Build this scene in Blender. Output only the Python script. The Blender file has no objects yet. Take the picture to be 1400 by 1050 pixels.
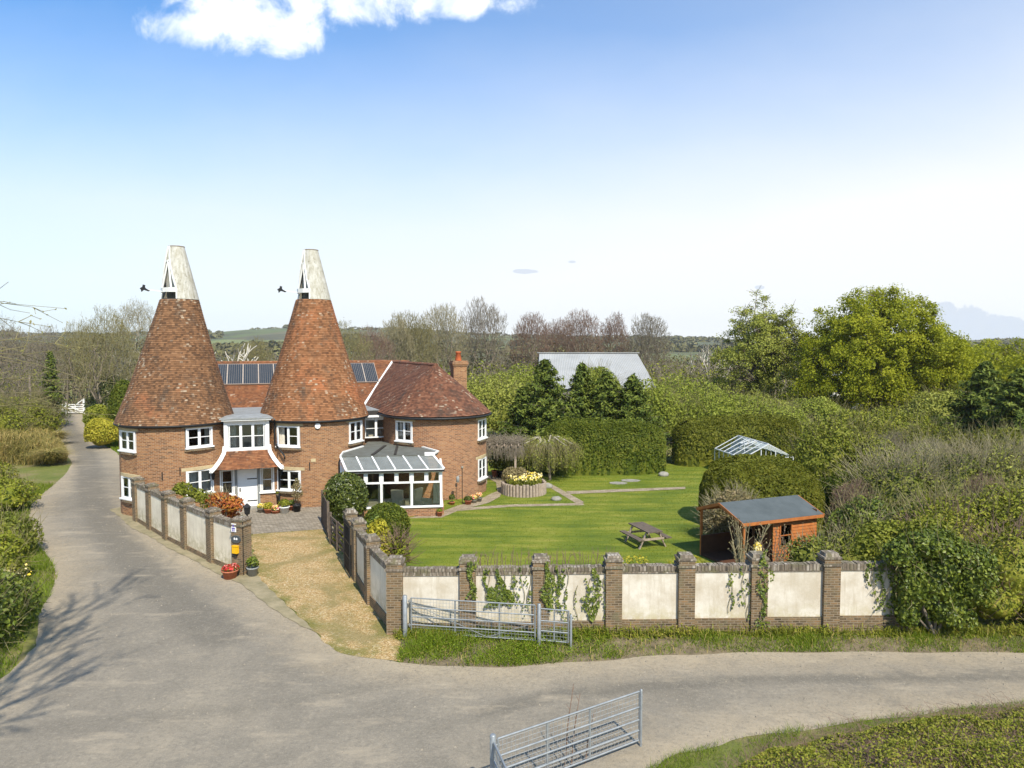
import bpy, math, random
import numpy as np
from mathutils import Vector, Matrix
from mathutils.geometry import delaunay_2d_cdt

S = bpy.context.scene
COL = S.collection
rng = np.random.default_rng(7)
random.seed(7)
R = math.radians
# ------------------------------------------------------------------ camera
CAMH = 8.8; FPX = 946.0; PITCH = math.atan(50/FPX)
cd = bpy.data.cameras.new('camera'); cam = bpy.data.objects.new('camera', cd); COL.objects.link(cam)
cam.location = (0, 0, CAMH); cam.rotation_euler = (math.pi/2-PITCH, 0, 0)
cd.sensor_width = 36; cd.lens = FPX/1400*36; cd.clip_end = 20000; cd.clip_start = .1
S.camera = cam
S.view_settings.view_transform = 'Standard'; S.view_settings.look = 'None'
S.view_settings.exposure = 0.78; S.view_settings.gamma = 1
# ------------------------------------------------------------------ sun
SUN_EL, SUN_AZ = R(49), R(156.5)      # azimuth measured from +Y towards +X
sv = Vector((math.sin(SUN_AZ)*math.cos(SUN_EL), math.cos(SUN_AZ)*math.cos(SUN_EL), math.sin(SUN_EL)))
sl = bpy.data.lights.new('sun', 'SUN'); sl.energy = 4.0; sl.angle = R(.7); sl.color = (1, .92, .78)
so = bpy.data.objects.new('sun', sl); COL.objects.link(so); so.rotation_euler = (-sv).to_track_quat('-Z', 'Y').to_euler()
so.location = (30, -40, 60)

# ------------------------------------------------------------------ pixel survey of the site -> metres
def G(px, py, z=0.0):
    "ground point seen at photo pixel"
    a = math.atan((py-525)/FPX)+PITCH
    Y = (CAMH-z)/math.tan(a)
    dep = Y*math.cos(PITCH)+(CAMH-z)*math.sin(PITCH)
    return Vector(((px-700)/FPX*dep, Y, z))
def hz(py, Y): return CAMH+Y*math.tan(math.atan((525-py)/FPX)-PITCH)
def at(px, Y, z=0.0):
    dep = Y*math.cos(PITCH)+(CAMH-z)*math.sin(PITCH)
    return Vector(((px-700)/FPX*dep, Y, z))

# ------------------------------------------------------------------ node helpers
class NT:
    def __init__(s, nt): s.nt = nt; s.n = nt.nodes; s.l = nt.links
    def node(s, t, **k):
        n = s.n.new(t)
        for a, b in k.items(): setattr(n, a, b)
        return n
    def put(s, sock, v):
        if isinstance(v, bpy.types.NodeSocket): s.l.new(v, sock)
        elif v is not None:
            if isinstance(v, (tuple, list)) and len(v) == 3 and sock.type == 'RGBA': v = (*v, 1)
            sock.default_value = v
    def math(s, op, a, b=0.0, c=None, clamp=False):
        n = s.node('ShaderNodeMath', operation=op, use_clamp=clamp)
        s.put(n.inputs[0], a); s.put(n.inputs[1], b)
        if c is not None: s.put(n.inputs[2], c)
        return n.outputs[0]
    def vmath(s, op, a, b=None):
        n = s.node('ShaderNodeVectorMath', operation=op); s.put(n.inputs[0], a)
        if b is not None: s.put(n.inputs[1], b)
        return n.outputs[0]
    def noise(s, vec, scale, detail=3, rough=.6, dist=0):
        n = s.node('ShaderNodeTexNoise'); s.put(n.inputs['Vector'], vec)
        n.inputs['Scale'].default_value = scale; n.inputs['Detail'].default_value = detail
        n.inputs['Roughness'].default_value = rough; n.inputs['Distortion'].default_value = dist
        return n.outputs['Fac']
    def ramp(s, fac, stops, interp='LINEAR'):
        n = s.node('ShaderNodeValToRGB'); e = n.color_ramp; e.interpolation = interp
        while len(e.elements) < len(stops): e.elements.new(.5)
        for el, (p, c) in zip(e.elements, stops):
            el.position = p; el.color = (*c, 1) if not isinstance(c, (int, float)) else (c, c, c, 1)
        s.put(n.inputs[0], fac); return n.outputs[0]
    def mix(s, f, a, b, blend='MIX'):
        n = s.node('ShaderNodeMix', data_type='RGBA', blend_type=blend)
        s.put(n.inputs[0], f); s.put(n.inputs[6], a); s.put(n.inputs[7], b); return n.outputs[2]
    def bump(s, h, strength=.3, dist=.02):
        n = s.node('ShaderNodeBump'); n.inputs['Strength'].default_value = strength; n.inputs['Distance'].default_value = dist
        s.put(n.inputs['Height'], h); return n.outputs[0]
    def pos(s): return s.node('ShaderNodeNewGeometry').outputs['Position']
    def uv(s): return s.node('ShaderNodeTexCoord').outputs['UV']
    def attr(s, name): return s.node('ShaderNodeAttribute', attribute_name=name).outputs['Fac']
    def mapv(s, vec, scale=(1, 1, 1), loc=(0, 0, 0), rot=(0, 0, 0)):
        n = s.node('ShaderNodeMapping'); s.put(n.inputs[0], vec); n.inputs[3].default_value = scale
        n.inputs[1].default_value = loc; n.inputs[2].default_value = rot; return n.outputs[0]

def newmat(name):
    m = bpy.data.materials.new(name); m.use_nodes = True
    t = NT(m.node_tree); b = t.n['Principled BSDF']; b.inputs['Roughness'].default_value = .85
    b.inputs['Specular IOR Level'].default_value = .25
    return m, t, b
def hexc(h):
    h = h.lstrip('#'); c = [int(h[i:i+2], 16)/255 for i in (0, 2, 4)]
    return tuple(x/12.92 if x <= .04045 else ((x+.055)/1.055)**2.4 for x in c)

# ------------------------------------------------------------------ world / sky
W = bpy.data.worlds.new('World'); S.world = W; W.use_nodes = True
w = NT(W.node_tree); bg = w.n['Background']
sky = w.node('ShaderNodeTexSky', sky_type='NISHITA'); sky.sun_disc = False
sky.sun_elevation = SUN_EL; sky.sun_rotation = SUN_AZ; sky.air_density = 1.0; sky.dust_density = .6; sky.ozone_density = 2.0
gen = w.node('ShaderNodeTexCoord').outputs['Generated']
sep = w.node('ShaderNodeSeparateXYZ'); w.l.new(gen, sep.inputs[0])
X_, Y_, Z_ = sep.outputs
yy = w.math('MAXIMUM', Y_, .05)
tx = w.math('DIVIDE', X_, yy); tz = w.math('DIVIDE', Z_, yy)
SKYK = 0.15
def cval(r, g, b, k=1.0): return (r*k/SKYK, g*k/SKYK, b*k/SKYK)
# pale veil of high cloud thickening to the horizon and to the right, over the Nishita blue
cmb = w.node('ShaderNodeCombineXYZ'); w.put(cmb.inputs[0], tx); w.put(cmb.inputs[1], tz)
P2 = cmb.outputs[0]
front = w.math('GREATER_THAN', Y_, .05)
veil_n = w.noise(w.mapv(P2, (1.2, 2.6, 1)), 1.6, 4, .55)
el = w.math('ABSOLUTE', Z_)
veil = w.ramp(w.math('ADD', el, w.math('MULTIPLY', w.math('SUBTRACT', veil_n, .5), -.10)),
              [(0, 1), (.08, .98), (.17, .86), (.28, .52), (.41, .17), (.6, .05)])
tilt = w.math('MULTIPLY', w.math('MULTIPLY_ADD', tx, .26, .0, clamp=False), front)
veil = w.math('ADD', veil, tilt, clamp=True)
veil = w.math('MINIMUM', veil, .97)
tint = w.mix(1.0, sky.outputs[0], (.27, .63, .88), 'MULTIPLY')
col = w.mix(veil, tint, cval(.61, .615, .62))
def skyblob(cx, cy, a, b, nscale, namp, lo, hi):
    c = at(cx, 1000.0, 0); dx = (cx-700)/FPX/math.cos(PITCH)
    z = hz(cy, 1.0)-CAMH
    ex = w.math('DIVIDE', w.math('SUBTRACT', tx, dx), a/FPX); ez = w.math('DIVIDE', w.math('SUBTRACT', tz, z), b/FPX)
    d = w.math('ADD', w.math('MULTIPLY', ex, ex), w.math('MULTIPLY', ez, ez))
    nn = w.noise(P2, nscale, 6, .62, .3)
    v = w.math('ADD', w.math('SUBTRACT', 1.0, d), w.math('MULTIPLY', w.math('SUBTRACT', nn, .5), namp))
    n = w.node('ShaderNodeMapRange', interpolation_type='SMOOTHSTEP'); w.put(n.inputs[0], v)
    n.inputs[1].default_value = lo; n.inputs[2].default_value = hi
    return w.math('MULTIPLY', n.outputs[0], front)
white = None
for cx, cy, a, b in ((345, 10, 150, 62), (525, -10, 130, 50), (660, 2, 90, 26), (272, 34, 70, 34), (400, 50, 60, 34)):
    bl = skyblob(cx, cy, a, b, 11, 3.8, .0, 1.05)
    white = bl if white is None else w.math('MAXIMUM', white, bl)
cn = w.noise(P2, 14, 5, .6)
ccol = w.mix(w.ramp(cn, [(.35, 0.0), (.62, 1.0)]), cval(.55, .62, .74), cval(.80, .82, .84))
col = w.mix(white, col, ccol)
gray = None
for cx, cy, a, b in ((718, 371, 19, 4), (781, 358, 6, 2), (1036, 393, 8, 3.2), (1315, 442, 45, 26), (1365, 455, 52, 24), (1290, 425, 22, 14)):
    bl = skyblob(cx, cy, a, b, 34, 2.0, .1, .36)
    gray = bl if gray is None else w.math('MAXIMUM', gray, bl)
col = w.mix(gray, col, cval(.45, .49, .55))
w.l.new(col, bg.inputs[0]); bg.inputs[1].default_value = SKYK

# ------------------------------------------------------------------ object helpers
ORG = {}
def tag(o, label=None, cat=None, group=None, kind=None):
    if label: o['label'] = label
    if cat: o['category'] = cat
    if group: o['group'] = group
    if kind: o['kind'] = kind
    return o
def thing(name, label, cat, loc, group=None):
    o = bpy.data.objects.new(name, None); COL.objects.link(o); o.location = loc; o.empty_display_size = .3
    ORG[o.name] = Vector(loc); return tag(o, label, cat, group)
def link(name, me, parent=None, loc=None):
    o = bpy.data.objects.new(name, me); COL.objects.link(o)
    if parent is not None: o.parent = parent; ORG[o.name] = ORG[parent.name]
    else:
        o.location = loc or (0, 0, 0); ORG[o.name] = Vector(o.location)
    return o
def origin(parent, loc):
    return ORG[parent.name] if parent is not None else Vector(loc or (0, 0, 0))
def copy_tree(o, parent=None):
    c = o.copy(); COL.objects.link(c)
    if parent is not None: c.parent = parent
    ORG[c.name] = ORG[o.name]
    for ch in list(o.children): copy_tree(ch, c)
    return c

Z = Vector((0, 0, 1))
class MB:
    "collects faces for ONE mesh"
    def __init__(s): s.v = []; s.f = []; s.uv = []; s.m = []; s.s = []
    def face(s, pts, uv=None, m=0, sm=False):
        i = len(s.v); s.v += [tuple(p) for p in pts]; s.f.append(tuple(range(i, i+len(pts)))); s.uv.append(uv); s.m.append(m); s.s.append(sm)
    def shared(s, verts, faces, m=0, sm=True, uvs=None):
        i = len(s.v); s.v += [tuple(p) for p in verts]
        for k, f in enumerate(faces):
            s.f.append(tuple(i+j for j in f)); s.uv.append(uvs[k] if uvs else None); s.m.append(m); s.s.append(sm)
        return s
    def box(s, c, size, ang=0.0, basis=None, m=0):
        c = Vector(c)
        if basis is None: X = Vector((math.cos(ang), math.sin(ang), 0)); Y = Vector((-math.sin(ang), math.cos(ang), 0)); Zb = Z
        else: X, Y, Zb = basis
        hx, hy, hz_ = X*(size[0]/2), Y*(size[1]/2), Zb*(size[2]/2)
        p = [c-hx-hy-hz_, c+hx-hy-hz_, c+hx+hy-hz_, c-hx+hy-hz_, c-hx-hy+hz_, c+hx-hy+hz_, c+hx+hy+hz_, c-hx+hy+hz_]
        for q in ((3, 2, 1, 0), (4, 5, 6, 7), (0, 1, 5, 4), (1, 2, 6, 5), (2, 3, 7, 6), (3, 0, 4, 7)): s.face([p[j] for j in q], m=m)
        return s
    def bar(s, a, b, w_, h_, up=None, m=0):
        a, b = Vector(a), Vector(b); d = b-a; L = d.length
        if L < 1e-6: return s
        X = d/L; up = Vector(up) if up is not None else (Z if abs(X.z) < .95 else Vector((0, 1, 0)))
        Y = up.cross(X).normalized(); Zb = X.cross(Y)
        return s.box((a+b)/2, (L, w_, h_), basis=(X, Y, Zb), m=m)
    def tube(s, a, b, r0, r1=None, n=8, cap=True, m=0):
        a, b = Vector(a), Vector(b); r1 = r0 if r1 is None else r1
        X = (b-a).normalized(); u = (Z if abs(X.z) < .9 else Vector((1, 0, 0))).cross(X).normalized(); v_ = X.cross(u)
        ra = [a+(u*math.cos(t)+v_*math.sin(t))*r0 for t in [2*math.pi*k/n for k in range(n)]]
        rb = [b+(u*math.cos(t)+v_*math.sin(t))*r1 for t in [2*math.pi*k/n for k in range(n)]]
        s.shared(ra+rb, [(k, (k+1) % n, n+(k+1) % n, n+k) for k in range(n)], m)
        if cap: s.face(ra[::-1], m=m); s.face(rb, m=m)
        return s
    def path(s, pts, r, n=8, m=0):
        for a, b in zip(pts, pts[1:]): s.tube(a, b, r, n=n, m=m)
        return s
    def lathe(s, prof, c, n=24, a0=0.0, a1=2*math.pi, m=0, sm=True):
        c = Vector(c); full = abs(a1-a0-2*math.pi) < 1e-6; cols = n if full else n+1
        vs = [c+Vector((r*math.cos(a0+(a1-a0)*k/n), r*math.sin(a0+(a1-a0)*k/n), z)) for r, z in prof for k in range(cols)]
        fs = []
        for i in range(len(prof)-1):
            for k in range(n):
                k2 = (k+1) % cols if full else k+1
                fs.append((i*cols+k, i*cols+k2, (i+1)*cols+k2, (i+1)*cols+k))
        return s.shared(vs, fs, m, sm)
    def prism(s, poly, z0, z1, m=0):
        lo = [Vector((p[0], p[1], z0)) for p in poly]; hi = [Vector((p[0], p[1], z1)) for p in poly]; n = len(poly)
        s.face(hi, m=m); s.face(lo[::-1], m=m)
        for k in range(n): s.face([lo[k], lo[(k+1) % n], hi[(k+1) % n], hi[k]], m=m)
        return s
    def build(s, name, mats, parent=None, loc=None, bevel=0):
        og = origin(parent, loc)
        me = bpy.data.meshes.new(name)
        me.from_pydata([(a-og.x, b-og.y, c-og.z) for a, b, c in s.v], [], s.f)
        for mm in (mats if isinstance(mats, (list, tuple)) else [mats]): me.materials.append(mm)
        ul = me.uv_layers.new(name='UVMap'); buf = np.zeros(len(me.loops)*2)
        k = 0
        for pi, f in enumerate(s.f):
            u = s.uv[pi]
            if u is None:
                n = me.polygons[pi].normal; pts = [Vector(s.v[j]) for j in f]
                if abs(n.z) > .97: u = [(p.x, p.y) for p in pts]
                else:
                    t = Vector((-n.y, n.x, 0)).normalized(); q = n.cross(t)
                    u = [(p.dot(t), p.dot(q)) for p in pts]
            for a in u: buf[k] = a[0]; buf[k+1] = a[1]; k += 2
        ul.data.foreach_set('uv', buf)
        me.polygons.foreach_set('material_index', s.m); me.polygons.foreach_set('use_smooth', s.s)
        me.update()
        o = link(name, me, parent, loc)
        if bevel:
            bm = o.modifiers.new('bevel', 'BEVEL'); bm.width = bevel; bm.segments = 2; bm.limit_method = 'ANGLE'
        return o

# ---- bulk meshes (foliage, twigs, grass)
def bulk(name, parts, mats, parent=None, loc=None):
    "parts: list of (V (n,3), F (m,k) indices, rnd (m,), material index, smooth)"
    og = np.array(origin(parent, loc)); Vs, idx, starts, rn, mi, sm = [], [], [], [], [], []
    vo = lo = 0
    for V, F, r, m, sh in parts:
        if len(F) == 0: continue
        V = np.asarray(V, float).reshape(-1, 3); F = np.asarray(F)
        Vs.append(V-og); idx.append((F+vo).ravel()); k = F.shape[1]
        starts.append(lo+np.arange(len(F))*k); lo += F.size; vo += len(V)
        rn.append(r if r is not None else np.full(len(F), .5)); mi.append(np.full(len(F), m)); sm.append(np.full(len(F), sh))
    me = bpy.data.meshes.new(name)
    V = np.concatenate(Vs); I = np.concatenate(idx); st = np.concatenate(starts)
    me.vertices.add(len(V)); me.vertices.foreach_set('co', V.ravel())
    me.loops.add(len(I)); me.loops.foreach_set('vertex_index', I.astype(np.int32))
    me.polygons.add(len(st)); me.polygons.foreach_set('loop_start', st.astype(np.int32))
    me.polygons.foreach_set('material_index', np.concatenate(mi).astype(np.int32))
    me.polygons.foreach_set('use_smooth', np.concatenate(sm).astype(bool))
    for mm in (mats if isinstance(mats, (list, tuple)) else [mats]): me.materials.append(mm)
    a = me.attributes.new('rnd', 'FLOAT', 'FACE'); a.data.foreach_set('value', np.concatenate(rn).astype(np.float32))
    me.update(calc_edges=True); me.validate()
    return link(name, me, parent, loc)
def unit(a): return a/np.maximum(np.linalg.norm(a, axis=1, keepdims=True), 1e-9)
def rdir(n): return unit(rng.normal(size=(n, 3)))
def leaves(C, N, size, aspect=.55, m=0, droop=0.0, jitter=.5):
    "diamond leaves around C facing roughly N"
    n = len(C); s = size*(.6+.8*rng.random((n, 1)))
    Nn = unit(N+rng.normal(size=(n, 3))*jitter)
    T = unit(np.cross(Nn, rng.normal(size=(n, 3))+1e-3)); T[:, 2] -= droop; T = unit(T); B = unit(np.cross(Nn, T))
    V = np.stack([C-T*s, C+B*s*aspect+Nn*s*.15, C+T*s, C-B*s*aspect+Nn*s*.15], 1).reshape(-1, 3)
    return (V, np.arange(n*4).reshape(n, 4), rng.random(n), m, False)
def tubes(segs, n=4, m=0):
    "segs (k,8): p0 p1 r0 r1"
    s = np.asarray(segs, float); k = len(s)
    if k == 0: return (np.zeros((0, 3)), np.zeros((0, 4), int), None, m, True)
    a, b = s[:, :3], s[:, 3:6]; X = unit(b-a)
    ref = np.where(np.abs(X[:, 2:3]) < .9, np.array([[0, 0, 1.]]), np.array([[1., 0, 0]]))
    u = unit(np.cross(ref, X)); v = np.cross(X, u)
    t = np.arange(n)*2*math.pi/n; c, si = np.cos(t), np.sin(t)
    ring = u[:, None]*c[None, :, None]+v[:, None]*si[None, :, None]
    V = np.concatenate([a[:, None]+ring*s[:, 6][:, None, None], b[:, None]+ring*s[:, 7][:, None, None]], 1).reshape(-1, 3)
    base = (np.arange(k)*2*n)[:, None]; j = np.arange(n)[None]
    F = np.stack([base+j, base+(j+1) % n, base+n+(j+1) % n, base+n+j], 2).reshape(-1, 4)
    return (V, F, np.repeat(rng.random(k), n), m, True)
def blades(P, h, wd, lean=.35, m=0, bend=None):
    "grass blades: thin upright triangles"
    n = len(P); a = rng.random(n)*2*math.pi; t = np.stack([np.cos(a), np.sin(a), np.zeros(n)], 1)
    hh = h*(.5+rng.random((n, 1))); tip = P+np.concatenate([rng.normal(size=(n, 2))*lean*hh, hh], 1)
    V = np.stack([P-t*wd/2, P+t*wd/2, tip], 1).reshape(-1, 3)
    return (V, np.arange(n*3).reshape(n, 3), rng.random(n), m, False)
def strands(P, h, wd, lean=.8, m=0):
    "arching long grass: two-piece ribbons"
    n = len(P); a = rng.random(n)*2*math.pi; o = np.stack([np.cos(a), np.sin(a), np.zeros(n)], 1); t = np.stack([-o[:, 1], o[:, 0], o[:, 2]], 1)
    hh = h*(.5+.8*rng.random((n, 1))); L = lean*hh*(.4+rng.random((n, 1)))
    m1 = P+o*L*.35+np.array([0, 0, 1])*hh*.75; m2 = P+o*L+np.array([0, 0, 1])*hh*(.95-.5*rng.random((n, 1)))
    V = np.stack([P-t*wd/2, P+t*wd/2, m1+t*wd/2, m1-t*wd/2, m2+t*wd*.15, m2-t*wd*.15], 1).reshape(-1, 3)
    b = (np.arange(n)*6)[:, None]; F = np.concatenate([b+np.array([[0, 1, 2, 3]]), b+np.array([[3, 2, 4, 5]])], 0)
    r = rng.random(n); return (V, F, np.concatenate([r, r]), m, False)
def sn(P, f, seed=0):
    "cheap smooth noise -1..1"
    P = np.asarray(P)*f; q = seed*1.7
    return (np.sin(P[:, 0]*1.3+P[:, 1]*.7+q)+np.sin(P[:, 1]*1.7-P[:, 2]*1.1+q*2)+np.sin(P[:, 2]*1.9+P[:, 0]*.9+q*3)+np.sin((P[:, 0]-P[:, 1]+P[:, 2])*2.3+q))/4
def sph(c, r, n=14, lump=.12, seed=0, m=0, zmin=None):
    "lumpy ellipsoid as quads"
    th = np.linspace(0, math.pi, n); ph = np.linspace(0, 2*math.pi, 2*n, endpoint=False)
    T, Pp = np.meshgrid(th, ph, indexing='ij'); D = np.stack([np.sin(T)*np.cos(Pp), np.sin(T)*np.sin(Pp), np.cos(T)], 2).reshape(-1, 3)
    V = np.array(c)+D*np.array(r)*(1+lump*sn(D*2.2, 1.5, seed))[:, None]
    if zmin is not None: V[:, 2] = np.maximum(V[:, 2], zmin)
    i, j = np.meshgrid(np.arange(n-1), np.arange(2*n), indexing='ij'); a = i*2*n+j; b = i*2*n+(j+1) % (2*n)
    F = np.stack([a, a+2*n, b+2*n, b], 2).reshape(-1, 4)
    return (V, F, rng.random(len(F)), m, True)
def shell(ells, n, thick=.22, lump=.15, f=1.2, zmin=.0, seed=0):
    E = np.array(ells, float); A = (E[:, 3]*E[:, 4]+E[:, 3]*E[:, 5]+E[:, 4]*E[:, 5]); k = rng.choice(len(E), n, p=A/A.sum())
    D = rdir(n); D[:, 2] = np.where(D[:, 2] < -.5, -D[:, 2], D[:, 2]); c, r = E[k, :3], E[k, 3:6]
    P = c+D*r*(1-thick*rng.random((n, 1))**1.5)
    P += D*(lump*r.mean(1)*sn(P, f, seed))[:, None]
    keep = P[:, 2] > zmin
    for e in range(len(E)):
        q = (((P-E[e, :3])/E[e, 3:6])**2).sum(1); keep &= ~((q < .6) & (k != e))
    return P[keep], unit(D/r)[keep]
def inside(poly, P):
    x, y = P[:, 0], P[:, 1]; n = len(poly); r = np.zeros(len(P), bool)
    for i in range(n):
        x0, y0 = poly[i][0], poly[i][1]; x1, y1 = poly[(i+1) % n][0], poly[(i+1) % n][1]
        if y0 == y1: continue
        r ^= ((y0 > y) != (y1 > y)) & (x < (x1-x0)*(y-y0)/(y1-y0)+x0)
    return r
def edist(poly, P):
    d = np.full(len(P), 1e9); n = len(poly)
    for i in range(n):
        a = np.array(poly[i][:2]); b = np.array(poly[(i+1) % n][:2]); ab = b-a
        t = np.clip(((P[:, :2]-a)@ab)/max(ab@ab, 1e-9), 0, 1); d = np.minimum(d, np.linalg.norm(P[:, :2]-a-t[:, None]*ab, axis=1))
    return d
def scatter(poly, n, z=0.0):
    q = np.array([p[:2] for p in poly]); lo, hi = q.min(0), q.max(0); out = []
    tot = 0
    while tot < n:
        P = lo+rng.random((n*2, 2))*(hi-lo); P = P[inside(poly, P)]; out.append(P); tot += len(P)
    P = np.concatenate(out)[:n]; return np.concatenate([P, np.full((n, 1), z)], 1)
def dens(poly, step=.6):
    out = []
    for a, b in zip(poly, poly[1:]+poly[:1]):
        a, b = Vector(a[:2]), Vector(b[:2]); k = max(1, int((b-a).length/step))
        out += [tuple(a+(b-a)*(i/k)) for i in range(k)]
    return out
def sheet(name, poly, z, mat, step=.6, zf=None, wob=0.0, extra=None):
    poly = dens([tuple(p[:2]) for p in poly], step)
    if wob: poly = [(x+wob*math.sin(x*3.1+y*1.3)+wob*.6*math.sin(y*7.3), y+wob*math.sin(y*2.3+x*1.9)) for x, y in poly]
    q = np.array(poly); lo, hi = q.min(0), q.max(0)
    gx, gy = np.meshgrid(np.arange(lo[0], hi[0], step), np.arange(lo[1], hi[1], step)); P = np.stack([gx.ravel(), gy.ravel()], 1)
    P += (rng.random(P.shape)-.5)*step*.3
    P = P[inside(poly, P)]; P = P[edist(poly, P) > step*.45]
    vs = [Vector(p) for p in poly]+[Vector(p) for p in P]; n = len(poly)
    r = delaunay_2d_cdt(vs, [], [list(range(n))], 1, 1e-5)
    V = np.array([(v.x, v.y) for v in r[0]]); d = edist(poly, V)
    zz = np.full(len(V), z)
    if zf is not None: zz = zz+zf(V, d)
    me = bpy.data.meshes.new(name)
    fs = []
    for f in r[2]:
        a, b, c = [V[i] for i in f[:3]]
        fs.append(tuple(f) if (b[0]-a[0])*(c[1]-a[1])-(b[1]-a[1])*(c[0]-a[0]) > 0 else tuple(f)[::-1])
    me.from_pydata([(x, y, zv) for (x, y), zv in zip(V, zz)], [], fs)
    me.materials.append(mat); at_ = me.attributes.new('edge', 'FLOAT', 'POINT'); at_.data.foreach_set('value', d.astype(np.float32))
    if extra:
        for k, fn in extra.items(): ax_ = me.attributes.new(k, 'FLOAT', 'POINT'); ax_.data.foreach_set('value', fn(V).astype(np.float32))
    me.polygons.foreach_set('use_smooth', [True]*len(fs)); me.update()
    o = link(name, me); o['kind'] = 'structure'; return o
# ================================================================== materials
def mat_brick(name, stops, mortar, bw=.225, rh=.075, ms=.010, nscale=.55, bumpk=.5, stain=None):
    m, t, b = newmat(name); uv = t.uv(); p = t.pos()
    br = t.node('ShaderNodeTexBrick'); br.offset = .5; t.put(br.inputs['Vector'], uv)
    for k, v in (('Scale', 1), ('Mortar Size', ms), ('Mortar Smooth', .3), ('Bias', 0), ('Brick Width', bw), ('Row Height', rh)): br.inputs[k].default_value = v
    br.inputs['Color1'].default_value = (0, 0, 0, 1); br.inputs['Color2'].default_value = (1, 1, 1, 1); br.inputs['Mortar'].default_value = (.5, .5, .5, 1)
    sp = t.node('ShaderNodeSeparateColor'); t.l.new(br.outputs['Color'], sp.inputs[0])
    big = t.noise(p, nscale, 4, .6); fine = t.noise(p, 9, 3, .7)
    f = t.math('ADD', t.math('MULTIPLY', sp.outputs[0], .50), t.math('MULTIPLY', big, .62))
    f = t.math('ADD', f, t.math('MULTIPLY', t.math('SUBTRACT', fine, .5), .55))
    f = t.math('SUBTRACT', f, .06, clamp=True)
    c = t.ramp(f, stops)
    c = t.mix(t.math('MULTIPLY', br.outputs['Fac'], .8), c, mortar)
    if stain:
        sc, lo, hi, colr = stain
        c = t.mix(t.ramp(t.noise(p, sc, 5, .65), [(lo, 0.0), (hi, .85)]), c, colr)
    t.put(b.inputs['Base Color'], c); t.put(b.inputs['Normal'], t.bump(t.math('SUBTRACT', fine, br.outputs['Fac']), bumpk, .012)); return m
BR_H = mat_brick('house_brick', [(.10, (0.07616, 0.03912, 0.02083)), (.34, (0.1904, 0.079, 0.03125)), (.55, (0.297, 0.1294, 0.04861)), (.75, (0.3503, 0.1768, 0.07291)), (.95, (0.4113, 0.2633, 0.1319))], (.33, .25, .165), ms=.014)
BR_R = mat_brick('roundel_brick', [(.10, (0.08976, 0.03775, 0.02046)), (.34, (0.202, 0.07986, 0.0341)), (.55, (0.3067, 0.1271, 0.05115)), (.75, (0.3516, 0.167, 0.07161)), (.95, (0.4039, 0.2468, 0.1364))], (.34, .26, .18), ms=.014)
BR_W = mat_brick('old_wall_brick', [(.08, (0.041, 0.03024, 0.0192)), (.35, (0.1189, 0.08232, 0.0448)), (.6, (0.1845, 0.1218, 0.0624)), (.85, (0.246, 0.147, 0.072)), (1, (0.3444, 0.2856, 0.192))], (.25, .205, .145), nscale=2.2, ms=.013,
                 stain=(2.6, .52, .70, (.15, .13, .075)))
BR_C = mat_brick('coping_brick', [(.1, (.06, .05, .04)), (.4, (.17, .135, .10)), (.7, (.30, .26, .21)), (1, (.46, .43, .38))], (.10, .085, .06), bw=.105, rh=.24, ms=.014, nscale=2.5, stain=(3, .5, .65, (.13, .12, .06)))
def mat_tile(name, stops, orange, patch, lichen_amt, width=.14, lich=(.42, .34, .245), dark=(.07, .05, .035)):
    m, t, b = newmat(name); uv = t.uv(); p = t.pos()
    cell = t.vmath('FLOOR', t.mapv(uv, (1/width, 1, 1)))
    wn = t.node('ShaderNodeTexWhiteNoise', noise_dimensions='2D'); t.l.new(cell, wn.inputs['Vector'])
    big = t.noise(p, .33, 4, .6, .4); mid = t.noise(p, 1.5, 4, .7)
    f = t.math('ADD', t.math('MULTIPLY', wn.outputs['Value'], .46), t.math('MULTIPLY', mid, .56))
    c = t.ramp(f, stops)
    pm = t.math('MULTIPLY', t.ramp(big, [(patch, 0.0), (patch+.16, 1.0)]), t.ramp(wn.outputs['Value'], [(.0, .25), (.6, .95)]))
    c = t.mix(pm, c, orange)
    wn2 = t.node('ShaderNodeTexWhiteNoise', noise_dimensions='2D'); t.l.new(t.vmath('ADD', cell, (31.7, 11.3, 0)), wn2.inputs['Vector'])
    li = t.math('ADD', t.math('MULTIPLY', wn2.outputs['Value'], .62), t.math('MULTIPLY', t.noise(p, .7, 4, .65), .62))
    c = t.mix(t.ramp(li, [(lichen_amt, 0.0), (lichen_amt+.10, .78)]), c, lich)
    c = t.mix(t.ramp(t.noise(t.mapv(p, (1, 1, .5)), 1.1, 5, .7), [(.52, 0.0), (.68, .75)]), c, dark)
    t.put(b.inputs['Base Color'], c); t.put(b.inputs['Normal'], t.bump(t.noise(p, 14, 3, .7), .5, .02)); b.inputs['Roughness'].default_value = .9; return m
TILE1 = mat_tile('kiln_tile_weathered', [(.15, (0.05969, 0.0335, 0.01913)), (.4, (0.1353, 0.07018, 0.03521)), (.62, (0.203, 0.1036, 0.04974)), (.85, (0.2626, 0.1475, 0.07653))], (.37, .125, .05), .60, .87)
TILE2 = mat_tile('kiln_tile_orange', [(.15, (0.08149, 0.03828, 0.02062)), (.4, (0.1834, 0.08353, 0.03682)), (.62, (0.2513, 0.1148, 0.05155)), (.85, (0.2988, 0.1601, 0.08101))], (.35, .125, .05), .54, .88)
TILE3 = mat_tile('wing_tile', [(.15, (0.0594, 0.0301, 0.02019)), (.4, (0.1307, 0.05685, 0.03392)), (.62, (0.1822, 0.07942, 0.04441)), (.85, (0.2218, 0.1087, 0.0646))], (.30, .10, .055), .60, .89, dark=(.06, .045, .035))
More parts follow.
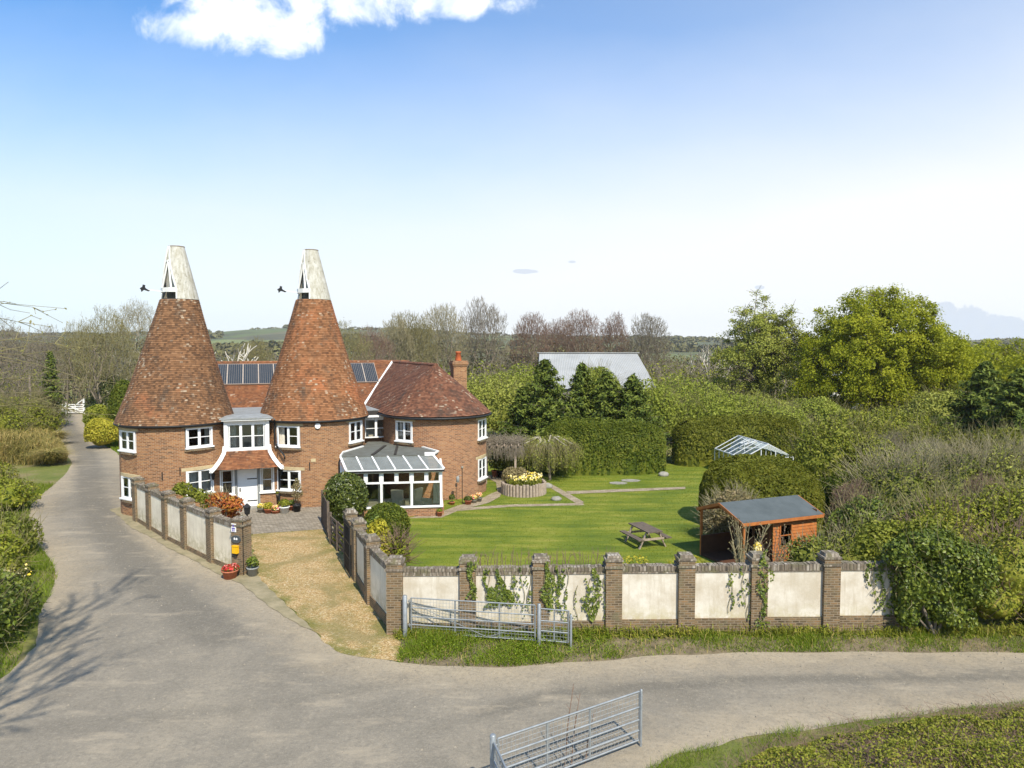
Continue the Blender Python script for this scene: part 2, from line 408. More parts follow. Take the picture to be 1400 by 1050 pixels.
TILE4 = mat_tile('link_tile', [(.15, (0.09392, 0.04208, 0.02295)), (.4, (0.1734, 0.07268, 0.03442)), (.62, (0.2312, 0.09558, 0.04208)), (.85, (0.2673, 0.13, 0.0612))], (.42, .14, .055), .62, .93)

def plain(name, c, rough=.7, var=0.0, vs=3.0, c2=None, bump=0.0, metal=0.0, spec=.3):
    m, t, b = newmat(name); p = t.pos(); b.inputs['Roughness'].default_value = rough; b.inputs['Metallic'].default_value = metal; b.inputs['Specular IOR Level'].default_value = spec
    if c2 is None and var: c2 = tuple(max(0, x*(1-var)) for x in c)
    if c2 is not None:
        t.put(b.inputs['Base Color'], t.ramp(t.noise(p, vs, 5, .65), [(.35, c), (.7, c2)]))
    else: b.inputs['Base Color'].default_value = (*c, 1)
    if bump: t.put(b.inputs['Normal'], t.bump(t.noise(p, vs*8, 4, .7), bump, .02))
    return m
WHITE = plain('white_gloss_paint', (.80, .80, .78), .35, .08, 5)
CREAMW = plain('bay_paint', (.74, .74, .71), .45, .12, 4)
BLACK = plain('black_iron', (.018, .018, .018), .5)
LEAD = plain('lead_sheet', (.30, .31, .31), .55, c2=(.20, .205, .19), vs=2.5, bump=.2)
FELT2 = plain('old_roof_felt', (.13, .135, .12), .9, c2=(.085, .085, .07), vs=2, bump=.3)
STONE = plain('sandstone', (.50, .40, .23), .9, c2=(.36, .28, .16), vs=4, bump=.4)
DARKB = plain('soffit_timber', (.04, .035, .03), .8, .3, 4)
TERRA = plain('terracotta', (.44, .15, .075), .85, .3, 9, bump=.2)
CHPOT = plain('chimney_pot_clay', (.55, .14, .05), .8, .2, 6)
GALV = plain('galvanised_steel', (.33, .35, .36), .5, c2=(.23, .25, .26), vs=6, metal=.45, spec=.5)
ALU = plain('white_aluminium', (.62, .64, .64), .45, .12, 5)
GALV2 = plain('galvanised_mesh_wire', (.33, .35, .36), .55, metal=.3)
OLDWOOD = plain('weathered_timber', (.15, .115, .085), .9, c2=(.08, .062, .05), vs=6, bump=.5)
GREYWOOD = plain('grey_log_timber', (.40, .32, .25), .9, c2=(.24, .19, .145), vs=7, bump=.5)
ORWOOD = plain('stained_cladding', (.44, .155, .04), .65, c2=(.31, .10, .028), vs=5, bump=.15)
DKWOOD = plain('dark_stained_timber', (.10, .042, .02), .75, .3, 5)
FELT = plain('mineral_roof_felt', (.085, .100, .104), .95, c2=(.060, .073, .076), vs=1.6, bump=.35)
SLATEB = plain('sign_slate', (.06, .07, .075), .5)
YEL = plain('yellow_plastic', (.75, .42, .01), .4)
PURP = plain('badge_blue', (.12, .09, .35), .5)
CURT = plain('curtain_cloth', (.66, .62, .53), .9, .2, 6)
DULLR = plain('indoor_furniture_cloth', (.60, .54, .42), .9, .2, 5)
SOLAR = plain('solar_glass', (.020, .029, .040), .6, c2=(.030, .040, .052), vs=3, spec=.25)
SOLFR = plain('solar_frame', (.40, .33, .27), .5, .3, 6)
BARNR = plain('barn_sheet_roof', (.34, .345, .34), .9, c2=(.27, .275, .27), vs=.35)
BARNW = plain('barn_wall', (.22, .20, .17), .9, .3, .5)
STONEG = plain('grey_garden_stone', (.30, .285, .24), .9, .4, 3, bump=.5)
BARK = plain('bark_grey_brown', (.22, .18, .13), .95, c2=(.14, .115, .085), vs=4, bump=.5)
BARKP = plain('bark_pale', (.40, .36, .28), .95, c2=(.25, .225, .17), vs=4)
BARKD = plain('bark_dead_white', (.62, .57, .48), .9, .25, 3)
TWIG_G = plain('twigs_grey_brown', (.225, .19, .14), .95, c2=(.16, .135, .10), vs=.5)
TWIG_R = plain('twigs_red_brown', (.235, .155, .11), .95, c2=(.165, .11, .08), vs=.5)
TWIG_O = plain('twigs_olive', (.245, .215, .095), .95, c2=(.17, .15, .07), vs=.6)
TWIG_P = plain('twigs_pale', (.31, .27, .16), .95, c2=(.22, .195, .105), vs=.8)

def mat_cowl(name, amt):
    m, t, b = newmat(name); p = t.pos(); q = t.mapv(p, (5, 5, .9))
    f = t.noise(q, 1.3, 6, .7); g = t.noise(p, 7, 4, .7)
    c = t.mix(t.ramp(f, [(.36, 0.0), (.62, amt)]), (.52, .51, .46), (.27, .245, .17))
    c = t.mix(t.ramp(g, [(.56, 0.0), (.70, .85)]), c, (.13, .12, .085))
    t.put(b.inputs['Base Color'], c); b.inputs['Roughness'].default_value = .7; return m
COWL = mat_cowl('cowl_boards', .75)
def mat_render(name, base, dirt, amt, algae=(.42, .36, .20)):
    m, t, b = newmat(name); p = t.pos()
    c = t.mix(t.ramp(t.noise(p, 1.1, 5, .65), [(.40, 0.0), (.64, amt)]), base, dirt)
    c = t.mix(t.ramp(t.noise(t.mapv(p, (6, 6, .7)), 1, 5, .65), [(.50, 0.0), (.66, amt*.75)]), c, dirt)
    zz = t.node('ShaderNodeSeparateXYZ'); t.l.new(p, zz.inputs[0])
    low = t.math('MULTIPLY', t.ramp(zz.outputs[2], [(.35, 1.0), (.95, 0.0)]), t.ramp(t.noise(p, 4.5, 5, .7), [(.40, 0.0), (.56, .8)]))
    c = t.mix(low, c, algae)
    c = t.mix(t.ramp(t.noise(p, 12, 3, .7), [(.66, 0.0), (.76, .5)]), c, dirt)
    t.put(b.inputs['Base Color'], c); t.put(b.inputs['Normal'], t.bump(t.noise(p, 16, 4, .7), .25, .02)); return m
RENDW = mat_render('white_wall_render', (.62, .575, .49), (.42, .36, .265), .8)
RENDC = mat_render('cream_wall_render', (.80, .72, .56), (.58, .50, .37), .6)

def mat_glass(name, tint=(.85, .9, .9), refl=.09):
    m = bpy.data.materials.new(name); m.use_nodes = True; t = NT(m.node_tree); out = t.n['Material Output']
    g = t.node('ShaderNodeBsdfGlossy'); g.inputs['Roughness'].default_value = .02; g.inputs['Color'].default_value = (.9, .95, 1, 1)
    tr = t.node('ShaderNodeBsdfTransparent'); tr.inputs[0].default_value = (*tint, 1)
    fr = t.node('ShaderNodeFresnel'); fr.inputs[0].default_value = 1.45
    mx = t.node('ShaderNodeMixShader'); t.put(mx.inputs[0], t.math('ADD', fr.outputs[0], refl, clamp=True)); t.l.new(tr.outputs[0], mx.inputs[1]); t.l.new(g.outputs[0], mx.inputs[2])
    t.l.new(mx.outputs[0], out.inputs[0]); return m
GLASS = mat_glass('window_glass', (.80, .84, .84), .07)
CGLASS = mat_glass('conservatory_glass', (.93, .93, .86), .05)
RGLASS = mat_glass('greenhouse_glass', (.9, .92, .9), .0)
m, t, b = newmat('polycarbonate_roof'); b.inputs['Base Color'].default_value = (.42, .45, .45, 1); b.inputs['Roughness'].default_value = .25; b.inputs['Transmission Weight'].default_value = .0
t.put(b.inputs['Base Color'], t.ramp(t.noise(t.pos(), 2, 5, .7), [(.35, (.36, .375, .365)), (.7, (.27, .28, .27))]))
tl_ = t.node('ShaderNodeBsdfTransparent'); tl_.inputs[0].default_value = (.8, .85, .8, 1); mx_ = t.node('ShaderNodeMixShader'); mx_.inputs[0].default_value = .58
t.l.new(b.outputs[0], mx_.inputs[1]); t.l.new(tl_.outputs[0], mx_.inputs[2]); t.l.new(mx_.outputs[0], t.n['Material Output'].inputs[0]); POLY = m

def mat_leaf(name, stops, nscale=.7, trans=.3, k=.55, rough=.6, spec=.2):
    "leaf colour varies leaf by leaf (rnd) and in broad patches"
    m = bpy.data.materials.new(name); m.use_nodes = True; t = NT(m.node_tree); b = t.n['Principled BSDF']; out = t.n['Material Output']
    f = t.math('ADD', t.math('MULTIPLY', t.attr('rnd'), k), t.math('MULTIPLY', t.noise(t.pos(), nscale, 3, .6), 1-k))
    c = t.ramp(f, stops); t.put(b.inputs['Base Color'], c); b.inputs['Roughness'].default_value = rough; b.inputs['Specular IOR Level'].default_value = spec
    tl = t.node('ShaderNodeBsdfTranslucent'); t.put(tl.inputs[0], c)
    mx = t.node('ShaderNodeMixShader'); mx.inputs[0].default_value = trans
    t.l.new(b.outputs[0], mx.inputs[1]); t.l.new(tl.outputs[0], mx.inputs[2]); t.l.new(mx.outputs[0], out.inputs[0]); return m
L_OAK = mat_leaf('leaf_spring_yellow_green', [(.2, (0.1441, 0.1742, 0.008)), (.5, (0.2809, 0.3029, 0.0144)), (.8, (0.4466, 0.4391, 0.032))], .7, .42)
L_PALE = mat_leaf('leaf_pale_olive', [(.25, (0.1733, 0.1954, 0.0256)), (.5, (0.2783, 0.2987, 0.048)), (.8, (0.378, 0.3907, 0.088))])
L_HEDGE = mat_leaf('leaf_clipped_yew', [(.2, (0.0408, 0.06343, 0.0056)), (.5, (0.102, 0.1351, 0.0112)), (.8, (0.1836, 0.1944, 0.0224))], 1.0)
L_HEDGE2 = mat_leaf('leaf_clipped_hedge_olive', [(.2, (0.06, 0.07419, 0.0064)), (.5, (0.135, 0.1494, 0.0128)), (.8, (0.225, 0.2164, 0.0272))], .8)
L_CON = mat_leaf('leaf_dark_conifer', [(.2, (0.04185, 0.06658, 0.01008)), (.5, (0.1046, 0.1408, 0.01792)), (.8, (0.1953, 0.2241, 0.0336))], .9, .15)
L_WIL = mat_leaf('leaf_fresh_willow', [(.2, (0.1421, 0.1774, 0.01875)), (.5, (0.2416, 0.2809, 0.03375)), (.8, (0.3411, 0.3647, 0.06375))], .5, .35)
L_IVY = mat_leaf('leaf_ivy', [(.2, (0.0391, 0.06182, 0.00704)), (.5, (0.09775, 0.1346, 0.0132)), (.8, (0.1955, 0.2263, 0.0308))], 1.5, .18, .6, .45, .3)
L_IVYY = mat_leaf('leaf_ivy_fresh', [(.2, (0.095, 0.117, 0.012)), (.5, (0.19, 0.2115, 0.02)), (.8, (0.285, 0.288, 0.048))], 1.5, .3, .6)
L_YEL = mat_leaf('leaf_golden', [(.2, (.19, .19, .015)), (.5, (.38, .35, .03)), (.8, (.55, .47, .06))], 1.2, .3)
L_LAUREL = mat_leaf('leaf_glossy_evergreen', [(.2, (0.02888, 0.04536, 0.0072)), (.5, (0.0693, 0.0918, 0.0128)), (.85, (0.1444, 0.162, 0.028))], 1.5, .15, .6, .35, .4)
L_BRAM = mat_leaf('leaf_bramble', [(.2, (0.098, 0.1193, 0.0112)), (.45, (0.1911, 0.2088, 0.0192)), (.7, (0.2744, 0.2735, 0.036)), (.92, (0.245, 0.1492, 0.048))], 1.6, .25, .6)
L_SHRUB = mat_leaf('leaf_mixed_shrub', [(.2, (0.09757, 0.1207, 0.00931)), (.5, (0.19, 0.2161, 0.01862)), (.8, (0.2979, 0.2966, 0.03657))], .9, .25)
L_RED = mat_leaf('leaf_flame_orange', [(.15, (.12, .03, .035)), (.4, (.36, .09, .03)), (.6, (.50, .20, .04)), (.8, (.30, .27, .03)), (.95, (.14, .18, .02))], 2.2, .3, .45)
L_PINK = mat_leaf('leaf_dusty_pink_green', [(.2, (.15, .13, .05)), (.5, (.24, .20, .085)), (.8, (.33, .25, .15))], 1.5, .25)
L_GRASS = mat_leaf('grass_verge_blade', [(.2, (0.08075, 0.124, 0.0064)), (.5, (0.1445, 0.2111, 0.0112)), (.75, (0.2125, 0.2662, 0.0208)), (.95, (0.34, 0.3121, 0.112))], .6, .3)
L_LAWN = mat_leaf('grass_lawn_blade', [(.2, (0.082, 0.1163, 0.0056)), (.5, (0.13, 0.1655, 0.007)), (.8, (0.2, 0.2093, 0.014))], .35, .25, .4)
L_TALL = mat_leaf('grass_long_bleached', [(.15, (0.1515, 0.1537, 0.02772)), (.45, (0.2778, 0.2365, 0.06468)), (.7, (0.4546, 0.343, 0.1201)), (.9, (0.5682, 0.4376, 0.1848))], .5, .3, .5)
L_BUD = mat_leaf('leaf_buds_green', [(.2, (.20, .195, .06)), (.5, (.28, .265, .09)), (.8, (.37, .33, .15))], .6, .3)
L_BUDR = mat_leaf('leaf_buds_red', [(.2, (.19, .085, .055)), (.5, (.25, .12, .075)), (.8, (.30, .17, .11))], .6, .3)
L_FLW = mat_leaf('petals_mixed', [(.1, (.75, .70, .55)), (.45, (.80, .55, .05)), (.6, (.8, .62, .2)), (.8, (.75, .12, .10)), (1, (.8, .3, .5))], 3, .2, .9)
L_DAFF = mat_leaf('petals_daffodil', [(.2, (.80, .58, .05)), (.7, (.80, .72, .40))], 3, .2, .9)
L_WOOD = mat_leaf('far_wood_canopy', [(.15, (0.07956, 0.07416, 0.0272)), (.45, (0.1285, 0.1161, 0.04624)), (.7, (0.153, 0.1452, 0.04896)), (.9, (0.1714, 0.129, 0.06528))], .03, .15, .5)
L_DKBUSH = mat_leaf('leaf_dull_green', [(.2, (0.06669, 0.08309, 0.0112)), (.5, (0.1386, 0.1613, 0.0208)), (.8, (0.2257, 0.2297, 0.04))], .8, .2)

# ---- ground surfaces
m, t, b = newmat('rough_ground'); p = t.pos()
c = t.ramp(t.noise(p, .35, 5, .65), [(.32, (.10, .13, .02)), (.48, (.15, .16, .035)), (.6, (.22, .18, .08)), (.75, (.17, .12, .06))])
c = t.mix(t.ramp(t.noise(p, 7, 4, .7), [(.45, 0.0), (.75, .6)]), c, (.08, .08, .025))
t.put(b.inputs['Base Color'], c); t.put(b.inputs['Normal'], t.bump(t.noise(p, 12, 4, .7), .8, .05)); GROUND = m
m, t, b = newmat('lawn_turf'); p = t.pos()
f = t.math('ADD', t.math('MULTIPLY', t.noise(t.mapv(p, (.28, 1.5, 1), rot=(0, 0, .1)), 1.0, 6, .66), .75), t.math('MULTIPLY', t.noise(p, .45, 4, .6), .25))
c = t.ramp(f, [(.34, (.062, .098, .010)), (.46, (.115, .150, .012)), (.54, (.17, .19, .018)), (.66, (.26, .24, .045))])
c = t.mix(t.ramp(t.noise(p, 16, 3, .7), [(.4, 0.0), (.75, .45)]), c, (.07, .115, .006))
t.put(b.inputs['Base Color'], c); t.put(b.inputs['Normal'], t.bump(t.noise(p, 22, 3, .7), .7, .03)); LAWN = m
m, t, b = newmat('worn_lane_surface'); p = t.pos(); e = t.attr('edge')
tk = t.attr('track'); big = t.noise(p, .22, 5, .62, .4); f2 = t.noise(p, 1.3, 5, .7); spk = t.noise(p, 28, 3, .8)
c = t.ramp(t.math('ADD', t.math('MULTIPLY', big, .7), t.math('MULTIPLY', f2, .3)), [(.34, (.160, .141, .110)), (.5, (.205, .181, .142)), (.64, (.265, .229, .172))])
edge = t.math('SUBTRACT', 1.0, t.math('ADD', t.math('DIVIDE', e, 1.7), t.math('MULTIPLY', t.math('SUBTRACT', f2, .5), 1.5)), clamp=True)
c = t.mix(t.math('MULTIPLY', edge, .7), c, (.37, .30, .20))
c = t.mix(t.math('MULTIPLY', t.ramp(t.math('ADD', tk, t.math('MULTIPLY', t.math('SUBTRACT', f2, .5), .9)), [(.3, 0.0), (.75, 1.0)]), .75), c, (.128, .115, .092))
g9 = t.noise(p, 8, 3, .8); c = t.mix(t.ramp(g9, [(.36, .32), (.48, 0.0)]), c, (.11, .10, .08)); c = t.mix(t.ramp(g9, [(.55, 0.0), (.68, .28)]), c, (.38, .33, .25))
md = t.noise(t.mapv(p, (1, 1, 1), rot=(0, 0, .5)), 1.1, 9, .74, .6); c = t.mix(t.ramp(md, [(.36, .35), (.50, 0.0)]), c, (.15, .134, .106)); c = t.mix(t.ramp(md, [(.56, 0.0), (.72, .4)]), c, (.36, .305, .22))
c = t.mix(t.ramp(spk, [(.52, 0.0), (.74, .35)]), c, (.42, .37, .29))
c = t.mix(t.ramp(t.noise(p, 40, 2, .8), [(.56, 0.0), (.7, .4)]), c, (.13, .115, .095))
c = t.mix(t.ramp(t.noise(t.mapv(p, (.5, 1.6, 1)), .8, 5, .65), [(.56, 0.0), (.70, .45)]), c, (.40, .335, .24))
vc = t.node('ShaderNodeTexVoronoi', feature='DISTANCE_TO_EDGE'); t.put(vc.inputs['Vector'], t.vmath('ADD', p, t.vmath('MULTIPLY', t.node('ShaderNodeTexNoise').outputs['Color'], (.0, .0, 0)))); vc.inputs['Scale'].default_value = .22
c = t.mix(t.math('MULTIPLY', t.ramp(vc.outputs['Distance'], [(.0, .25), (.004, 0.0)]), t.ramp(t.noise(p, .5, 3), [(.45, 0.0), (.6, 1.0)])), c, (.08, .075, .06))
t.put(b.inputs['Base Color'], c); t.put(b.inputs['Normal'], t.bump(t.math('ADD', spk, g9), .6, .025)); b.inputs['Roughness'].default_value = .95; ROAD = m
m, t, b = newmat('drive_shingle'); p = t.pos(); e = t.attr('edge')
v = t.node('ShaderNodeTexVoronoi'); t.put(v.inputs['Vector'], p); v.inputs['Scale'].default_value = 26
sp = t.node('ShaderNodeSeparateColor'); t.l.new(v.outputs['Color'], sp.inputs[0])
c = t.ramp(sp.outputs[0], [(0, (.30, .19, .075)), (.45, (.43, .29, .125)), (.8, (.52, .37, .18)), (1, (.62, .51, .34))])
f = t.noise(p, .55, 5, .65, .5)
c = t.mix(t.ramp(f, [(.47, 0.0), (.62, .75)]), c, (.25, .205, .085))
moss = t.math('MULTIPLY', t.ramp(t.noise(p, .9, 6, .7), [(.44, 0.0), (.6, .85)]), t.ramp(e, [(.15, 1.0), (1.3, .2)]))
c = t.mix(moss, c, (.16, .16, .035))
t.put(b.inputs['Base Color'], c); t.put(b.inputs['Normal'], t.bump(t.math('ADD', v.outputs['Distance'], t.noise(p, 6, 3)), .8, .05)); SHINGLE = m
def mat_setts(name, stops, mortar, bw, rh, rot=0.0):
    m, t, b = newmat(name); p = t.pos(); br = t.node('ShaderNodeTexBrick'); t.put(br.inputs['Vector'], t.mapv(p, rot=(0, 0, rot)))
    for k, v in (('Scale', 1), ('Mortar Size', .018), ('Mortar Smooth', .4), ('Bias', 0), ('Brick Width', bw), ('Row Height', rh)): br.inputs[k].default_value = v
    br.inputs['Color1'].default_value = (0, 0, 0, 1); br.inputs['Color2'].default_value = (1, 1, 1, 1)
    sp = t.node('ShaderNodeSeparateColor'); t.l.new(br.outputs['Color'], sp.inputs[0])
    f = t.math('ADD', t.math('MULTIPLY', sp.outputs[0], .4), t.math('MULTIPLY', t.noise(p, 1.6, 5, .7), .6))
    c = t.mix(t.math('MULTIPLY', br.outputs['Fac'], .8), t.ramp(f, stops), mortar)
    t.put(b.inputs['Base Color'], c); t.put(b.inputs['Normal'], t.bump(t.math('SUBTRACT', t.noise(p, 12, 3, .7), br.outputs['Fac']), .5, .03)); return m
KERBX = None
SETTS = mat_setts('forecourt_setts', [(.2, (.17, .14, .11)), (.5, (.27, .23, .185)), (.8, (.36, .31, .25))], (.14, .13, .08), .24, .12, .35)
PATHB = mat_setts('garden_path_brick', [(.2, (.19, .14, .10)), (.5, (.30, .235, .17)), (.8, (.40, .33, .25))], (.20, .19, .08), .3, .16, .1)
KERBM = plain('kerb_gravel', (.30, .25, .155), .95, c2=(.17, .15, .08), vs=1.8, bump=.6)
m, t, b = newmat('soil_and_leaf_litter'); p = t.pos()
t.put(b.inputs['Base Color'], t.ramp(t.noise(p, 3, 5, .7), [(.3, (.10, .08, .05)), (.55, (.19, .15, .09)), (.75, (.26, .21, .12))])); t.put(b.inputs['Normal'], t.bump(t.noise(p, 14, 4, .7), .8, .05)); SOIL = m
m, t, b = newmat('downland_fields'); p = t.pos()
v = t.node('ShaderNodeTexVoronoi'); t.put(v.inputs['Vector'], t.mapv(t.vmath('ADD', p, (40, 20, 0)), (1, .45, .0))); v.inputs['Scale'].default_value = .0042
sp = t.node('ShaderNodeSeparateColor'); t.l.new(v.outputs['Color'], sp.inputs[0])
c = t.ramp(sp.outputs[0], [(0, (.10, .12, .04)), (.3, (.13, .155, .05)), (.55, (.16, .18, .06)), (.8, (.12, .11, .055)), (1, (.2, .17, .09))], 'CONSTANT')
c = t.mix(t.ramp(t.noise(p, .012, 5, .65), [(.46, 0.0), (.56, .85)]), c, (.07, .068, .035))
t.put(b.inputs['Base Color'], c); HILL = m
# ================================================================== setting: ground, hills, lane, lawn
def polar(name, r0, r1, nr, az0, az1, na, hf, mat, lg=False):
    rr = np.geomspace(r0, r1, nr) if lg else np.linspace(r0, r1, nr); aa = np.radians(np.linspace(az0, az1, na))
    Rr, A = np.meshgrid(rr, aa, indexing='ij'); X = Rr*np.sin(A); Y = Rr*np.cos(A); Zz = hf(X, Y, Rr, A)
    V = np.stack([X, Y, Zz], 2).reshape(-1, 3); i, j = np.meshgrid(np.arange(nr-1), np.arange(na-1), indexing='ij'); a = i*na+j
    F = np.stack([a, a+1, a+na+1, a+na], 2).reshape(-1, 4)[:, ::-1]
    o = bulk(name, [(V, F, None, 0, True)], mat); o['kind'] = 'structure'; return o
polar('ground', .5, 420, 40, -180, 180, 73, lambda X, Y, r, a: 0*X, GROUND, True)
# ridge line of the downs: (photo px, photo py) -> height at 1500 m
RP = np.array([(-400, 452), (0, 458), (120, 460), (280, 456), (340, 451), (395, 449), (460, 452), (540, 452), (640, 458), (760, 462), (900, 463), (1000, 466), (1100, 467), (1500, 468), (1900, 468)], float)
def ridge(a, D): return CAMH+D*np.tan(np.arctan((525-np.interp(np.tan(a)*FPX+700, RP[:, 0], RP[:, 1]))/FPX)-PITCH)/np.cos(a)*np.cos(a)
def hillz(X, Y, r, a):
    t = np.clip((r-400)/1300, 0, 1); s = t*t*(3-2*t); zt = ridge(a, 1700*np.cos(a))
    P = np.stack([X.ravel(), Y.ravel(), X.ravel()*0], 1)
    return -1.0+zt*s+(2.5*sn(P, .011, 3)*np.clip((r.ravel()-420)/400, 0, 1)*(1-s.ravel()*.6)).reshape(X.shape)
polar('hills', 400, 2600, 50, -60, 60, 161, lambda X, Y, r, a: hillz(X, Y, np.minimum(r, 1700), a), HILL, True)

lane_left = [(62, 566), (63, 571), (70, 594), (89, 617), (98, 634), (88, 651), (61, 674), (44, 690), (38, 712), (51, 743), (74, 773), (78, 789), (69, 815), (53, 842), (46, 884), (23, 910), (0, 930), (-40, 965), (-120, 1050)]
lane_right = [(113, 566), (112, 575), (126, 596), (145, 610), (160, 619), (200, 660), (190, 716), (210, 733), (260, 762), (325, 797), (430, 865), (455, 885), (500, 897), (545, 906), (600, 912), (700, 912), (800, 905), (900, 897), (1000, 893), (1100, 892), (1250, 892), (1400, 893), (1600, 893)]
lane_near = [(1600, 940), (1400, 962), (1300, 972), (1200, 984), (1100, 998), (1000, 1013), (930, 1032), (890, 1052)]
def gp(l): return [G(x, y)[:2] for x, y in l]
ll = gp(lane_left); lr = gp(lane_right); ln_ = gp(lane_near)
ll = [(-1.6-9.6, 97.0)]+[tuple(p) for p in ll]; lr[0:0] = [Vector((-6.0-1.2, 97.0))]
lr = [tuple(p) for p in lr]
lr[0] = (ll[0][0]+0.0, 97.0); ll[0] = (lr[0][0]-4.4, 97.0)
# the lane carries on beyond the white gate, behind the camera and off to the right
far_l = G(62, 566); far_r = G(113, 566)
ll[0] = (far_l.x-.3, far_l.y+5); lr[0] = (far_r.x-.6, far_r.y+5)
LANE = ll+[(-13, 8), (-6, 4), (0, 8.5)]+[tuple(p) for p in ln_[::-1]]+[tuple(p) for p in lr[::-1]]
def pl_dist(lines, V):
    d = np.full(len(V), 1e9)
    for l in lines:
        for a, b in zip(l, l[1:]):
            a, b = np.array(a), np.array(b); ab = b-a; t = np.clip(((V-a)@ab)/(ab@ab), 0, 1); d = np.minimum(d, np.linalg.norm(V-a-t[:, None]*ab, axis=1))
    return d
T1 = [tuple(G(x, y)[:2]) for x, y in [(88, 568), (96, 590), (118, 620), (122, 650), (128, 690), (160, 740), (215, 800), (300, 870)]]
T2 = [tuple(G(x, y)[:2]) for x, y in [(660, 975), (760, 950), (900, 938), (1050, 930), (1250, 926), (1400, 924), (1600, 924)]]
T3 = [tuple(G(x, y)[:2]) for x, y in [(30, 1000), (200, 985), (420, 955), (560, 925)]]
def track(V): return np.clip(np.maximum(1.1-pl_dist([T1], V)/1.35, np.maximum(1-pl_dist([T2], V)/.55, .62-pl_dist([T3], V)/1.6)), 0, 1)
sheet('lane', LANE, .012, ROAD, .4, wob=.05, extra={'track': track})
VERGE = [tuple(G(x, y)[:2]) for x, y in [(548, 868), (640, 852), (851, 848), (1142, 853), (1400, 850), (1600, 850), (1600, 893), (1400, 893), (1250, 892), (1100, 892), (1000, 893), (900, 897), (800, 905), (700, 912), (600, 912), (545, 906)]]
DRIVE = [tuple(G(x, y)[:2]) for x, y in [(346, 728), (440, 722), (474, 765), (492, 792), (510, 824), (536, 862), (545, 880), (543, 905), (500, 897), (455, 885), (428, 864), (400, 838), (372, 808), (352, 784)]]
sheet('drive', DRIVE, .018, SHINGLE, .25, wob=.13)
FORE = [tuple(G(x, y)[:2]) for x, y in [(200, 700), (330, 696), (440, 692), (456, 722), (462, 742), (440, 724), (342, 731), (340, 772), (326, 772), (262, 726)]]
sheet('forecourt', FORE, .024, SETTS, .5)
KERB = [tuple(G(x, y)[:2]) for x, y in [(150, 697), (165, 694), (190, 708), (258, 747), (330, 783), (346, 772), (352, 784), (372, 808), (400, 838), (428, 862), (410, 856), (325, 799), (252, 762), (185, 724)]]
sheet('kerb_strip', KERB, .03, KERBM, .2, wob=.06)
LAWNP = [(-7.2, 28.5), (-6.6, 27.5), (-5.6, 26), (-3.3, 21.85), (13.5, 21.85), (14, 33), (17, 52), (-2.2, 52), (-2, 44), (-9, 40), (-9.2, 33)]
sheet('lawn', LAWNP, .008, LAWN, .6)
PATH = [tuple(G(x, y)[:2]) for x, y in [(556, 709), (603, 700), (622, 693), (640, 694), (700, 690), (752, 689), (797, 688), (799, 691), (752, 692), (700, 693), (625, 699), (604, 708)]]
sheet('terrace_path', PATH, .016, PATHB, .3)
sheet('diagonal_path', [tuple(G(x, y)[:2]) for x, y in [(742, 661), (750, 660), (799, 687), (790, 690)]], .02, PATHB, .3)
sheet('back_path', [tuple(G(x, y)[:2]) for x, y in [(774, 672), (937, 666), (937, 669), (778, 676)]], .024, PATHB, .3)
sheet('patio', [tuple(G(x, y)[:2]) for x, y in [(604, 700), (625, 692), (655, 684), (670, 676), (680, 672), (678, 660), (660, 650), (700, 650), (705, 662), (690, 668), (683, 680), (668, 688), (645, 694), (625, 699)]], .028, PATHB, .3)
sheet('flower_border', [(-3.4, 21.95), (12.0, 21.95), (12.0, 22.9), (6, 22.6), (0, 22.5), (-3, 23.2), (-5.2, 27), (-6.2, 27.3)], .02, SOIL, .4, wob=.05)
# grass that nobody could count
P = scatter(LAWNP, 80000, .008)
for nm in ('terrace_path', 'diagonal_path', 'back_path', 'patio', 'flower_border'): pass
PP = [PATH, [tuple(G(x, y)[:2]) for x, y in [(742, 661), (750, 660), (799, 687), (790, 690)]], [tuple(G(x, y)[:2]) for x, y in [(774, 672), (937, 666), (937, 669), (778, 676)]],
      [tuple(G(x, y)[:2]) for x, y in [(604, 700), (625, 692), (655, 684), (670, 676), (680, 672), (678, 660), (660, 650), (700, 650), (705, 662), (690, 668), (683, 680), (668, 688), (645, 694), (625, 699)]]]
for q in PP: P = P[~inside(q, P)]
tag(bulk('lawn_grass', [blades(P, .035, .022, .5)], L_LAWN), kind='stuff')
P = scatter(VERGE, 95000); hh_ = np.clip(sn(P, .9, 2)+.4, 0, 1)*(P[:, 0] < 3)
k = .07+.17*hh_+.10*np.clip(sn(P, 1.7, 5), 0, 1)+.07*rng.random(len(P))**3; de = edist(VERGE, P)
keep = rng.random(len(P)) < np.clip(.34+.62*sn(P, .75, 9)+.42*sn(P, 2.3, 4)+.25*hh_+np.clip(de-.2, 0, .4)*.5, .04, 1); P = P[keep]; k = k[keep]
parts = [blades(P, k[:, None], .020, .6)]
Pw = P[(P[:, 0] < 4) & (rng.random(len(P)) < .3)]; Pw = Pw[:9000]
parts.append(leaves(Pw+np.array([0, 0, .14])+rng.normal(size=Pw.shape)*[.05, .05, .07], np.tile([0, 0, 1.], (len(Pw), 1)), .034, .4))
tag(bulk('verge_grass', parts, L_GRASS), kind='stuff')
sheet('verge', VERGE, .006, SOIL, .4, wob=.08)
Pd = scatter(VERGE, 2600); tag(bulk('dry_grass', [strands(Pd[rng.random(len(Pd)) < .6], .22, .012, 1.1)], L_TALL), kind='stuff')
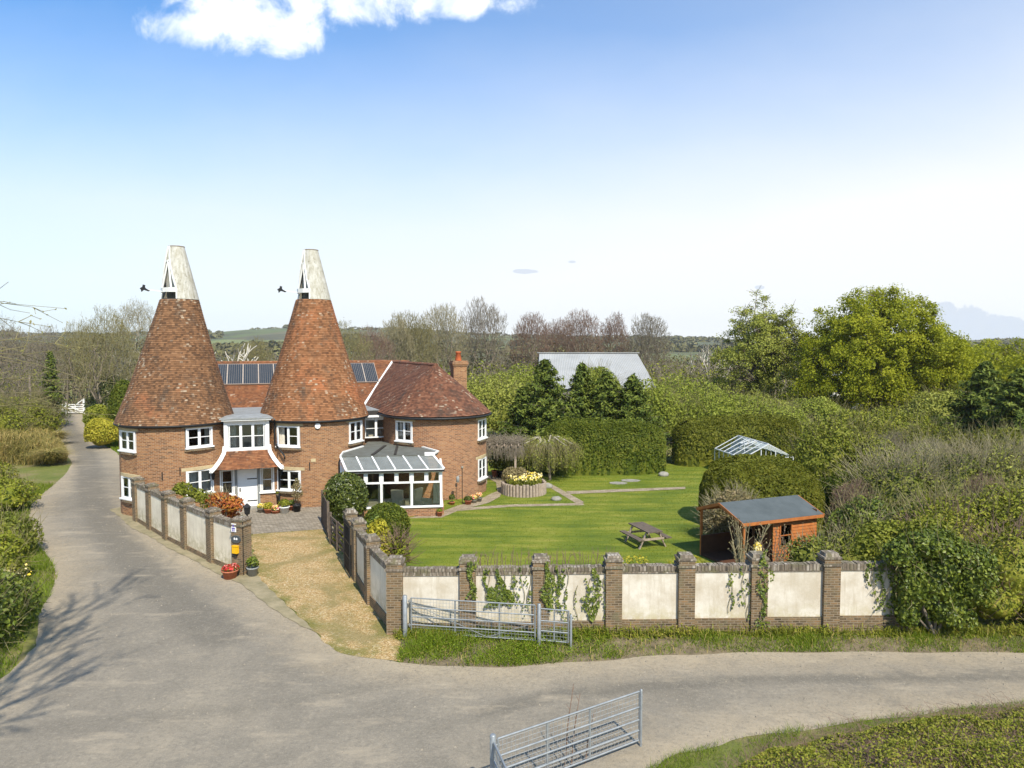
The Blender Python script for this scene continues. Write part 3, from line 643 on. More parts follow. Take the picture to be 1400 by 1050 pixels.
# loose stones on the lane edges
Q_ = scatter(LANE, 60000); ed_ = edist(LANE, Q_); Q_ = Q_[(rng.random(len(Q_)) < .35*np.exp(-ed_/.5)+.03) & (Q_[:, 1] < 45)]
sz_ = .012+.03*rng.random((len(Q_), 1))**3; tt_ = rng.random((len(Q_), 1))*6.28
V = np.stack([Q_+np.concatenate([np.cos(tt_+a)*sz_, np.sin(tt_+a)*sz_, 0*sz_+.012], 1) for a in (0, 2.1, 4.2)]+[Q_+np.concatenate([0*sz_, 0*sz_, sz_*.9+.012], 1)], 1).reshape(-1, 3); b_ = (np.arange(len(Q_))*4)[:, None]
tag(bulk('loose_gravel', [(V, np.concatenate([b_+np.array([[0, 1, 3]]), b_+np.array([[1, 2, 3]]), b_+np.array([[2, 0, 3]])]), None, 0, False)], plain('loose_stones', (.29, .255, .20), .9, .4, 3)), kind='stuff')
# grass and weeds along the left side of the lane
LEFTB = [(-12.4, 16.5), (-15, 21), (-15.6, 27), (-18.4, 31), (-22.6, 35.5), (-26, 39), (-28, 44), (-31, 44), (-34, 36), (-25, 22), (-16, 14)]
P = scatter(LEFTB, 60000); P = P[~inside(LANE, P)]
tag(bulk('bank_grass', [blades(P, .16+.12*np.clip(sn(P, .7, 4)[:, None], 0, 1), .025, .5)], L_GRASS), kind='stuff')
RT = [tuple(G(x, y)[:2]) for x, y in [(113, 575), (126, 596), (145, 610), (160, 619), (175, 612), (165, 590), (150, 585), (120, 580)]]
P = scatter(RT, 9000); P = P[~inside(LANE, P)]
tag(bulk('lane_edge_grass', [blades(P, .2, .04, .5)], L_GRASS), kind='stuff')

# ================================================================== the oast house
U = Vector((.94, .342, 0)).normalized(); V_ = Vector((-U.y, U.x, 0)); O1 = Vector((-18.50, 38, 0))
def H(u, v, z=0.0): return O1+U*u+V_*v+Z*z
BAS = (U, V_, Z)
house = thing('oast_house', 'brick oast house with two tall tiled kiln cones, white cowls and a glazed conservatory', 'house', tuple(H(7, 2)))
def todir(c): d = Vector((-c.x, -c.y, 0)).normalized(); return d
def rot(d, phi): c, s = math.cos(phi), math.sin(phi); return Vector((d.x*c-d.y*s, d.x*s+d.y*c, 0))

def window(parent, c, n, wd, ht, cols=2, bar=True, curtain='sides', sill=True, glass=None, name='window', openl=False):
    "c centre on wall face, n outward"
    n = n.normalized(); Rr = Z.cross(n); B = (Rr, n, Z); c = Vector(c); f = MB(); t = .075
    for s in (-1, 1):
        f.box(c+Rr*s*(wd/2-t/2), (t, .11, ht), basis=B); f.box(c+Z*s*(ht/2-t/2), (wd-2*t, .11, t), basis=B)
    iw = wd-2*t
    for k in range(1, cols): f.box(c+Rr*(-iw/2+iw*k/cols), (.095 if cols < 3 else .05, .10, ht-2*t), basis=B)
    for k in range(cols):
        if openl and k == 0: continue
        cc = c+Rr*(-iw/2+iw*(k+.5)/cols); q = iw/cols-.06
        for s in (-1, 1): f.box(cc+Rr*s*(q/2-.018), (.042, .07, ht-2*t-.002), basis=B)
        if bar: f.box(cc, (q, .045, .038), basis=B)
    o = f.build(name, WHITE, parent)
    g = MB(); g.face([c-Rr*iw/2-Z*(ht/2-t), c+Rr*iw/2-Z*(ht/2-t), c+Rr*iw/2+Z*(ht/2-t), c-Rr*iw/2+Z*(ht/2-t)]) if not openl else \
        g.face([c-Z*(ht/2-t), c+Rr*iw/2-Z*(ht/2-t), c+Rr*iw/2+Z*(ht/2-t), c+Z*(ht/2-t)])
    g.build('pane', glass or GLASS, o)
    if openl:      # left light swung out on its hinge
        hng = c-Rr*iw/2+n*.05; d2 = (Rr*.55+n*.83).normalized(); q = iw/2; s_ = MB(); B2 = (d2, Z.cross(d2)*-1, Z)
        for zz in (-1, 1): s_.box(hng+d2*q/2+Z*zz*(ht/2-.1), (q, .05, .05), basis=B2)
        for e in (.02, q-.02): s_.box(hng+d2*e, (.05, .05, ht-.15), basis=B2)
        s_.build('casement', WHITE, o)
    if sill:
        s_ = MB(); s_.box(c-Z*(ht/2+.035)+n*.06, (wd+.1, .17, .07), basis=B); s_.build('sill', WHITE, o)
    if curtain:
        k_ = MB()
        def drape(x0, x1):
            N = 14; pts = []
            for i in range(N+1):
                x = x0+(x1-x0)*i/N; pts.append(c+Rr*x-n*(.20+.035*math.sin(i*1.9)))
            for a, b in zip(pts, pts[1:]): k_.face([a-Z*ht*.5, b-Z*ht*.5, b+Z*ht*.5, a+Z*ht*.5], sm=True)
        if curtain == 'full': drape(-wd/2, wd/2)
        else:
            if curtain in ('sides', 'left'): drape(-wd/2, -wd*.27)
            if curtain in ('sides', 'right'): drape(wd*.27, wd/2)
        k_.build('curtain', CURT, o)
    return o

def round_wall(c, r, z0, z1, wins, mat, name='round_wall'):
    d = todir(c); fs = set(np.radians(np.arange(-180, 181, 5.0)).round(5)); zs = {z0, z1, z1-.3}
    for ph, wd, a, b in wins:
        ha = math.asin(wd/2/r); fs = {f for f in fs if not (ph-ha-.02 < f < ph+ha+.02)}; fs |= {ph-ha, ph+ha}; zs |= {a, b}
    F = sorted(fs); Zs = sorted(zs); mb = MB()
    P_ = lambda f, z, rr=r: c+rot(d, f)*rr+Z*z
    for i in range(len(F)-1):
        for j in range(len(Zs)-1):
            fm, zm = (F[i]+F[i+1])/2, (Zs[j]+Zs[j+1])/2; hole = False
            for ph, wd, a, b in wins:
                ha = math.asin(wd/2/r)
                if abs(fm-ph) < ha and a < zm < b: hole = True
            if hole: continue
            q = [(F[i], Zs[j]), (F[i+1], Zs[j]), (F[i+1], Zs[j+1]), (F[i], Zs[j+1])]
            mb.face([P_(*p) for p in q], uv=[(p[0]*r, p[1]) for p in q], sm=True)
    for ph, wd, a, b in wins:
        ha = math.asin(wd/2/r); ri = r-.16
        for f in (ph-ha, ph+ha): mb.face([P_(f, a), P_(f, b), P_(f, b, ri), P_(f, a, ri)])
        for z in (a, b): mb.face([P_(ph-ha, z), P_(ph+ha, z), P_(ph+ha, z, ri), P_(ph-ha, z, ri)])
    return mb.build(name, mat, house)
def on_round(c, r, ph, wd, a, b, **k):
    n = rot(todir(c), ph); ha = math.asin(wd/2/r); cc = c+n*(r*math.cos(ha)-.005)+Z*((a+b)/2)
    return window(house, cc, n, wd-.01, b-a-.01, **k)
def arcband(c, r0, r1, ph0, ph1, z0, z1, name, mat, n=10):
    d = todir(c); mb = MB(); A = [ph0+(ph1-ph0)*k/n for k in range(n+1)]; p = lambda f, r, z: c+rot(d, f)*r+Z*z
    for a, b in zip(A, A[1:]):
        mb.face([p(a, r1, z0), p(b, r1, z0), p(b, r1, z1), p(a, r1, z1)], sm=True); mb.face([p(a, r0, z1), p(a, r1, z1), p(b, r1, z1), p(b, r0, z1)]); mb.face([p(a, r0, z0), p(b, r0, z0), p(b, r1, z0), p(a, r1, z0)])
    for f in (ph0, ph1): mb.face([p(f, r0, z0), p(f, r1, z0), p(f, r1, z1), p(f, r0, z1)])
    return mb.build(name, mat, house)

def courses(mb, lower, upper, n, closed=False, lift=.028, swell=0.0, sag=0.0, width_uv=True, seed=0):
    "tile courses lofted from polyline lower to polyline upper, each lapping the one below"
    K = len(lower); rs = random.Random(seed); L = [Vector(p) for p in lower]; Uq = [Vector(p) for p in upper]; nrm = []
    for k in range(K):
        a = L[(k-1) % K] if (closed or k) else L[0]; b = L[(k+1) % K] if (closed or k < K-1) else L[-1]
        nrm.append((b-a).cross(Uq[k]-L[k]).normalized())
    M = K if closed else K-1
    def row(t, off):
        tt = t
        return [L[k].lerp(Uq[k], tt)+nrm[k]*(off-swell*math.sin(math.pi*tt)+.012*math.sin(k*1.7+t*9+seed)) for k in range(K)]
    for i in range(n):
        a, b = row(i/n, lift), row((i+1.12)/n if i < n-1 else 1.0, .004); c0 = row(i/n, .0); sh = rs.random()*5
        x = [sh]
        for k in range(M): x.append(x[-1]+(a[(k+1) % K]-a[k]).length)
        for k in range(M):
            k2 = (k+1) % K
            mb.face([a[k], a[k2], b[k2], b[k]], uv=[(x[k], i+.05), (x[k+1], i+.05), (x[k+1], i+.95), (x[k], i+.95)], sm=False)
            mb.face([c0[k], c0[k2], a[k2], a[k]], uv=[(x[k], i+.04), (x[k+1], i+.04), (x[k+1], i+.06), (x[k], i+.06)])
    return mb
def ring(c, r, z, n=72, sx=0.0, sy=0.0): return [c+Vector((sx+r*math.cos(2*math.pi*k/n), sy+r*math.sin(2*math.pi*k/n), z)) for k in range(n)]

O2 = H(7.34, 0); O3 = H(14.55, -.65)
W1 = [(R(-58), 1.42, 3.45, 4.49), (R(22.8), 1.40, 3.58, 4.60), (R(-57), 1.42, .93, 2.08), (R(22.5), 1.45, 1.1, 2.36)]
W2 = [(R(-30), 1.40, 3.38, 4.50), (R(-30), 1.45, .95, 2.06), (R(53), 1.30, 3.42, 4.58)]
W3 = [(R(-40), 1.30, 3.38, 4.55), (R(65), 1.30, 3.35, 4.5), (R(65), 1.30, .92, 2.15)]
R1, R2 = 2.80, 2.88
for c, wins, r, bm in ((O1, W1, R1, BR_H), (O2, W2, R2, BR_H), (O3, W3, 3.02, BR_R)):
    round_wall(c, r, -.2, 4.82, wins, bm)
on_round(O1, R1, *W1[0], curtain='left'); on_round(O1, R1, *W1[1], curtain='right'); on_round(O1, R1, *W1[2], curtain='full'); on_round(O1, R1, *W1[3], curtain='full')
on_round(O2, R2, *W2[0], curtain='left', openl=True); on_round(O2, R2, *W2[1], curtain=None); on_round(O2, R2, *W2[2], curtain='right')
on_round(O3, 3.02, *W3[0], curtain='left'); on_round(O3, 3.02, *W3[1], curtain='sides'); on_round(O3, 3.02, *W3[2], curtain='sides')
for c, r, ww in ((O1, R1, W1), (O2, R2, W2), (O3, 3.02, W3)):
    for ph, wd, a, b in ww:
        ha = math.asin(wd/2/r)
        if b < 3: arcband(c, r-.1, r+.012, ph-ha-.07, ph+ha+.07, b+.003, b+.17, 'stone_lintel', STONE)
        else: arcband(c, r-.1, r+.01, ph-ha-.06, ph+ha+.06, b+.003, b+.13, 'stone_lintel', STONE)
        arcband(c, r-.1, r+.07, ph-ha-.03, ph+ha+.03, a-.19, a-.075, 'brick_sill', BR_W)
# floors and dark room backs so that the rooms read as rooms
fl = MB()
for c in (O1, O2, O3): fl.lathe([(2.72, 2.75), (0.01, 2.75)], c, 24); fl.lathe([(2.72, 2.9), (0.01, 2.9)], c, 24)
fl.build('upper_floor', DKWOOD, house)
# kiln roofs
def kiln(c, rw, lean, mat, seed, zt):
    mb = MB(); courses(mb, ring(c, rw+.19, 4.80), ring(c, .96, zt, sx=lean), 70, True, .030, swell=.06, seed=seed); return mb.build('kiln_roof', mat, house)
kiln(O1, R1, .34, TILE1, 1, 11.38); kiln(O2, R2, .04, TILE2, 2, 11.55)
for c, dr in ((O1, R1-3), (O2, R2-3)):
    g = MB(); g.lathe([(a_+dr, z_) for a_, z_ in ((3.0, 4.66), (3.14, 4.66), (3.23, 4.72), (3.24, 4.79), (3.16, 4.79), (3.12, 4.74))], c, 60); g.build('gutter', BLACK, house)
# cowls: a tapering curved back of boards, an open mouth to the left with its framed board triangle
def cowl(c, lean, zb, ht, ph):
    root = None; n = 30; c = c+Vector((lean, 0, 0)); top = Vector((-.10, .0, 0)); rb, rt = .99, .40
    face = rot(todir(c), ph)      # direction the mouth opens to
    P_ = lambda f, t, off=0.0: c+top*t+rot(face, f)*((rb+(rt-rb)*t)+off)+Z*(zb+ht*t)
    mb = MB(); TT = (0, .17, .4, .6, .8, 1)
    def half(t): return R(54) if t <= .17 else R(54-46*(t-.17)/.83)
    def ang(k, t): h = half(t); return h+(2*math.pi-2*h)*k/n
    for k in range(n):
        for t0, t1 in zip(TT, TT[1:]):
            q = [(ang(k, t0), t0), (ang(k+1, t0), t0), (ang(k+1, t1), t1), (ang(k, t1), t1)]
            mb.face([P_(*x) for x in q]); mb.face([P_(*x, -.05) for x in q[::-1]])
        mb.face([P_(ang(k, 0), 0, -.05), P_(ang(k+1, 0), 0, -.05), P_(ang(k+1, 0), 0), P_(ang(k, 0), 0)])
    for k in (0, n):
        for t0, t1 in zip(TT, TT[1:]): mb.face([P_(ang(k, t0), t0, -.05), P_(ang(k, t0), t0), P_(ang(k, t1), t1), P_(ang(k, t1), t1, -.05)])
    o = mb.build('cowl', COWL, house)
    s = MB()
    for k in (0, n):
        for t0, t1 in zip(TT, TT[1:]): s.bar(P_(ang(k, t0), t0, .015), P_(ang(k, t1), t1, .015), .07, .05)
    for f in (-54, -27, 0, 27): s.bar(P_(R(f), .17, -.02), P_(R(f+27), .17, -.02), .06, .24)
    hb_ = half(.72); s.bar(P_(-hb_, .72, -.01), P_(hb_, .72, -.01), .05, .07)
    apx = P_(0, .74, -.06); s.bar(P_(R(-34), .2, -.05), apx, .08, .05); s.bar(P_(R(34), .2, -.05), apx, .08, .05)
    s.build('mouth_frame', CREAMW, o)
    bk = MB(); bk.face([P_(R(-52), .22, -.16), P_(R(52), .22, -.16), P_(R(20), .76, -.10), P_(R(-20), .76, -.10)]); bk.face([P_(-hb_, .72, -.03), P_(hb_, .72, -.03), P_(R(8), 1, -.03), P_(R(-8), 1, -.03)]); bk.build('mouth_boards', COWL, o)
    cap = MB(); cap.lathe([(rt+.015, zb+ht-.02), (rt+.02, zb+ht+.03), (.01, zb+ht+.07)], c+top, 20); cap.build('cap', BARK, o)
    cu = MB(); cu.lathe([(.95, zb-.03), (.92, zb+.02), (.3, zb+.02)], c, 24); cu.build('kiln_collar', DARKB, o)
    v = MB(); e = P_(0, .14, .02); vd = Vector((-1, -.08, 0)).normalized(); tip = e+vd*1.05+Z*.12
    v.bar(e, tip, .03, .035); v.build('vane_arm', WHITE, o)
    lf = MB(); bz = Z; sd = vd
    outl = [(-.02, -.16), (.10, -.05), (.34, -.13), (.42, -.08), (.22, .02), (.16, .10), (.18, .2), (.06, .24), (.04, .12), (-.06, .06), (-.10, .02), (-.04, -.04)]
    th = Vector((0, 1, 0))*.02
    q0 = [tip-sd*a+bz*b-th for a, b in outl]; q1 = [p+th*2 for p in q0]
    lf.face(q0); lf.face(q1[::-1])
    for i in range(len(q0)): lf.face([q0[i], q0[(i+1) % len(q0)], q1[(i+1) % len(q0)], q1[i]])
    lf.build('vane_ornament', BLACK, o)
cowl(O1, .34, 11.40, 2.86, R(-62)); cowl(O2, .04, 11.56, 2.86, R(-66))

# link range behind the kilns
mb = MB()
a0, a1 = -3.0, 15.0
for u0, v0, u1, v1 in ((a0, 4.7, a1, 4.7), (a1, 4.7, a1, 14.3), (a1, 14.3, a0, 14.3), (a0, 14.3, a0, 4.7)):
    mb.face([H(u0, v0, -.2), H(u1, v1, -.2), H(u1, v1, 4.8), H(u0, v0, 4.8)])
mb.face([H(a0, 4.7, 4.8), H(a0, 9.5, 7.6), H(a0, 14.3, 4.8)])
mb.build('link_wall', BR_H, house)
mb = MB(); courses(mb, [H(a0-.1+k, 4.45, 4.83) for k in np.linspace(0, a1-a0, 24)], [H(a0-.1+k, 9.5, 7.75) for k in np.linspace(0, a1-a0, 24)], 46, lift=.03, seed=4)
courses(mb, [H(a1-k, 14.55, 4.83) for k in np.linspace(0, a1-a0+.1, 10)], [H(a1-k, 9.5, 7.75) for k in np.linspace(0, a1-a0+.1, 10)], 46, lift=.03, seed=5)
mb.build('link_roof', TILE4, house)
mb = MB()
for k in range(60): mb.tube(H(a0-.1+k*.3, 9.5, 7.74), H(a0-.1+k*.3+.29, 9.5, 7.74), .115, .125, 8)
mb.build('ridge_tiles', TILE4, house)
# solar collectors on the link roof
def slope(u, t, off=0.0):
    nn = Vector((0, 0, 0))-V_*.505+Z*.863; return H(u, 4.45+5.05*t, 4.83+2.92*t)+nn*off
for us in ((1.35, 2.33, 3.31, 4.29, 5.27), (9.55, 10.45, 11.35)):
    for u0 in us:
        u1 = u0+(.94 if us[0] < 5 else .86); p = MB(); t0, t1 = .50, .93
        nrm = (slope(0, 0, 1)-slope(0, 0, 0)); sd = (slope(0, 1)-slope(0, 0)).normalized(); c = (slope(u0, t0, .10)+slope(u1, t1, .10))/2; L = (slope(0, t1)-slope(0, t0)).length
        p.box(c, (u1-u0, L, .06), basis=(U, sd, nrm)); o = p.build('solar_panel', SOLAR, house)
        f = MB()
        for s in (-1, 1): f.box(c+U*s*(u1-u0)/2, (.035, L+.04, .075), basis=(U, sd, nrm)); f.box(c+sd*s*L/2, (u1-u0-.04, .035, .075), basis=(U, sd, nrm))
        for k in range(1, 7): f.box(c+U*((u1-u0)*(k/7-.5))+nrm*.031, (.010, L-.04, .006), basis=(U, sd, nrm))
        f.build('panel_frame', SOLFR, o)
# wing with the rounded end
wA = Vector((-.42, .9075, 0)).normalized(); wR = Vector((wA.y, -wA.x, 0))
def Wg(s, t, z): return O3+wR*s+wA*t+Z*z
mb = MB(); mb.face([Wg(-3.02, 0, -.2), Wg(-3.02, 16, -.2), Wg(-3.02, 16, 4.82), Wg(-3.02, 0, 4.82)][::-1]); mb.face([Wg(3.02, 0, -.2), Wg(3.02, 16, -.2), Wg(3.02, 16, 4.82), Wg(3.02, 0, 4.82)])
mb.face([Wg(-3.02, 16, -.2), Wg(3.02, 16, -.2), Wg(3.02, 16, 4.82), Wg(0, 16, 7.6), Wg(-3.02, 16, 4.82)][::-1])
mb.build('wing_wall', BR_R, house)
lo = [Wg(-3.28, t, 4.84) for t in np.linspace(16, .6, 16)]+[Wg(-3.28*math.cos(a), -3.28*math.sin(a), 4.84) for a in np.linspace(0, math.pi, 34)]+[Wg(3.28, t, 4.84) for t in np.linspace(.6, 16, 16)]
up = [Wg(-.02, t, 7.72) for t in np.linspace(16, .6, 16)]+[Wg(-.06*math.cos(a), .25-.06*math.sin(a), 7.72) for a in np.linspace(0, math.pi, 34)]+[Wg(.02, t, 7.72) for t in np.linspace(.6, 16, 16)]
mb = MB(); courses(mb, lo, up, 40, lift=.03, swell=-.05, seed=8); mb.build('wing_roof', TILE3, house)
mb = MB()
for k in range(52): mb.tube(Wg(0, .1+k*.3, 7.71), Wg(0, .39+k*.3, 7.71), .13, .12, 8)
mb.build('ridge_tiles', TILE3, house)
mb = MB()
ed = [p+(p-Wg(0, 0, p.z)).normalized()*.06 if False else p for p in lo]
mb.path([p-Z*.10 for p in lo], .075, 6); mb.build('gutter', BLACK, house)
mb = MB()
for a, b in zip(lo, lo[1:]):
    ia, ib = Wg(*(0, 0, 0)), None
    mb.face([a-Z*.05, b-Z*.05, b.lerp(O3+wA*max(0, (b-O3).dot(wA))+Z*b.z, .09)-Z*.14, a.lerp(O3+wA*max(0, (a-O3).dot(wA))+Z*a.z, .09)-Z*.14])
mb.build('soffit', DARKB, house)
# valley / verge line between wing and link roof
def onwing(s, z):   # left slope of the wing at distance s left of its ridge
    best = None
    for t in np.linspace(0, 14, 1400):
        p = Wg(-s, t, z); v = (p-O1).dot(V_); zl = 4.83+2.92*(v-4.45)/5.05
        if zl >= z-.001: return p
    return Wg(-s, 10, z)
pv = [onwing(s, 7.72-2.88*s/3.28)+Z*.10 for s in np.linspace(.05, 3.3, 8)]
mb = MB()
for a, b in zip(pv, pv[1:]): mb.bar(a, b, .17, .06)
mb.build('verge_flashing', CREAMW, house)
# chimney
chc = Vector((-3.62, 46.9, 0)); mb = MB(); mb.box(chc+Z*3.55, (.92, .82, 8.0), basis=BAS); mb.box(chc+Z*7.60, (1.02, .92, .10), basis=BAS); mb.box(chc+Z*7.73, (1.12, 1.02, .16), basis=BAS); mb.box(chc+Z*7.86, (1.0, .9, .10), basis=BAS)
ch = mb.build('chimney', BR_H, house)
mb = MB(); mb.lathe([(.20, 7.90), (.22, 7.95), (.15, 8.42), (.19, 8.44), (.19, 8.52), (.13, 8.53), (.12, 8.2)], chc-U*.02, 18); mb.build('chimney_pot', CHPOT, ch)

# entrance bay between the kilns: porch wall, door, side lights, tiled skirt, white bay window, lead roof
uc = 3.64
def wallhole(parent, name, mat, vpl, u0, u1, z0, z1, holes, th=.16):
    us = sorted({u0, u1}|{h[0] for h in holes}|{h[1] for h in holes}); zs = sorted({z0, z1}|{h[2] for h in holes}|{h[3] for h in holes}); mb = MB()
    for a, b in zip(us, us[1:]):
        for c, d in zip(zs, zs[1:]):
            if any(h[0] < (a+b)/2 < h[1] and h[2] < (c+d)/2 < h[3] for h in holes): continue
            mb.face([H(a, vpl, c), H(b, vpl, c), H(b, vpl, d), H(a, vpl, d)])
    for h in holes:
        a, b, c, d = h
        for q in ([(a, c), (a, d)], [(b, c), (b, d)], [(a, c), (b, c)], [(a, d), (b, d)]):
            mb.face([H(q[0][0], vpl, q[0][1]), H(q[1][0], vpl, q[1][1]), H(q[1][0], vpl+th, q[1][1]), H(q[0][0], vpl+th, q[0][1])])
    return mb.build(name, mat, parent)
vp = -1.88
hl = [(uc-.56, uc+.52, -.05, 2.22), (uc-1.42, uc-.66, .82, 2.20), (uc+.62, uc+1.38, .84, 2.22)]
wallhole(house, 'porch_wall', BR_H, vp, 1.9, 5.4, -.2, 2.4, hl)
mb = MB(); f_ = lambda u, z, w_, h_: mb.box(H(u, vp+.03, z), (w_, .12, h_), basis=BAS)
f_(uc-.60, 1.1, .10, 2.3); f_(uc+.57, 1.1, .11, 2.3); mb.build('door_posts', LEAD, house)
mb = MB(); mb.box(H(uc-.02, vp+.06, 1.08), (1.02, .06, 2.16), basis=BAS); door = mb.build('door', WHITE, house)
mb = MB()
for zz in (.42, 1.62): mb.box(H(uc+.22, vp+.02, zz), (.50, .02, .05), basis=BAS)
mb.build('strap_hinge', BLACK, door)
mb = MB(); mb.box(H(uc-.40, vp+.02, 1.05), (.06, .03, .2), basis=BAS); mb.tube(H(uc-.40, vp-.0, 1.08), H(uc-.40, vp-.05, 1.08), .025); mb.build('handle', BLACK, door)
window(house, H(uc-1.04, vp+.05, 1.51), -V_, .74, 1.36, cols=1, curtain=None, sill=True); window(house, H(uc+1.0, vp+.05, 1.53), -V_, .74, 1.36, cols=1, curtain=None)
mb = MB(); mb.box(H(uc, vp+1.3, 1.2), (2.4, .05, 2.4), basis=BAS); mb.box(H(uc+1.1, vp+.6, .5), (.5, .5, .9), basis=BAS); mb.build('hall_partition', DULLR, house)
mb = MB(); mb.box(H(uc, vp-.25, .05), (1.5, .5, .12), basis=BAS); mb.build('door_step', STONEG, house)
lo = [H(uc+x, -2.82+.06*abs(x)**2, 2.32) for x in np.linspace(-1.62, 1.66, 14)]; up = [H(uc+x, -2.12, 3.22) for x in np.linspace(-1.02, 1.04, 14)]
mb = MB(); courses(mb, lo, up, 12, lift=.03, swell=.09, seed=12); mb.build('porch_roof', TILE4, house)
mb = MB()
for a, b in zip(lo, lo[1:]): mb.face([a, b, H((b-O1).dot(U), vp, 2.36), H((a-O1).dot(U), vp, 2.36)])
mb.build('porch_soffit', DARKB, house)
for s in (-1, 1):
    mb = MB(); pts = [H(uc+s*1.12, -2.10, 3.5), H(uc+s*1.16, -2.14, 3.15), H(uc+s*1.34, -2.36, 2.80), H(uc+s*1.60, -2.64, 2.46), H(uc+s*1.80, -2.85, 2.27)]
    for a, b in zip(pts, pts[1:]): mb.bar(a, b, .20, .10, up=V_)
    mb.bar(pts[-1], H(uc+s*1.78, -2.0, 2.30), .12, .10)
    mb.build('bargeboard', CREAMW, house)
    mb = MB(); q = [H(uc+s*1.08, -2.1, 3.5)]+[p for p in pts[1:]]+[H(uc+s*1.7, -1.6, 2.27), H(uc+s*1.08, -1.6, 3.4)]
    mb.face(q); mb.build('cheek_boards', CREAMW, house)
# bay window box
mb = MB()
for s in (-1, 1): mb.box(H(uc+s*1.07, -1.75, 4.05), (.16, .72, 1.76), basis=BAS)
mb.box(H(uc, -2.0, 3.24), (1.98, .16, .14), basis=BAS); mb.box(H(uc, -2.0, 4.80), (1.98, .16, .22), basis=BAS); mb.box(H(uc, -2.14, 4.93), (2.5, .36, .13), basis=BAS)
mb.build('bay_frame', CREAMW, house)
window(house, H(uc, -2.0, 4.0), -V_, 1.98, 1.38, cols=3, curtain='sides', sill=False)
mb = MB(); mb.box(H(uc, -.6, 4.1), (2.2, .05, 1.8), basis=BAS); mb.build('bay_room_wall', DULLR, house)
mb = MB(); q = [H(uc-1.36, -2.36, 5.0), H(uc+1.36, -2.36, 5.0), H(uc+1.05, -1.3, 5.09), H(uc+.80, .5, 5.06), H(uc+1.1, 4.6, 5.02), H(uc-1.1, 4.6, 5.02), H(uc-.80, .5, 5.06), H(uc-1.05, -1.3, 5.09)]
mb.face(q)
for a, b in zip(q, q[1:]+q[:1]): mb.face([a-Z*.06, b-Z*.06, b, a])
mb.build('lead_roof', LEAD, house)
mb = MB(); mb.path([H(uc+1.42, -2.35, 4.9), H(uc+1.44, -2.0, 4.72), H(uc+1.44, -1.95, 3.5), H(uc+1.9, -2.5, 2.9), H(uc+1.94, -2.0, 2.6), H(uc+1.62, -2.05, 2.2), H(uc+1.62, -2.05, 0)], .05); mb.build('drainpipe', BLACK, house)
# recessed window between second kiln and wing
mb = MB(); wc = H(10.98, .35); mb.face([H(9.4, .7, 2.4), H(12.4, .7, 2.4), H(12.4, .7, 3.3), H(9.4, .7, 3.3)]); mb.build('recess_wall', BR_H, house)
window(house, H(10.98, .45, 3.86), -V_, 1.52, 1.16, cols=2, curtain='sides', sill=False)
mb = MB(); mb.box(H(10.98, .40, 4.50), (1.56, .16, .13), basis=BAS); mb.box(H(10.98, .3, 4.62), (1.62, .36, .10), basis=BAS); mb.build('window_hood', WHITE, house)
mb = MB(); mb.box(H(10.95, .65, 4.80), (1.9, .10, .28), basis=BAS); mb.build('fascia', DARKB, house)
mb = MB(); mb.box(H(10.95, 2.7, 4.93), (1.9, 4.2, .06), basis=BAS); mb.build('gully_roof', LEAD, house)
mb = MB(); mb.box(H(10.95, 1.8, 3.6), (2.4, .05, 2.4), basis=BAS); mb.build('landing_wall', DULLR, house)
mb = MB(); mb.path([H(11.72, .0, 4.75), H(11.74, .1, 4.5), H(11.74, .1, 3.0)], .05); mb.build('drainpipe', BLACK, house)
# alarm box, wall ties, lanterns, stone tablet
n = rot(todir(O2), R(3)); c = O2+n*2.92+Z*4.50; mb = MB(); mb.tube(c-n*.03, c+n*.05, .17, .15, 8); mb.build('alarm_box', WHITE, house)
n = rot(todir(O2), R(-2)); c = O2+n*2.89+Z*2.62; mb = MB(); mb.box(c, (.26, .03, .18), basis=(Z.cross(n), n, Z)); mb.build('stone_tablet', STONE, house)
for cc, ph, z in ((O1, 2, 2.4), (O2, -6, 2.3), (O1, -15, 2.2)):
    n = rot(todir(cc), R(ph)); c = cc+n*((R1 if cc is O1 else R2)+.02)+Z*z; mb = MB(); mb.box(c, (.05, .03, .42), basis=(Z.cross(n), n, Z)); mb.build('wall_tie', BLACK, house)
for s, z in ((-1.72, 1.95), (1.72, 1.95)):
    c = H(uc+s, -2.15, z); mb = MB(); mb.lathe([(.02, -.22), (.07, -.16), (.10, .05), (.13, .07), (.02, .2)], c, 8, sm=False); mb.bar(c+Z*.12, c+Z*.12+V_*.35, .03, .03); mb.build('wall_lantern', BLACK, house)

# conservatory
CA = Vector((-8.38, 35.25, 0)); CB = Vector((-3.66, 35.85, 0)); cu = (CB-CA).normalized(); cv = Vector((-cu.y, cu.x, 0)); CL = (CB-CA).length; CBS = (cu, cv, Z)
def K(a, b, z): return CA+cu*a+cv*b+Z*z
bl = K(-.75, 2.9, 0)      # where the left return meets the kiln
mb = MB(); mb.box(K(CL/2, .08, .22), (CL, .22, .54), basis=CBS)
lv = (bl-CA).normalized(); ln = Vector((lv.y, -lv.x, 0))
mb.bar(CA+Z*.22+lv*.2, bl+Z*.22, .2, .54); mb.bar(CB+Z*.22+cv*.2, CB+cv*4.2+Z*.22, .2, .54)
con = mb.build('conservatory', BR_R, house)
fr = MB(); zt, zm, zb = 2.44, 1.80, .52
fr.box(K(CL/2, 0, zb), (CL+.1, .2, .09), basis=CBS); fr.box(K(CL/2, 0, zt-.05), (CL+.06, .14, .16), basis=CBS); fr.box(K(CL/2, 0, zm), (CL, .11, .09), basis=CBS)
pos = [0.06, CL*.345, CL*.67, CL-.05]
for a in pos: fr.box(K(a, 0, (zt+zb)/2), (.12, .125, zt-zb), basis=CBS)
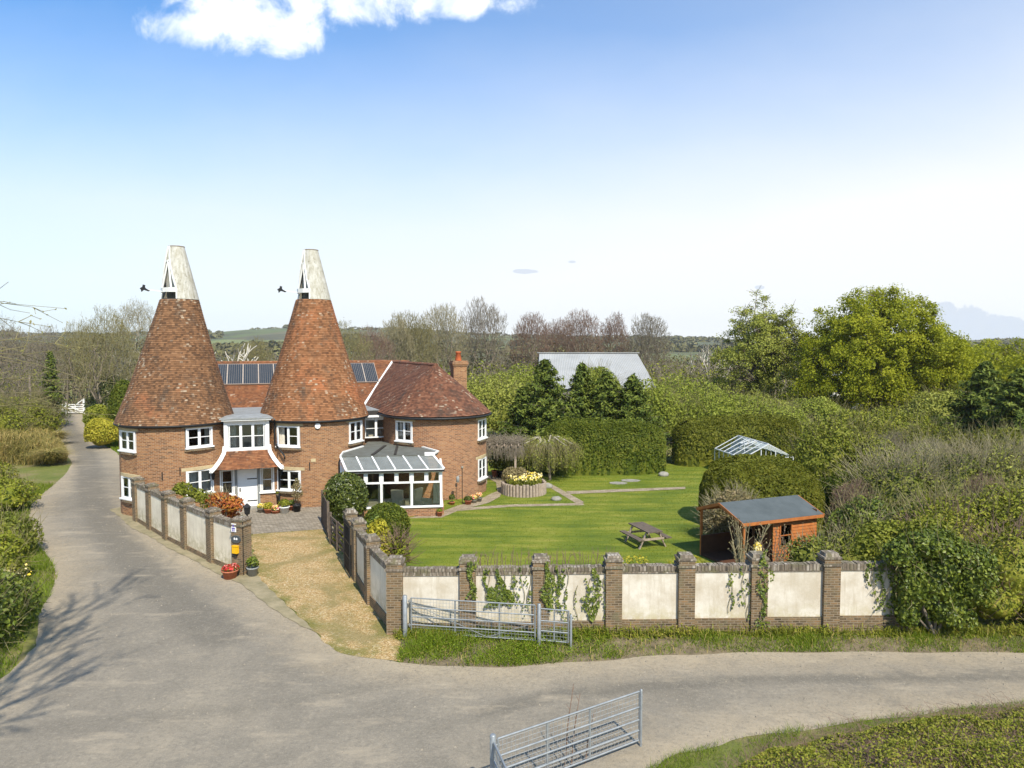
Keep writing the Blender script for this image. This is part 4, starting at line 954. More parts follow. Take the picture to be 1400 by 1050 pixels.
for a, b in zip(pos, pos[1:]):
    mid = (a+b)/2; fr.box(K(mid, 0, (zt+zm)/2), (.10, .10, zt-zm), basis=CBS)
    for x in (a+.09, mid-.08, mid+.08, b-.09): fr.box(K(x, -.01, (zt+zm)/2-.02), (.045, .09, zt-zm-.16), basis=CBS)
fr.bar(CA+Z*zb, bl+Z*zb, .12, .08); fr.bar(CA+Z*(zt-.06), bl+Z*(zt+.0), .12, .14); fr.bar(CA+Z*zm, bl+Z*zm, .10, .08)
for t_ in (.35, .68, .98): p = CA.lerp(bl, t_); fr.box(p+Z*(zt+zb)/2, (.09, .09, zt-zb), basis=CBS)
fr.bar(CB+Z*zb, CB+cv*4.2+Z*zb, .12, .08); fr.bar(CB+Z*(zt-.06), CB+cv*4.2+Z*(zt-.06), .12, .14)
for t_ in (1.2, 2.4, 3.6): fr.box(CB+cv*t_+Z*(zt+zb)/2, (.09, .09, zt-zb), basis=CBS)
fr.build('frame', WHITE, con)
for a, b in zip(pos, pos[1:]):
    for q0, q1, z0, z1 in ((a, b, zb, zm), (a, (a+b)/2, zm, zt), ((a+b)/2, b, zm, zt)):
        g = MB(); g.face([K(q0, .01, z0), K(q1, .01, z0), K(q1, .01, z1), K(q0, .01, z1)]); g.build('pane', CGLASS, con)
g = MB(); g.face([CA+Z*zb, bl+Z*zb, bl+Z*zt, CA+Z*zt]); g.build('pane', CGLASS, con)
g = MB(); g.face([CB+Z*zb, CB+cv*4.2+Z*zb, CB+cv*4.2+Z*zt, CB+Z*zt]); g.build('pane', CGLASS, con)
# glazed slope then the felted flat roof running back to the walls
ra = [K(-.12, -.14, 2.50), K(CL+.10, -.14, 2.50)]; rb_ = [K(-.55, 1.2, 2.98), K(CL-.42, 1.2, 2.98)]
g = MB(); g.face([ra[0], ra[1], rb_[1], rb_[0]]); g.face([p-Z*.02 for p in (rb_[0], rb_[1], ra[1], ra[0])]); g.build('roof_glazing', POLY, con)
g = MB()
for k in range(7): g.bar(ra[0].lerp(ra[1], k/6)+Z*.02, rb_[0].lerp(rb_[1], k/6)+Z*.02, .075 if 0 < k < 6 else .11, .05)
g.bar(ra[0]-Z*.03, ra[1]-Z*.03, .05, .07); g.build('roof_bars', WHITE, con)
g = MB(); g.bar(K(-.15, -.20, 2.42), K(CL+.13, -.20, 2.42), .09, .08); g.build('gutter', BLACK, con)
flat = [rb_[0]+Z*.06, rb_[1]+Z*.06, K(CL-.15, 2.2, 3.04), K(CL-1.1, 3.9, 3.08), K(CL-2.2, 6.4, 3.10), K(CL-4.3, 6.4, 3.10), K(.35, 4.4, 3.08), K(-.55, 2.6, 3.04)]
g = MB(); g.face(flat)
for a, b in zip(flat, flat[1:]+flat[:1]): g.face([a-Z*.12, b-Z*.12, b, a])
g.build('flat_roof', FELT2, con)
g = MB()
for a, b in ((flat[7], flat[6]), (flat[1], flat[2]), (flat[2], flat[3])): g.bar(a+Z*.03, b+Z*.03, .12, .07)
g.bar(flat[0], flat[7], .08, .16); g.box(flat[1]+Z*.02-cu*.2+cv*.15, (.55, .4, .14), basis=CBS); g.build('roof_edging', CREAMW, con)
g = MB(); g.bar(K(1.1, 1.3, 3.08), K(1.6, 4.5, 3.12), .16, .03); g.bar(K(2.3, 1.3, 3.08), K(2.3, 5.5, 3.12), .14, .03); g.build('roof_batten', DARKB, con)
g = MB(); g.face([K(-.2, .1, .06), K(CL-.1, .1, .06), K(CL-.1, 4.2, .06), K(-.2, 4.2, .06)]); g.build('floor', plain('pale_floor_tile', (.66, .58, .44), .6, .2, 2), con)
mb = MB(); bw = K(-.5, .1, 0); mb.path([K(-.62, 2.2, 2.9), K(-.72, 1.9, 2.6), K(-.72, 1.9, 0)], .045); mb.build('drainpipe', BLACK, con)
m_ = MB()
for x0, x1 in ((.15, .55), (1.45, 1.75), (3.05, 3.3), (4.3, 4.62)):
    pts = [K(x0+(x1-x0)*i/10, .22+.03*math.sin(i*1.9), 0) for i in range(11)]
    for a, b in zip(pts, pts[1:]): m_.face([a+Z*.6, b+Z*.6, b+Z*1.78, a+Z*1.78], sm=True)
m_.build('curtain', CURT, con)
# furniture seen through the conservatory glass
def armchair(label, p, ang, hb):
    t = thing('armchair', label, 'armchair', tuple(p), 'conservatory chairs'); c, s = math.cos(ang), math.sin(ang); X = Vector((c, s, 0)); Y = Vector((-s, c, 0)); B = (X, Y, Z); p = Vector(p)
    m_ = MB(); m_.box(p+Z*.36, (.62, .62, .16), basis=B); m_.build('seat', DULLR, t, bevel=.04)
    m_ = MB(); m_.box(p+Y*.33+Z*.36+Z*hb/2, (.66, .14, hb), basis=(X, (Y+Z*.2).normalized(), (Z-Y*.2).normalized())); m_.build('backrest', DULLR, t, bevel=.05)
    for k in (-1, 1): m_ = MB(); m_.box(p+X*k*.38+Z*.42, (.13, .62, .42), basis=B); m_.build('arm', DULLR, t, bevel=.04)
    for a in (-1, 1):
        for b in (-1, 1): m_ = MB(); m_.tube(p+X*a*.34+Y*b*.27, p+X*a*.34+Y*b*.27+Z*.3, .03, .035); m_.build('leg', OLDWOOD, t)
armchair('beige armchair with a high back behind the middle conservatory pane', K(2.3, .95, .06), -.2, .75); armchair('slim beige armchair behind the right-hand conservatory pane', K(3.75, .85, .06), 1.1, .85)
# ================================================================== boundary walls
def pillar(root, p, ang, zt, size=.48, cap='slab', mat=None):
    d = Vector((math.cos(ang), math.sin(ang), 0)); B = (d, Vector((-d.y, d.x, 0)), Z); p = Vector((p[0], p[1], 0)); mat = mat or BR_W
    m_ = MB(); m_.box(p+Z*(zt-.1)/2, (size, size, zt+.1), basis=B); o = m_.build('pillar', mat, root, bevel=.015)
    m_ = MB(); m_.box(p+Z*(zt-.17), (size+.07, size+.07, .075), basis=B); m_.box(p+Z*(zt+.035), (size+.05, size+.05, .06), basis=B)
    s0, s1 = (size-.06)/2, size*.36; h0, h1 = zt+.065, zt+(.17 if cap != 'flat' else .12)
    X, Y = B[0], B[1]; lo = [p+X*a*s0+Y*b*s0+Z*h0 for a, b in ((-1, -1), (1, -1), (1, 1), (-1, 1))]; hi = [p+X*a*s1*1.1+Y*b*s1+Z*h1 for a, b in ((-1, -1), (1, -1), (1, 1), (-1, 1))]
    m_.face(hi)
    for k in range(4): m_.face([lo[k], lo[(k+1) % 4], hi[(k+1) % 4], hi[k]])
    m_.build('cap', BR_C, o); return o
def panel(root, a, b, z0, zt, rend, th=.24, gap=.24):
    a = Vector((a[0], a[1], 0)); b = Vector((b[0], b[1], 0)); d = (b-a).normalized(); B = (d, Vector((-d.y, d.x, 0)), Z); L = (b-a).length-2*gap; c = (a+b)/2
    m_ = MB(); m_.box(c+Z*(z0+zt-.26)/2, (L+.01, th, zt-.26-z0), basis=B); m_.build('render_panel', rend, root)
    m_ = MB(); m_.box(c+Z*(z0-.2)/2, (L+.012, th+.07, z0+.2), basis=B); m_.build('plinth', BR_W, root)
    m_ = MB(); m_.box(c+Z*(zt-.24), (L+.004, th+.05, .04), basis=B)
    n = int(L/.105)
    for k in range(n):
        x = -L/2+(k+.5)*L/n; h = .17+.03*random.random()
        m_.box(c+d*x+Z*(zt-.22+h/2), (L/n-.012, th+.03+.03*random.random(), h), basis=(d, B[1], Z))
    m_.build('coping', BR_C, root)
PA, PB = G(541.5, 864), G(1229, 861)
fw = thing('garden_wall', 'long cream rendered garden wall with brick pillars beside the verge', 'garden wall', tuple((PA+PB)/2))
wd_ = (PB-PA).normalized(); wang = math.atan2(wd_.y, wd_.x)
FP = [PA.lerp(PB, k/7) for k in range(8)]
for k, p in enumerate(FP): pillar(fw, p, wang, 2.20+.018*k, .50)
for k in range(7): panel(fw, FP[k], FP[k+1], .33+.03*k, 2.06+.02*k, RENDW)
dw = thing('garden_wall', 'short stepped wall with grey panels running along the gravel drive', 'garden wall', tuple(G(512, 824)))
DP = [PA, G(509, 824), G(491, 793), G(480, 776)]
dd = (DP[2]-DP[0]).normalized(); dang = math.atan2(dd.y, dd.x)
for p in DP[1:]: pillar(dw, p, dang, 2.2, .46)
for k in range(2): panel(dw, DP[k], DP[k+1], .38, 2.05, RENDC, gap=.25)
lw = thing('garden_wall', 'low-lit cream panelled wall with brick pillars beside the lane, running up to the left kiln', 'garden wall', tuple(G(258, 750)))
LP = [G(331, 784), G(293, 768), G(257, 750), G(231, 737), G(209, 723.5), G(190, 712)]
ld = (LP[-1]-LP[0]).normalized(); lang = math.atan2(ld.y, ld.x)
for p in LP[1:]: pillar(lw, p, lang, 2.12, .46, 'flat')
for k in range(5): panel(lw, LP[k], LP[k+1], .22, 2.02, RENDC, gap=.25)
pillar(lw, LP[0], R(-22), 2.12, .52, 'flat')
# signs and box on the end pillar
nf = Vector((.37, -.93, 0)).normalized(); pf = LP[0]
fdir = Vector((math.sin(R(-22)), -math.cos(R(-22)), 0)); fr_ = Z.cross(fdir); FB = (fr_, fdir, Z); fc = pf+fdir*.275
t = thing('house_sign', 'dark oval slate house sign with a pale emblem on the end pillar', 'sign', tuple(fc+Z*1.42))
m_ = MB(); c = fc+Z*1.42; pts = [c+fr_*.23*math.cos(a)+Z*.15*math.sin(a) for a in np.linspace(0, 2*math.pi, 24, endpoint=False)]
m_.face([p+fdir*.025 for p in pts])
for a, b in zip(pts, pts[1:]+pts[:1]): m_.face([a-fdir*.03, b-fdir*.03, b+fdir*.025, a+fdir*.025])
m_.build('plate', SLATEB, t)
m_ = MB()
for sx in (-1, 1): m_.face([c+fdir*.029+fr_*x*sx+Z*z for x, z in ((.0, .0), (.035, .075), (.085, .06), (.10, .0), (.05, -.02))])
m_.build('emblem', WHITE, t)
t = thing('notice_plate', 'small white notice with dark blue marks above the oval sign', 'sign', tuple(fc+Z*1.86-fr_*.1))
m_ = MB(); c = fc+Z*1.86-fr_*.11; m_.box(c, (.22, .03, .32), basis=FB); m_.build('plate', WHITE, t)
m_ = MB(); m_.box(c+fdir*.018+Z*.08, (.07, .006, .08), basis=FB); m_.box(c+fdir*.018-Z*.02, (.15, .006, .05), basis=FB)
for s in (-1, 1): m_.box(c+fdir*.018-Z*.10+fr_*s*.035, (.04, .006, .08), basis=FB)
m_.build('marks', PURP, t)
t = thing('yellow_box', 'bright yellow plastic box fixed on the end pillar of the lane wall', 'box', tuple(fc+Z*1.02))
m_ = MB(); c = fc+Z*1.02+fdir*.05; m_.box(c, (.24, .12, .26), basis=FB); m_.build('body', YEL, t, bevel=.03)
m_ = MB(); m_.box(c+Z*.15, (.27, .15, .03), basis=FB); m_.build('lid', YEL, t); m_ = MB(); m_.box(c-Z*.19, (.13, .05, .10), basis=FB); m_.build('bracket', BLACK, t)
m_ = MB(); m_.box(pf+Z*1.1+fr_*.265+fdir*.2, (.02, .03, 2.2), basis=FB); tag(m_.build('downpipe', BLACK, lw))

# ================================================================== gates
def metal_gate(name, label, a, b, z0, h, bars, ups, diag=False, mesh=True, group=None):
    a = Vector(a); b = Vector(b); t = thing(name, label, 'gate', (a.x, a.y, 0), group); m_ = MB(); d = (b-a).normalized(); L = (b-a).length
    P_ = lambda s, z: a+d*s*L+Z*(z0+z)
    for f in bars: m_.tube(P_(0, h*f), P_(1, h*f), .021, n=8)
    for s in (0, 1): m_.tube(P_(s, 0), P_(s, h), .026, n=8)
    m_.build('frame', GALV, t); m_ = MB()
    for s in ups: m_.box((P_(s, 0)+P_(s, h))/2, (.045, .02, h), basis=(d, Vector((-d.y, d.x, 0)), Z))
    if diag: m_.bar(P_(0, h*.85), P_(.62, 0), .03, .012); m_.bar(P_(.62, 0), P_(1, h*.5), .03, .012)
    m_.build('brace', GALV, t)
    if mesh:
        segs = []
        for z in np.arange(.05, h-.02, .10): segs.append((*P_(0, z), *P_(1, z), .0042, .0042))
        for s in np.arange(.10, L-.02, .10): segs.append((*P_(s/L, 0), *P_(s/L, h), .0042, .0042))
        bulk('wire_mesh', [tubes(segs, 4)], GALV2, t)
    m_ = MB()
    for z in (.2, .9): m_.tube(P_(0, h*z)-d*.10, P_(0, h*z)+d*.03, .02); m_.tube(P_(0, h*z-.05)-d*.06, P_(0, h*z+.05)-d*.06, .022)
    m_.build('hinge', GALV, t); return t
def post(label, p, h, r=.055, mat=None, group=None):
    m_ = MB(); p = Vector(p); m_.lathe([(r, -.2), (r, h-.02), (r*.7, h), (.001, h)], p, 14); return tag(m_.build('gate_post', mat or GALV, loc=tuple(p)), label, 'gate post', group)
g0, g1, g2 = G(559, 869), G(735, 881), G(779, 885)
g0.z = g1.z = g2.z = 0
metal_gate('field_gate', 'long galvanised mesh gate folded back along the grass verge', g0+(g1-g0)*.02, g1-(g1-g0)*.02, .12, 1.06, (0, .22, .46, .72, 1), (.36, .72), True)
metal_gate('field_gate', 'short galvanised mesh gate leaf at the right end of the verge gate', g1+(g2-g1)*.08, g2-(g2-g1)*.04, .14, .95, (0, .3, .62, 1), (.5,))
post('round galvanised gate post against the corner pillar of the front wall', G(554, 872), 1.32, .07); post('galvanised post between the two leaves of the verge gate', G(737, 882), 1.25, .055); post('slim galvanised post ending the gate on the verge', G(780.5, 886), 1.0, .035)
f0, f1 = G(874, 1020), None
f1 = at(674, 12.95, 0)
metal_gate('field_gate', 'large galvanised field gate in the foreground standing open beside the lane', f1+(f0-f1)*.03, f0, .14, 1.10, (0, .2, .42, .68, 1), (.32, .62), False)
hg = at(700, 11.7, 0); dv = (hg-f1)
metal_gate('field_gate', 'galvanised gate leaf turned towards the camera at the bottom edge', f1+dv*.07+Vector((.0, 0, 0)), f1+dv*1.0, .14, 1.10, (0, .2, .42, .68, 1), (.5,))
post('thick galvanised post holding the foreground field gate', f1, 1.36, .06); post('thin latch post at the far end of the foreground gate', G(876, 1021), 1.30, .028)
# dry stems standing beside the foreground gate
segs = []
for px, py0, py1, Y in ((772, 1030, 935, 14.0), (781, 1020, 948, 14.1), (800, 1000, 975, 14.2)):
    a = at(px, Y, 0); z1 = hz(py1, Y); b = at(px+12, Y, z1); m1 = a.lerp(b, .5)+Vector((-.03, 0, 0)); m1.z = z1*.5
    segs += [(*a, *m1, .016, .012), (*m1, *b, .012, .006)]
    for k in range(4): q = m1.lerp(b, .2+.2*k); e = q+Vector((random.uniform(-.08, .08), .02, .12)); segs.append((*q, *e, .006, .003))
tag(bulk('dry_stem', [tubes(segs, 5)], TWIG_R, loc=tuple(at(775, 14.0, 0))), 'tall brown dry stems standing behind the foreground field gate', 'weed')
# white five-bar gate at the end of the lane
wa, wb = G(80, 566.5), G(115, 566.5)
t = thing('timber_gate', 'white painted five-bar timber gate across the far end of the lane', 'gate', tuple((wa+wb)/2)); d = (wb-wa).normalized(); L = (wb-wa).length; B = (d, Vector((-d.y, d.x, 0)), Z)
m_ = MB()
for s0, s1 in ((.02, .30), (.34, .98)):
    for z in (.3, .55, .8, 1.05, 1.3): m_.bar(wa+d*L*s0+Z*z, wa+d*L*s1+Z*z, .05, .11)
    for s in (s0, (s0+s1)/2, s1): m_.box(wa+d*L*s+Z*.8, (.10, .06, 1.1), basis=B)
    m_.bar(wa+d*L*s0+Z*1.25, wa+d*L*s1+Z*.32, .04, .09)
m_.bar(wa+d*L*.70+Z*1.3, wa+d*L*.97+Z*1.95, .06, .13); m_.build('leaf', WHITE, t)
for s, h in ((0, 1.65), (.32, 1.5), (1.0, 2.1)): m_ = MB(); m_.box(wa+d*L*s+Z*h/2, (.18, .18, h), basis=B); m_.face([wa+d*L*s+Vector((math.cos(a)*.001, math.sin(a)*.001, h+.1)) for a in (0, 2, 4)]); m_.build('post', WHITE, t)
# wrought iron gate and timber gate in the drive wall
a, b = DP[2]+dd*.25, DP[3]-(DP[3]-DP[2]).normalized()*.25
t = thing('iron_gate', 'tall black wrought iron garden gate between pillars of the drive wall', 'gate', tuple(a)); d = (b-a).normalized(); L = (b-a).length+.0; m_ = MB()
off = Vector((-d.y, d.x, 0))*.28
for z in (.15, .75, 1.3, 1.95): m_.bar(a+off+Z*z, b+off+Z*z, .03, .05)
for s in (0, 1): m_.bar(a.lerp(b, s)+off+Z*.1, a.lerp(b, s)+off+Z*2.05, .05, .05)
m_.build('frame', BLACK, t); m_ = MB()
for k in range(1, 14): p = a.lerp(b, k/14)+off; m_.tube(p+Z*.12, p+Z*(2.0+.12*(k % 2)), .014, n=5)
for k in range(7):
    p = a.lerp(b, (k+.5)/7)+off
    for zc in (1.03, 1.62, .45): m_.path([p+d*.09*math.cos(q)+Z*(zc+.17*math.sin(q)) for q in np.linspace(0, 2*math.pi, 9)], .011, 4)
m_.build('bars', BLACK, t)
a, b = G(472, 764), G(452, 744); t = thing('timber_gate', 'brown ranch-style timber gate standing open beside the forecourt bush', 'gate', tuple(a)); d = (b-a).normalized(); B = (d, Vector((-d.y, d.x, 0)), Z); m_ = MB()
for z in (.25, .5, .75, 1.0, 1.25): m_.bar(a+Z*z, b+Z*z, .04, .10)
m_.bar(a+Z*.25, b+Z*1.25, .04, .09); m_.build('rails', OLDWOOD, t)
for s, h in ((0, 1.35), (.5, 1.3), (1, 1.45)): m_ = MB(); m_.box(a.lerp(b, s)+Z*h/2, (.11, .11, h), basis=B); m_.build('post', OLDWOOD, t)
a, b = G(449, 735), G(441, 716); t = thing('timber_fence', 'dark close-boarded fence panel beside the round evergreen bush', 'fence', tuple(a)); d = (b-a).normalized(); L = (b-a).length; B = (d, Vector((-d.y, d.x, 0)), Z); m_ = MB()
for k in range(int(L/.13)): m_.box(a+d*(k*.13+.06)+Z*.8, (.12, .03, 1.5+.04*(k % 3)), basis=B)
m_.build('boards', OLDWOOD, t)
for s in (0, 1): m_ = MB(); m_.box(a.lerp(b, s)+Z*.85, (.11, .11, 1.7), basis=B); m_.build('post', OLDWOOD, t)

# ================================================================== garden things
# picnic table
pt = G(882, 744); ax = Vector((.33, -.94, 0)).normalized(); ay = Vector((-ax.y, ax.x, 0)); PBs = (ax, ay, Z)
t = thing('picnic_table', 'weathered wooden picnic table with attached benches on the lawn', 'picnic table', tuple(pt))
m_ = MB()
for k in range(5): m_.box(pt+ay*(k-2)*.15+Z*.76, (1.75, .14, .045), basis=PBs)
m_.build('tabletop', OLDWOOD, t)
for s in (-1, 1):
    m_ = MB()
    for k in (0, 1): m_.box(pt+ay*s*(.62+.14*k)+Z*.45, (1.75, .13, .04), basis=PBs)
    m_.build('bench', OLDWOOD, t)
for e in (-1, 1):
    for s in (-1, 1): m_ = MB(); m_.bar(pt+ax*e*.62+ay*s*.28+Z*.74, pt+ax*e*.62+ay*s*.66, .05, .09, up=ax); m_.build('leg', GREYWOOD, t)
    m_ = MB(); m_.box(pt+ax*e*.67+Z*.41, (.045, 1.5, .09), basis=PBs); m_.box(pt+ax*e*.62+Z*.71, (.045, .66, .08), basis=PBs); m_.build('crossbar', GREYWOOD, t)
# raised flower bed ringed with logs
pl = G(716, 674)
t = thing('flower_bed', 'round raised flower bed edged with pale upright logs', 'flower bed', tuple(pl)); m_ = MB(); n = 40; r = 1.28
for k in range(n):
    a = 2*math.pi*k/n; h = .66+.08*random.random(); p = pl+Vector((math.cos(a)*r, math.sin(a)*r, 0)); m_.tube(p-Z*.1, p+Z*h, .098, .092, 9)
m_.build('log_edging', GREYWOOD, t); m_ = MB(); m_.lathe([(1.22, .5), (.6, .62), (.01, .66)], pl, 20); m_.build('soil', SOIL, t)
def tuft_plants(parent, name, c, r, n, h, mat, wd=.03, z=0.0):
    a = rng.random(n)*2*math.pi; q = r*np.sqrt(rng.random(n)); P = np.stack([c[0]+q*np.cos(a), c[1]+q*np.sin(a), np.full(n, z)], 1)
    return bulk(name, [strands(P, h, wd, .5)], mat, parent)
tuft_plants(t, 'daffodil_leaves', pl, 1.1, 900, .42, L_IVYY, .03, .55)
n = 260; a = rng.random(n)*2*math.pi; q = 1.15*np.sqrt(rng.random(n)); P = np.stack([pl.x+q*np.cos(a), pl.y+q*np.sin(a), .92+.22*rng.random(n)], 1)
bulk('flowers', [leaves(P, np.tile([0, -.6, .6], (n, 1)), .055, .9)], L_DAFF, t)
P, N = shell([(pl.x-.75, pl.y+.2, .95, .6, .6, .55), (pl.x-.2, pl.y+.7, 1.0, .5, .4, .45)], 2200, .5, .2, 2, .5); bulk('herb_clump', [leaves(P, N, .06)], L_PINK, t)
# stones lying by the path
for px, py, s, lab in ((761, 684, .2, 'pale rounded stone lying beside the corner of the garden path'), (748, 667, .24, 'pale stone ornament beside the raised flower bed'), (907, 651, .25, 'pale boulder at the foot of the clipped hedge')):
    p = G(px, py); tag(bulk('garden_stone', [sph((p.x, p.y, s*.4), (s*1.5, s*.9, s*.8), 9, .3, px)], STONEG, loc=tuple(p)), lab, 'stone')
for px, py, s, lab in ((845, 661, .55, 'flat paving slab set in the lawn, the left one of two'), (862, 657.5, .6, 'flat paving slab set in the lawn, the right one of two')):
    p = G(px, py); m_ = MB(); m_.prism([(p.x+s*math.cos(a)*1.1, p.y+s*.7*math.sin(a)) for a in np.linspace(0, 2*math.pi, 7, endpoint=False)], .0, .05); tag(m_.build('paving_slab', STONEG, loc=tuple(p)), lab, 'paving slab')
# pots
def pot(label, p, r, h, potmat, leafmat, kind='bush', ph=.4, lr=None):
    p = Vector(p); t = thing('plant_pot', label, 'plant pot', tuple(p)); m_ = MB()
    m_.lathe([(.01, .0), (r*.72, .0), (r*.95, h*.86), (r*1.08, h*.87), (r*1.08, h), (r*.9, h), (r*.88, h*.85), (.01, h*.85)], p, 18); m_.build('pot', potmat, t)
    lr = lr or r*1.1
    if kind == 'flower':
        P, N = shell([(p.x, p.y, p.z+h+ph*.25, lr, lr, ph*.5)], 300, .6, .2, 3, p.z+h*.8); bulk('foliage', [leaves(P, N, .05)], L_IVY, t)
        P, N = shell([(p.x, p.y, p.z+h+ph*.35, lr, lr, ph*.5)], 160, .2, .2, 3, p.z+h); bulk('flowers', [leaves(P, N, .045, .9)], leafmat, t)
    elif kind == 'stick':
        m_ = MB(); m_.tube(p+Z*h*.8, p+Z*(h+ph), .02, .015); m_.build('stem', BARK, t)
        P, N = shell([(p.x, p.y, p.z+h+ph+lr*.6, lr, lr, lr)], 500, .4, .1, 3); bulk('foliage', [leaves(P, N, .05)], leafmat, t)
    else:
        P, N = shell([(p.x, p.y, p.z+h+ph*.4, lr, lr, ph*.6)], 420, .7, .3, 3, p.z+h*.8); bulk('foliage', [leaves(P, N, .055)], leafmat, t)
    return t
RP_ = mat_leaf('petals_red', [(.2, (.45, .03, .03)), (.6, (.65, .06, .05)), (.9, (.7, .3, .25))], 3, .2, .9)
pot('terracotta bowl of red flowers at the foot of the sign pillar', LP[0]+fdir*.62, .30, .34, TERRA, RP_, 'flower', .22)
pot('grey pot with a leafy plant beside the sign pillar', LP[0]+fdir*.1+fr_*.62, .21, .36, LEAD, L_IVY, 'bush', .4)
for px, py, r, h, pm, lm, kd, ph, lab in (
    (357, 701, .2, .26, STONEG, L_DAFF, 'flower', .3, 'stone trough of yellow flowers right of the front door'), (367, 702, .22, .26, TERRA, L_YEL, 'bush', .3, 'terracotta pot with golden plant right of the front door'),
    (377, 702, .24, .18, TERRA, L_FLW, 'flower', .3, 'wide terracotta bowl of mixed flowers below the ground floor window'), (389, 702, .26, .38, CREAMW, L_SHRUB, 'bush', .4, 'white planter below the ground floor window'),
    (406, 700, .22, .40, BLACK, L_PINK, 'bush', 1.5, 'black pot holding a pale tall shrub against the middle kiln wall'), (398, 698, .17, .28, TERRA, L_IVY, 'bush', .3, 'small green pot plant against the middle kiln wall'),
    (640, 690, .2, .26, TERRA, L_LAUREL, 'bush', .2, 'terracotta pot on the terrace against the roundel wall'), (655, 686, .18, .26, STONEG, L_FLW, 'flower', .34, 'cluster pot of pale flowers on the terrace edge'), (648, 688, .18, .22, STONEG, L_FLW, 'flower', .3, 'stone pot of red and white flowers on the terrace'),
    (618, 690, .16, .16, TERRA, L_LAUREL, 'stick', .14, 'small clipped ball tree near the conservatory corner'), (641, 679, .15, .2, TERRA, L_LAUREL, 'stick', .5, 'clipped ball tree on a stem against the roundel wall'),
    (601, 706, .15, .26, TERRA, L_SHRUB, 'bush', .15, 'little terracotta pot at the conservatory brick base'), (677, 652, .25, .45, TERRA, L_LAUREL, 'bush', .7, 'terracotta pot with evergreen on the patio behind the wing'), (686, 653, .32, .45, BLACK, L_LAUREL, 'bush', .5, 'black tub with evergreen on the patio behind the wing'),
    (381, 692, .13, .7, OLDWOOD, L_SHRUB, 'bush', .2, 'tall narrow brown pot under the porch drainpipe')):
    pot(lab, G(px, py), r, h, pm, lm, kd, ph)
p = G(632, 688); t = thing('bird_feeder', 'tall bird feeder pole standing on the terrace', 'bird feeder', tuple(p)); m_ = MB(); m_.tube(p, p+Z*2.1, .022); m_.build('pole', BLACK, t); m_ = MB(); m_.lathe([(.001, 1.98), (.07, 1.99), (.07, 2.08), (.001, 2.12)], p, 8); m_.build('tray', STONEG, t)
m_ = MB(); m_.lathe([(.06, 1.2), (.09, 1.22), (.09, 1.5), (.001, 1.56)], p-Vector((.25, 0, 0)), 10); m_.bar(p+Z*1.6, p-Vector((.25, 0, 0))+Z*1.58, .02, .02); m_.build('seed_holder', LEAD, t)
p = G(541+14, 704); t = thing('garden_bowl', 'grey stone urn beside the conservatory base', 'urn', tuple(p)); m_ = MB(); m_.lathe([(.01, 0), (.17, .0), (.10, .12), (.22, .34), (.25, .36), (.2, .38), (.01, .3)], p, 16); m_.build('bowl', STONEG, t)
# summerhouse
sL = Vector((8.45, 27.7, 0)); sd = Vector((.93, .367, 0)).normalized(); sp_ = Vector((-sd.y, sd.x, 0)); SB = (sd, sp_, Z); SLn = 3.9; hw = 1.42
def Q(a, b, z): return sL+sd*a+sp_*b+Z*z
ze, zr = 2.0, 2.50
t = thing('summerhouse', 'orange stained timber summerhouse with grey felt roof and open porch', 'summerhouse', tuple(sL+sd*2))
for s in (-1, 1):
    m_ = MB(); q = [Q(-.08, s*hw, ze), Q(SLn+.08, s*hw, ze), Q(SLn+.08, 0, zr), Q(-.08, 0, zr)]; up_ = Z*.035
    m_.face([p+up_ for p in q]); m_.face(q[::-1])
    for a, b in zip(q, q[1:]+q[:1]): m_.face([a, b, b+up_, a+up_])
    m_.build('roof', FELT, t)
    m_ = MB(); m_.bar(Q(-.09, s*(hw+.02), ze-.04), Q(SLn+.09, s*(hw+.02), ze-.04), .03, .12)
    for e in (-.1, SLn+.1): m_.bar(Q(e, s*(hw+.02), ze-.03), Q(e, 0, zr-.03), .03, .12)
    m_.build('bargeboard', ORWOOD, t)
W_ = hw-.18
def shiplap(p0, p1, z0, z1, gaps=()):
    m_ = MB(); p0, p1 = Vector(p0), Vector(p1); d = (p1-p0).normalized(); nrm = Vector((d.y, -d.x, 0)); L = (p1-p0).length; zz = z0
    while zz < z1-.01:
        h = min(.125, z1-zz); segs = [(0, L)]
        for g0_, g1_, a, b in gaps:
            if a < zz+h/2 < b: segs = [x for s0, s1 in segs for x in ((s0, min(s1, g0_)), (max(s0, g1_), s1)) if x[1]-x[0] > .02]
        for s0, s1 in segs:
            q = [p0+d*s0+nrm*.03+Z*zz, p0+d*s1+nrm*.03+Z*zz, p0+d*s1+nrm*.006+Z*(zz+h), p0+d*s0+nrm*.006+Z*(zz+h)]
            m_.face(q); m_.face([q[0]-nrm*.03, q[1]-nrm*.03, q[1], q[0]])
        zz += h
    return m_
x0 = 1.55
shiplap(Q(x0, -W_, 0), Q(SLn-.1, -W_, 0), .08, 1.98, [(.32, .95, .85, 1.75)]).build('front_wall', ORWOOD, t)
shiplap(Q(SLn-.1, -W_, 0), Q(SLn-.1, W_, 0), .08, 2.2).build('end_wall', ORWOOD, t); shiplap(Q(SLn-.1, W_, 0), Q(x0, W_, 0), .08, 1.98).build('back_wall', ORWOOD, t)
m_ = MB(); m_.face([Q(x0, W_, .08), Q(x0, -W_, .08), Q(x0, -W_, 2.0), Q(x0, 0, 2.55), Q(x0, W_, 2.0)])
for k in range(10): m_.box(Q(x0-.012, -W_+.14+k*.27, 1.0), (.012, .012, 1.9), basis=SB)
m_.build('porch_wall', DKWOOD, t)
m_ = MB()
for s in (-.42, .02): 
    m_.box(Q(x0-.03, s, 1.0), (.03, .42, 1.75), basis=SB)
dr = m_.build('door', DKWOOD, t)
m_ = MB()
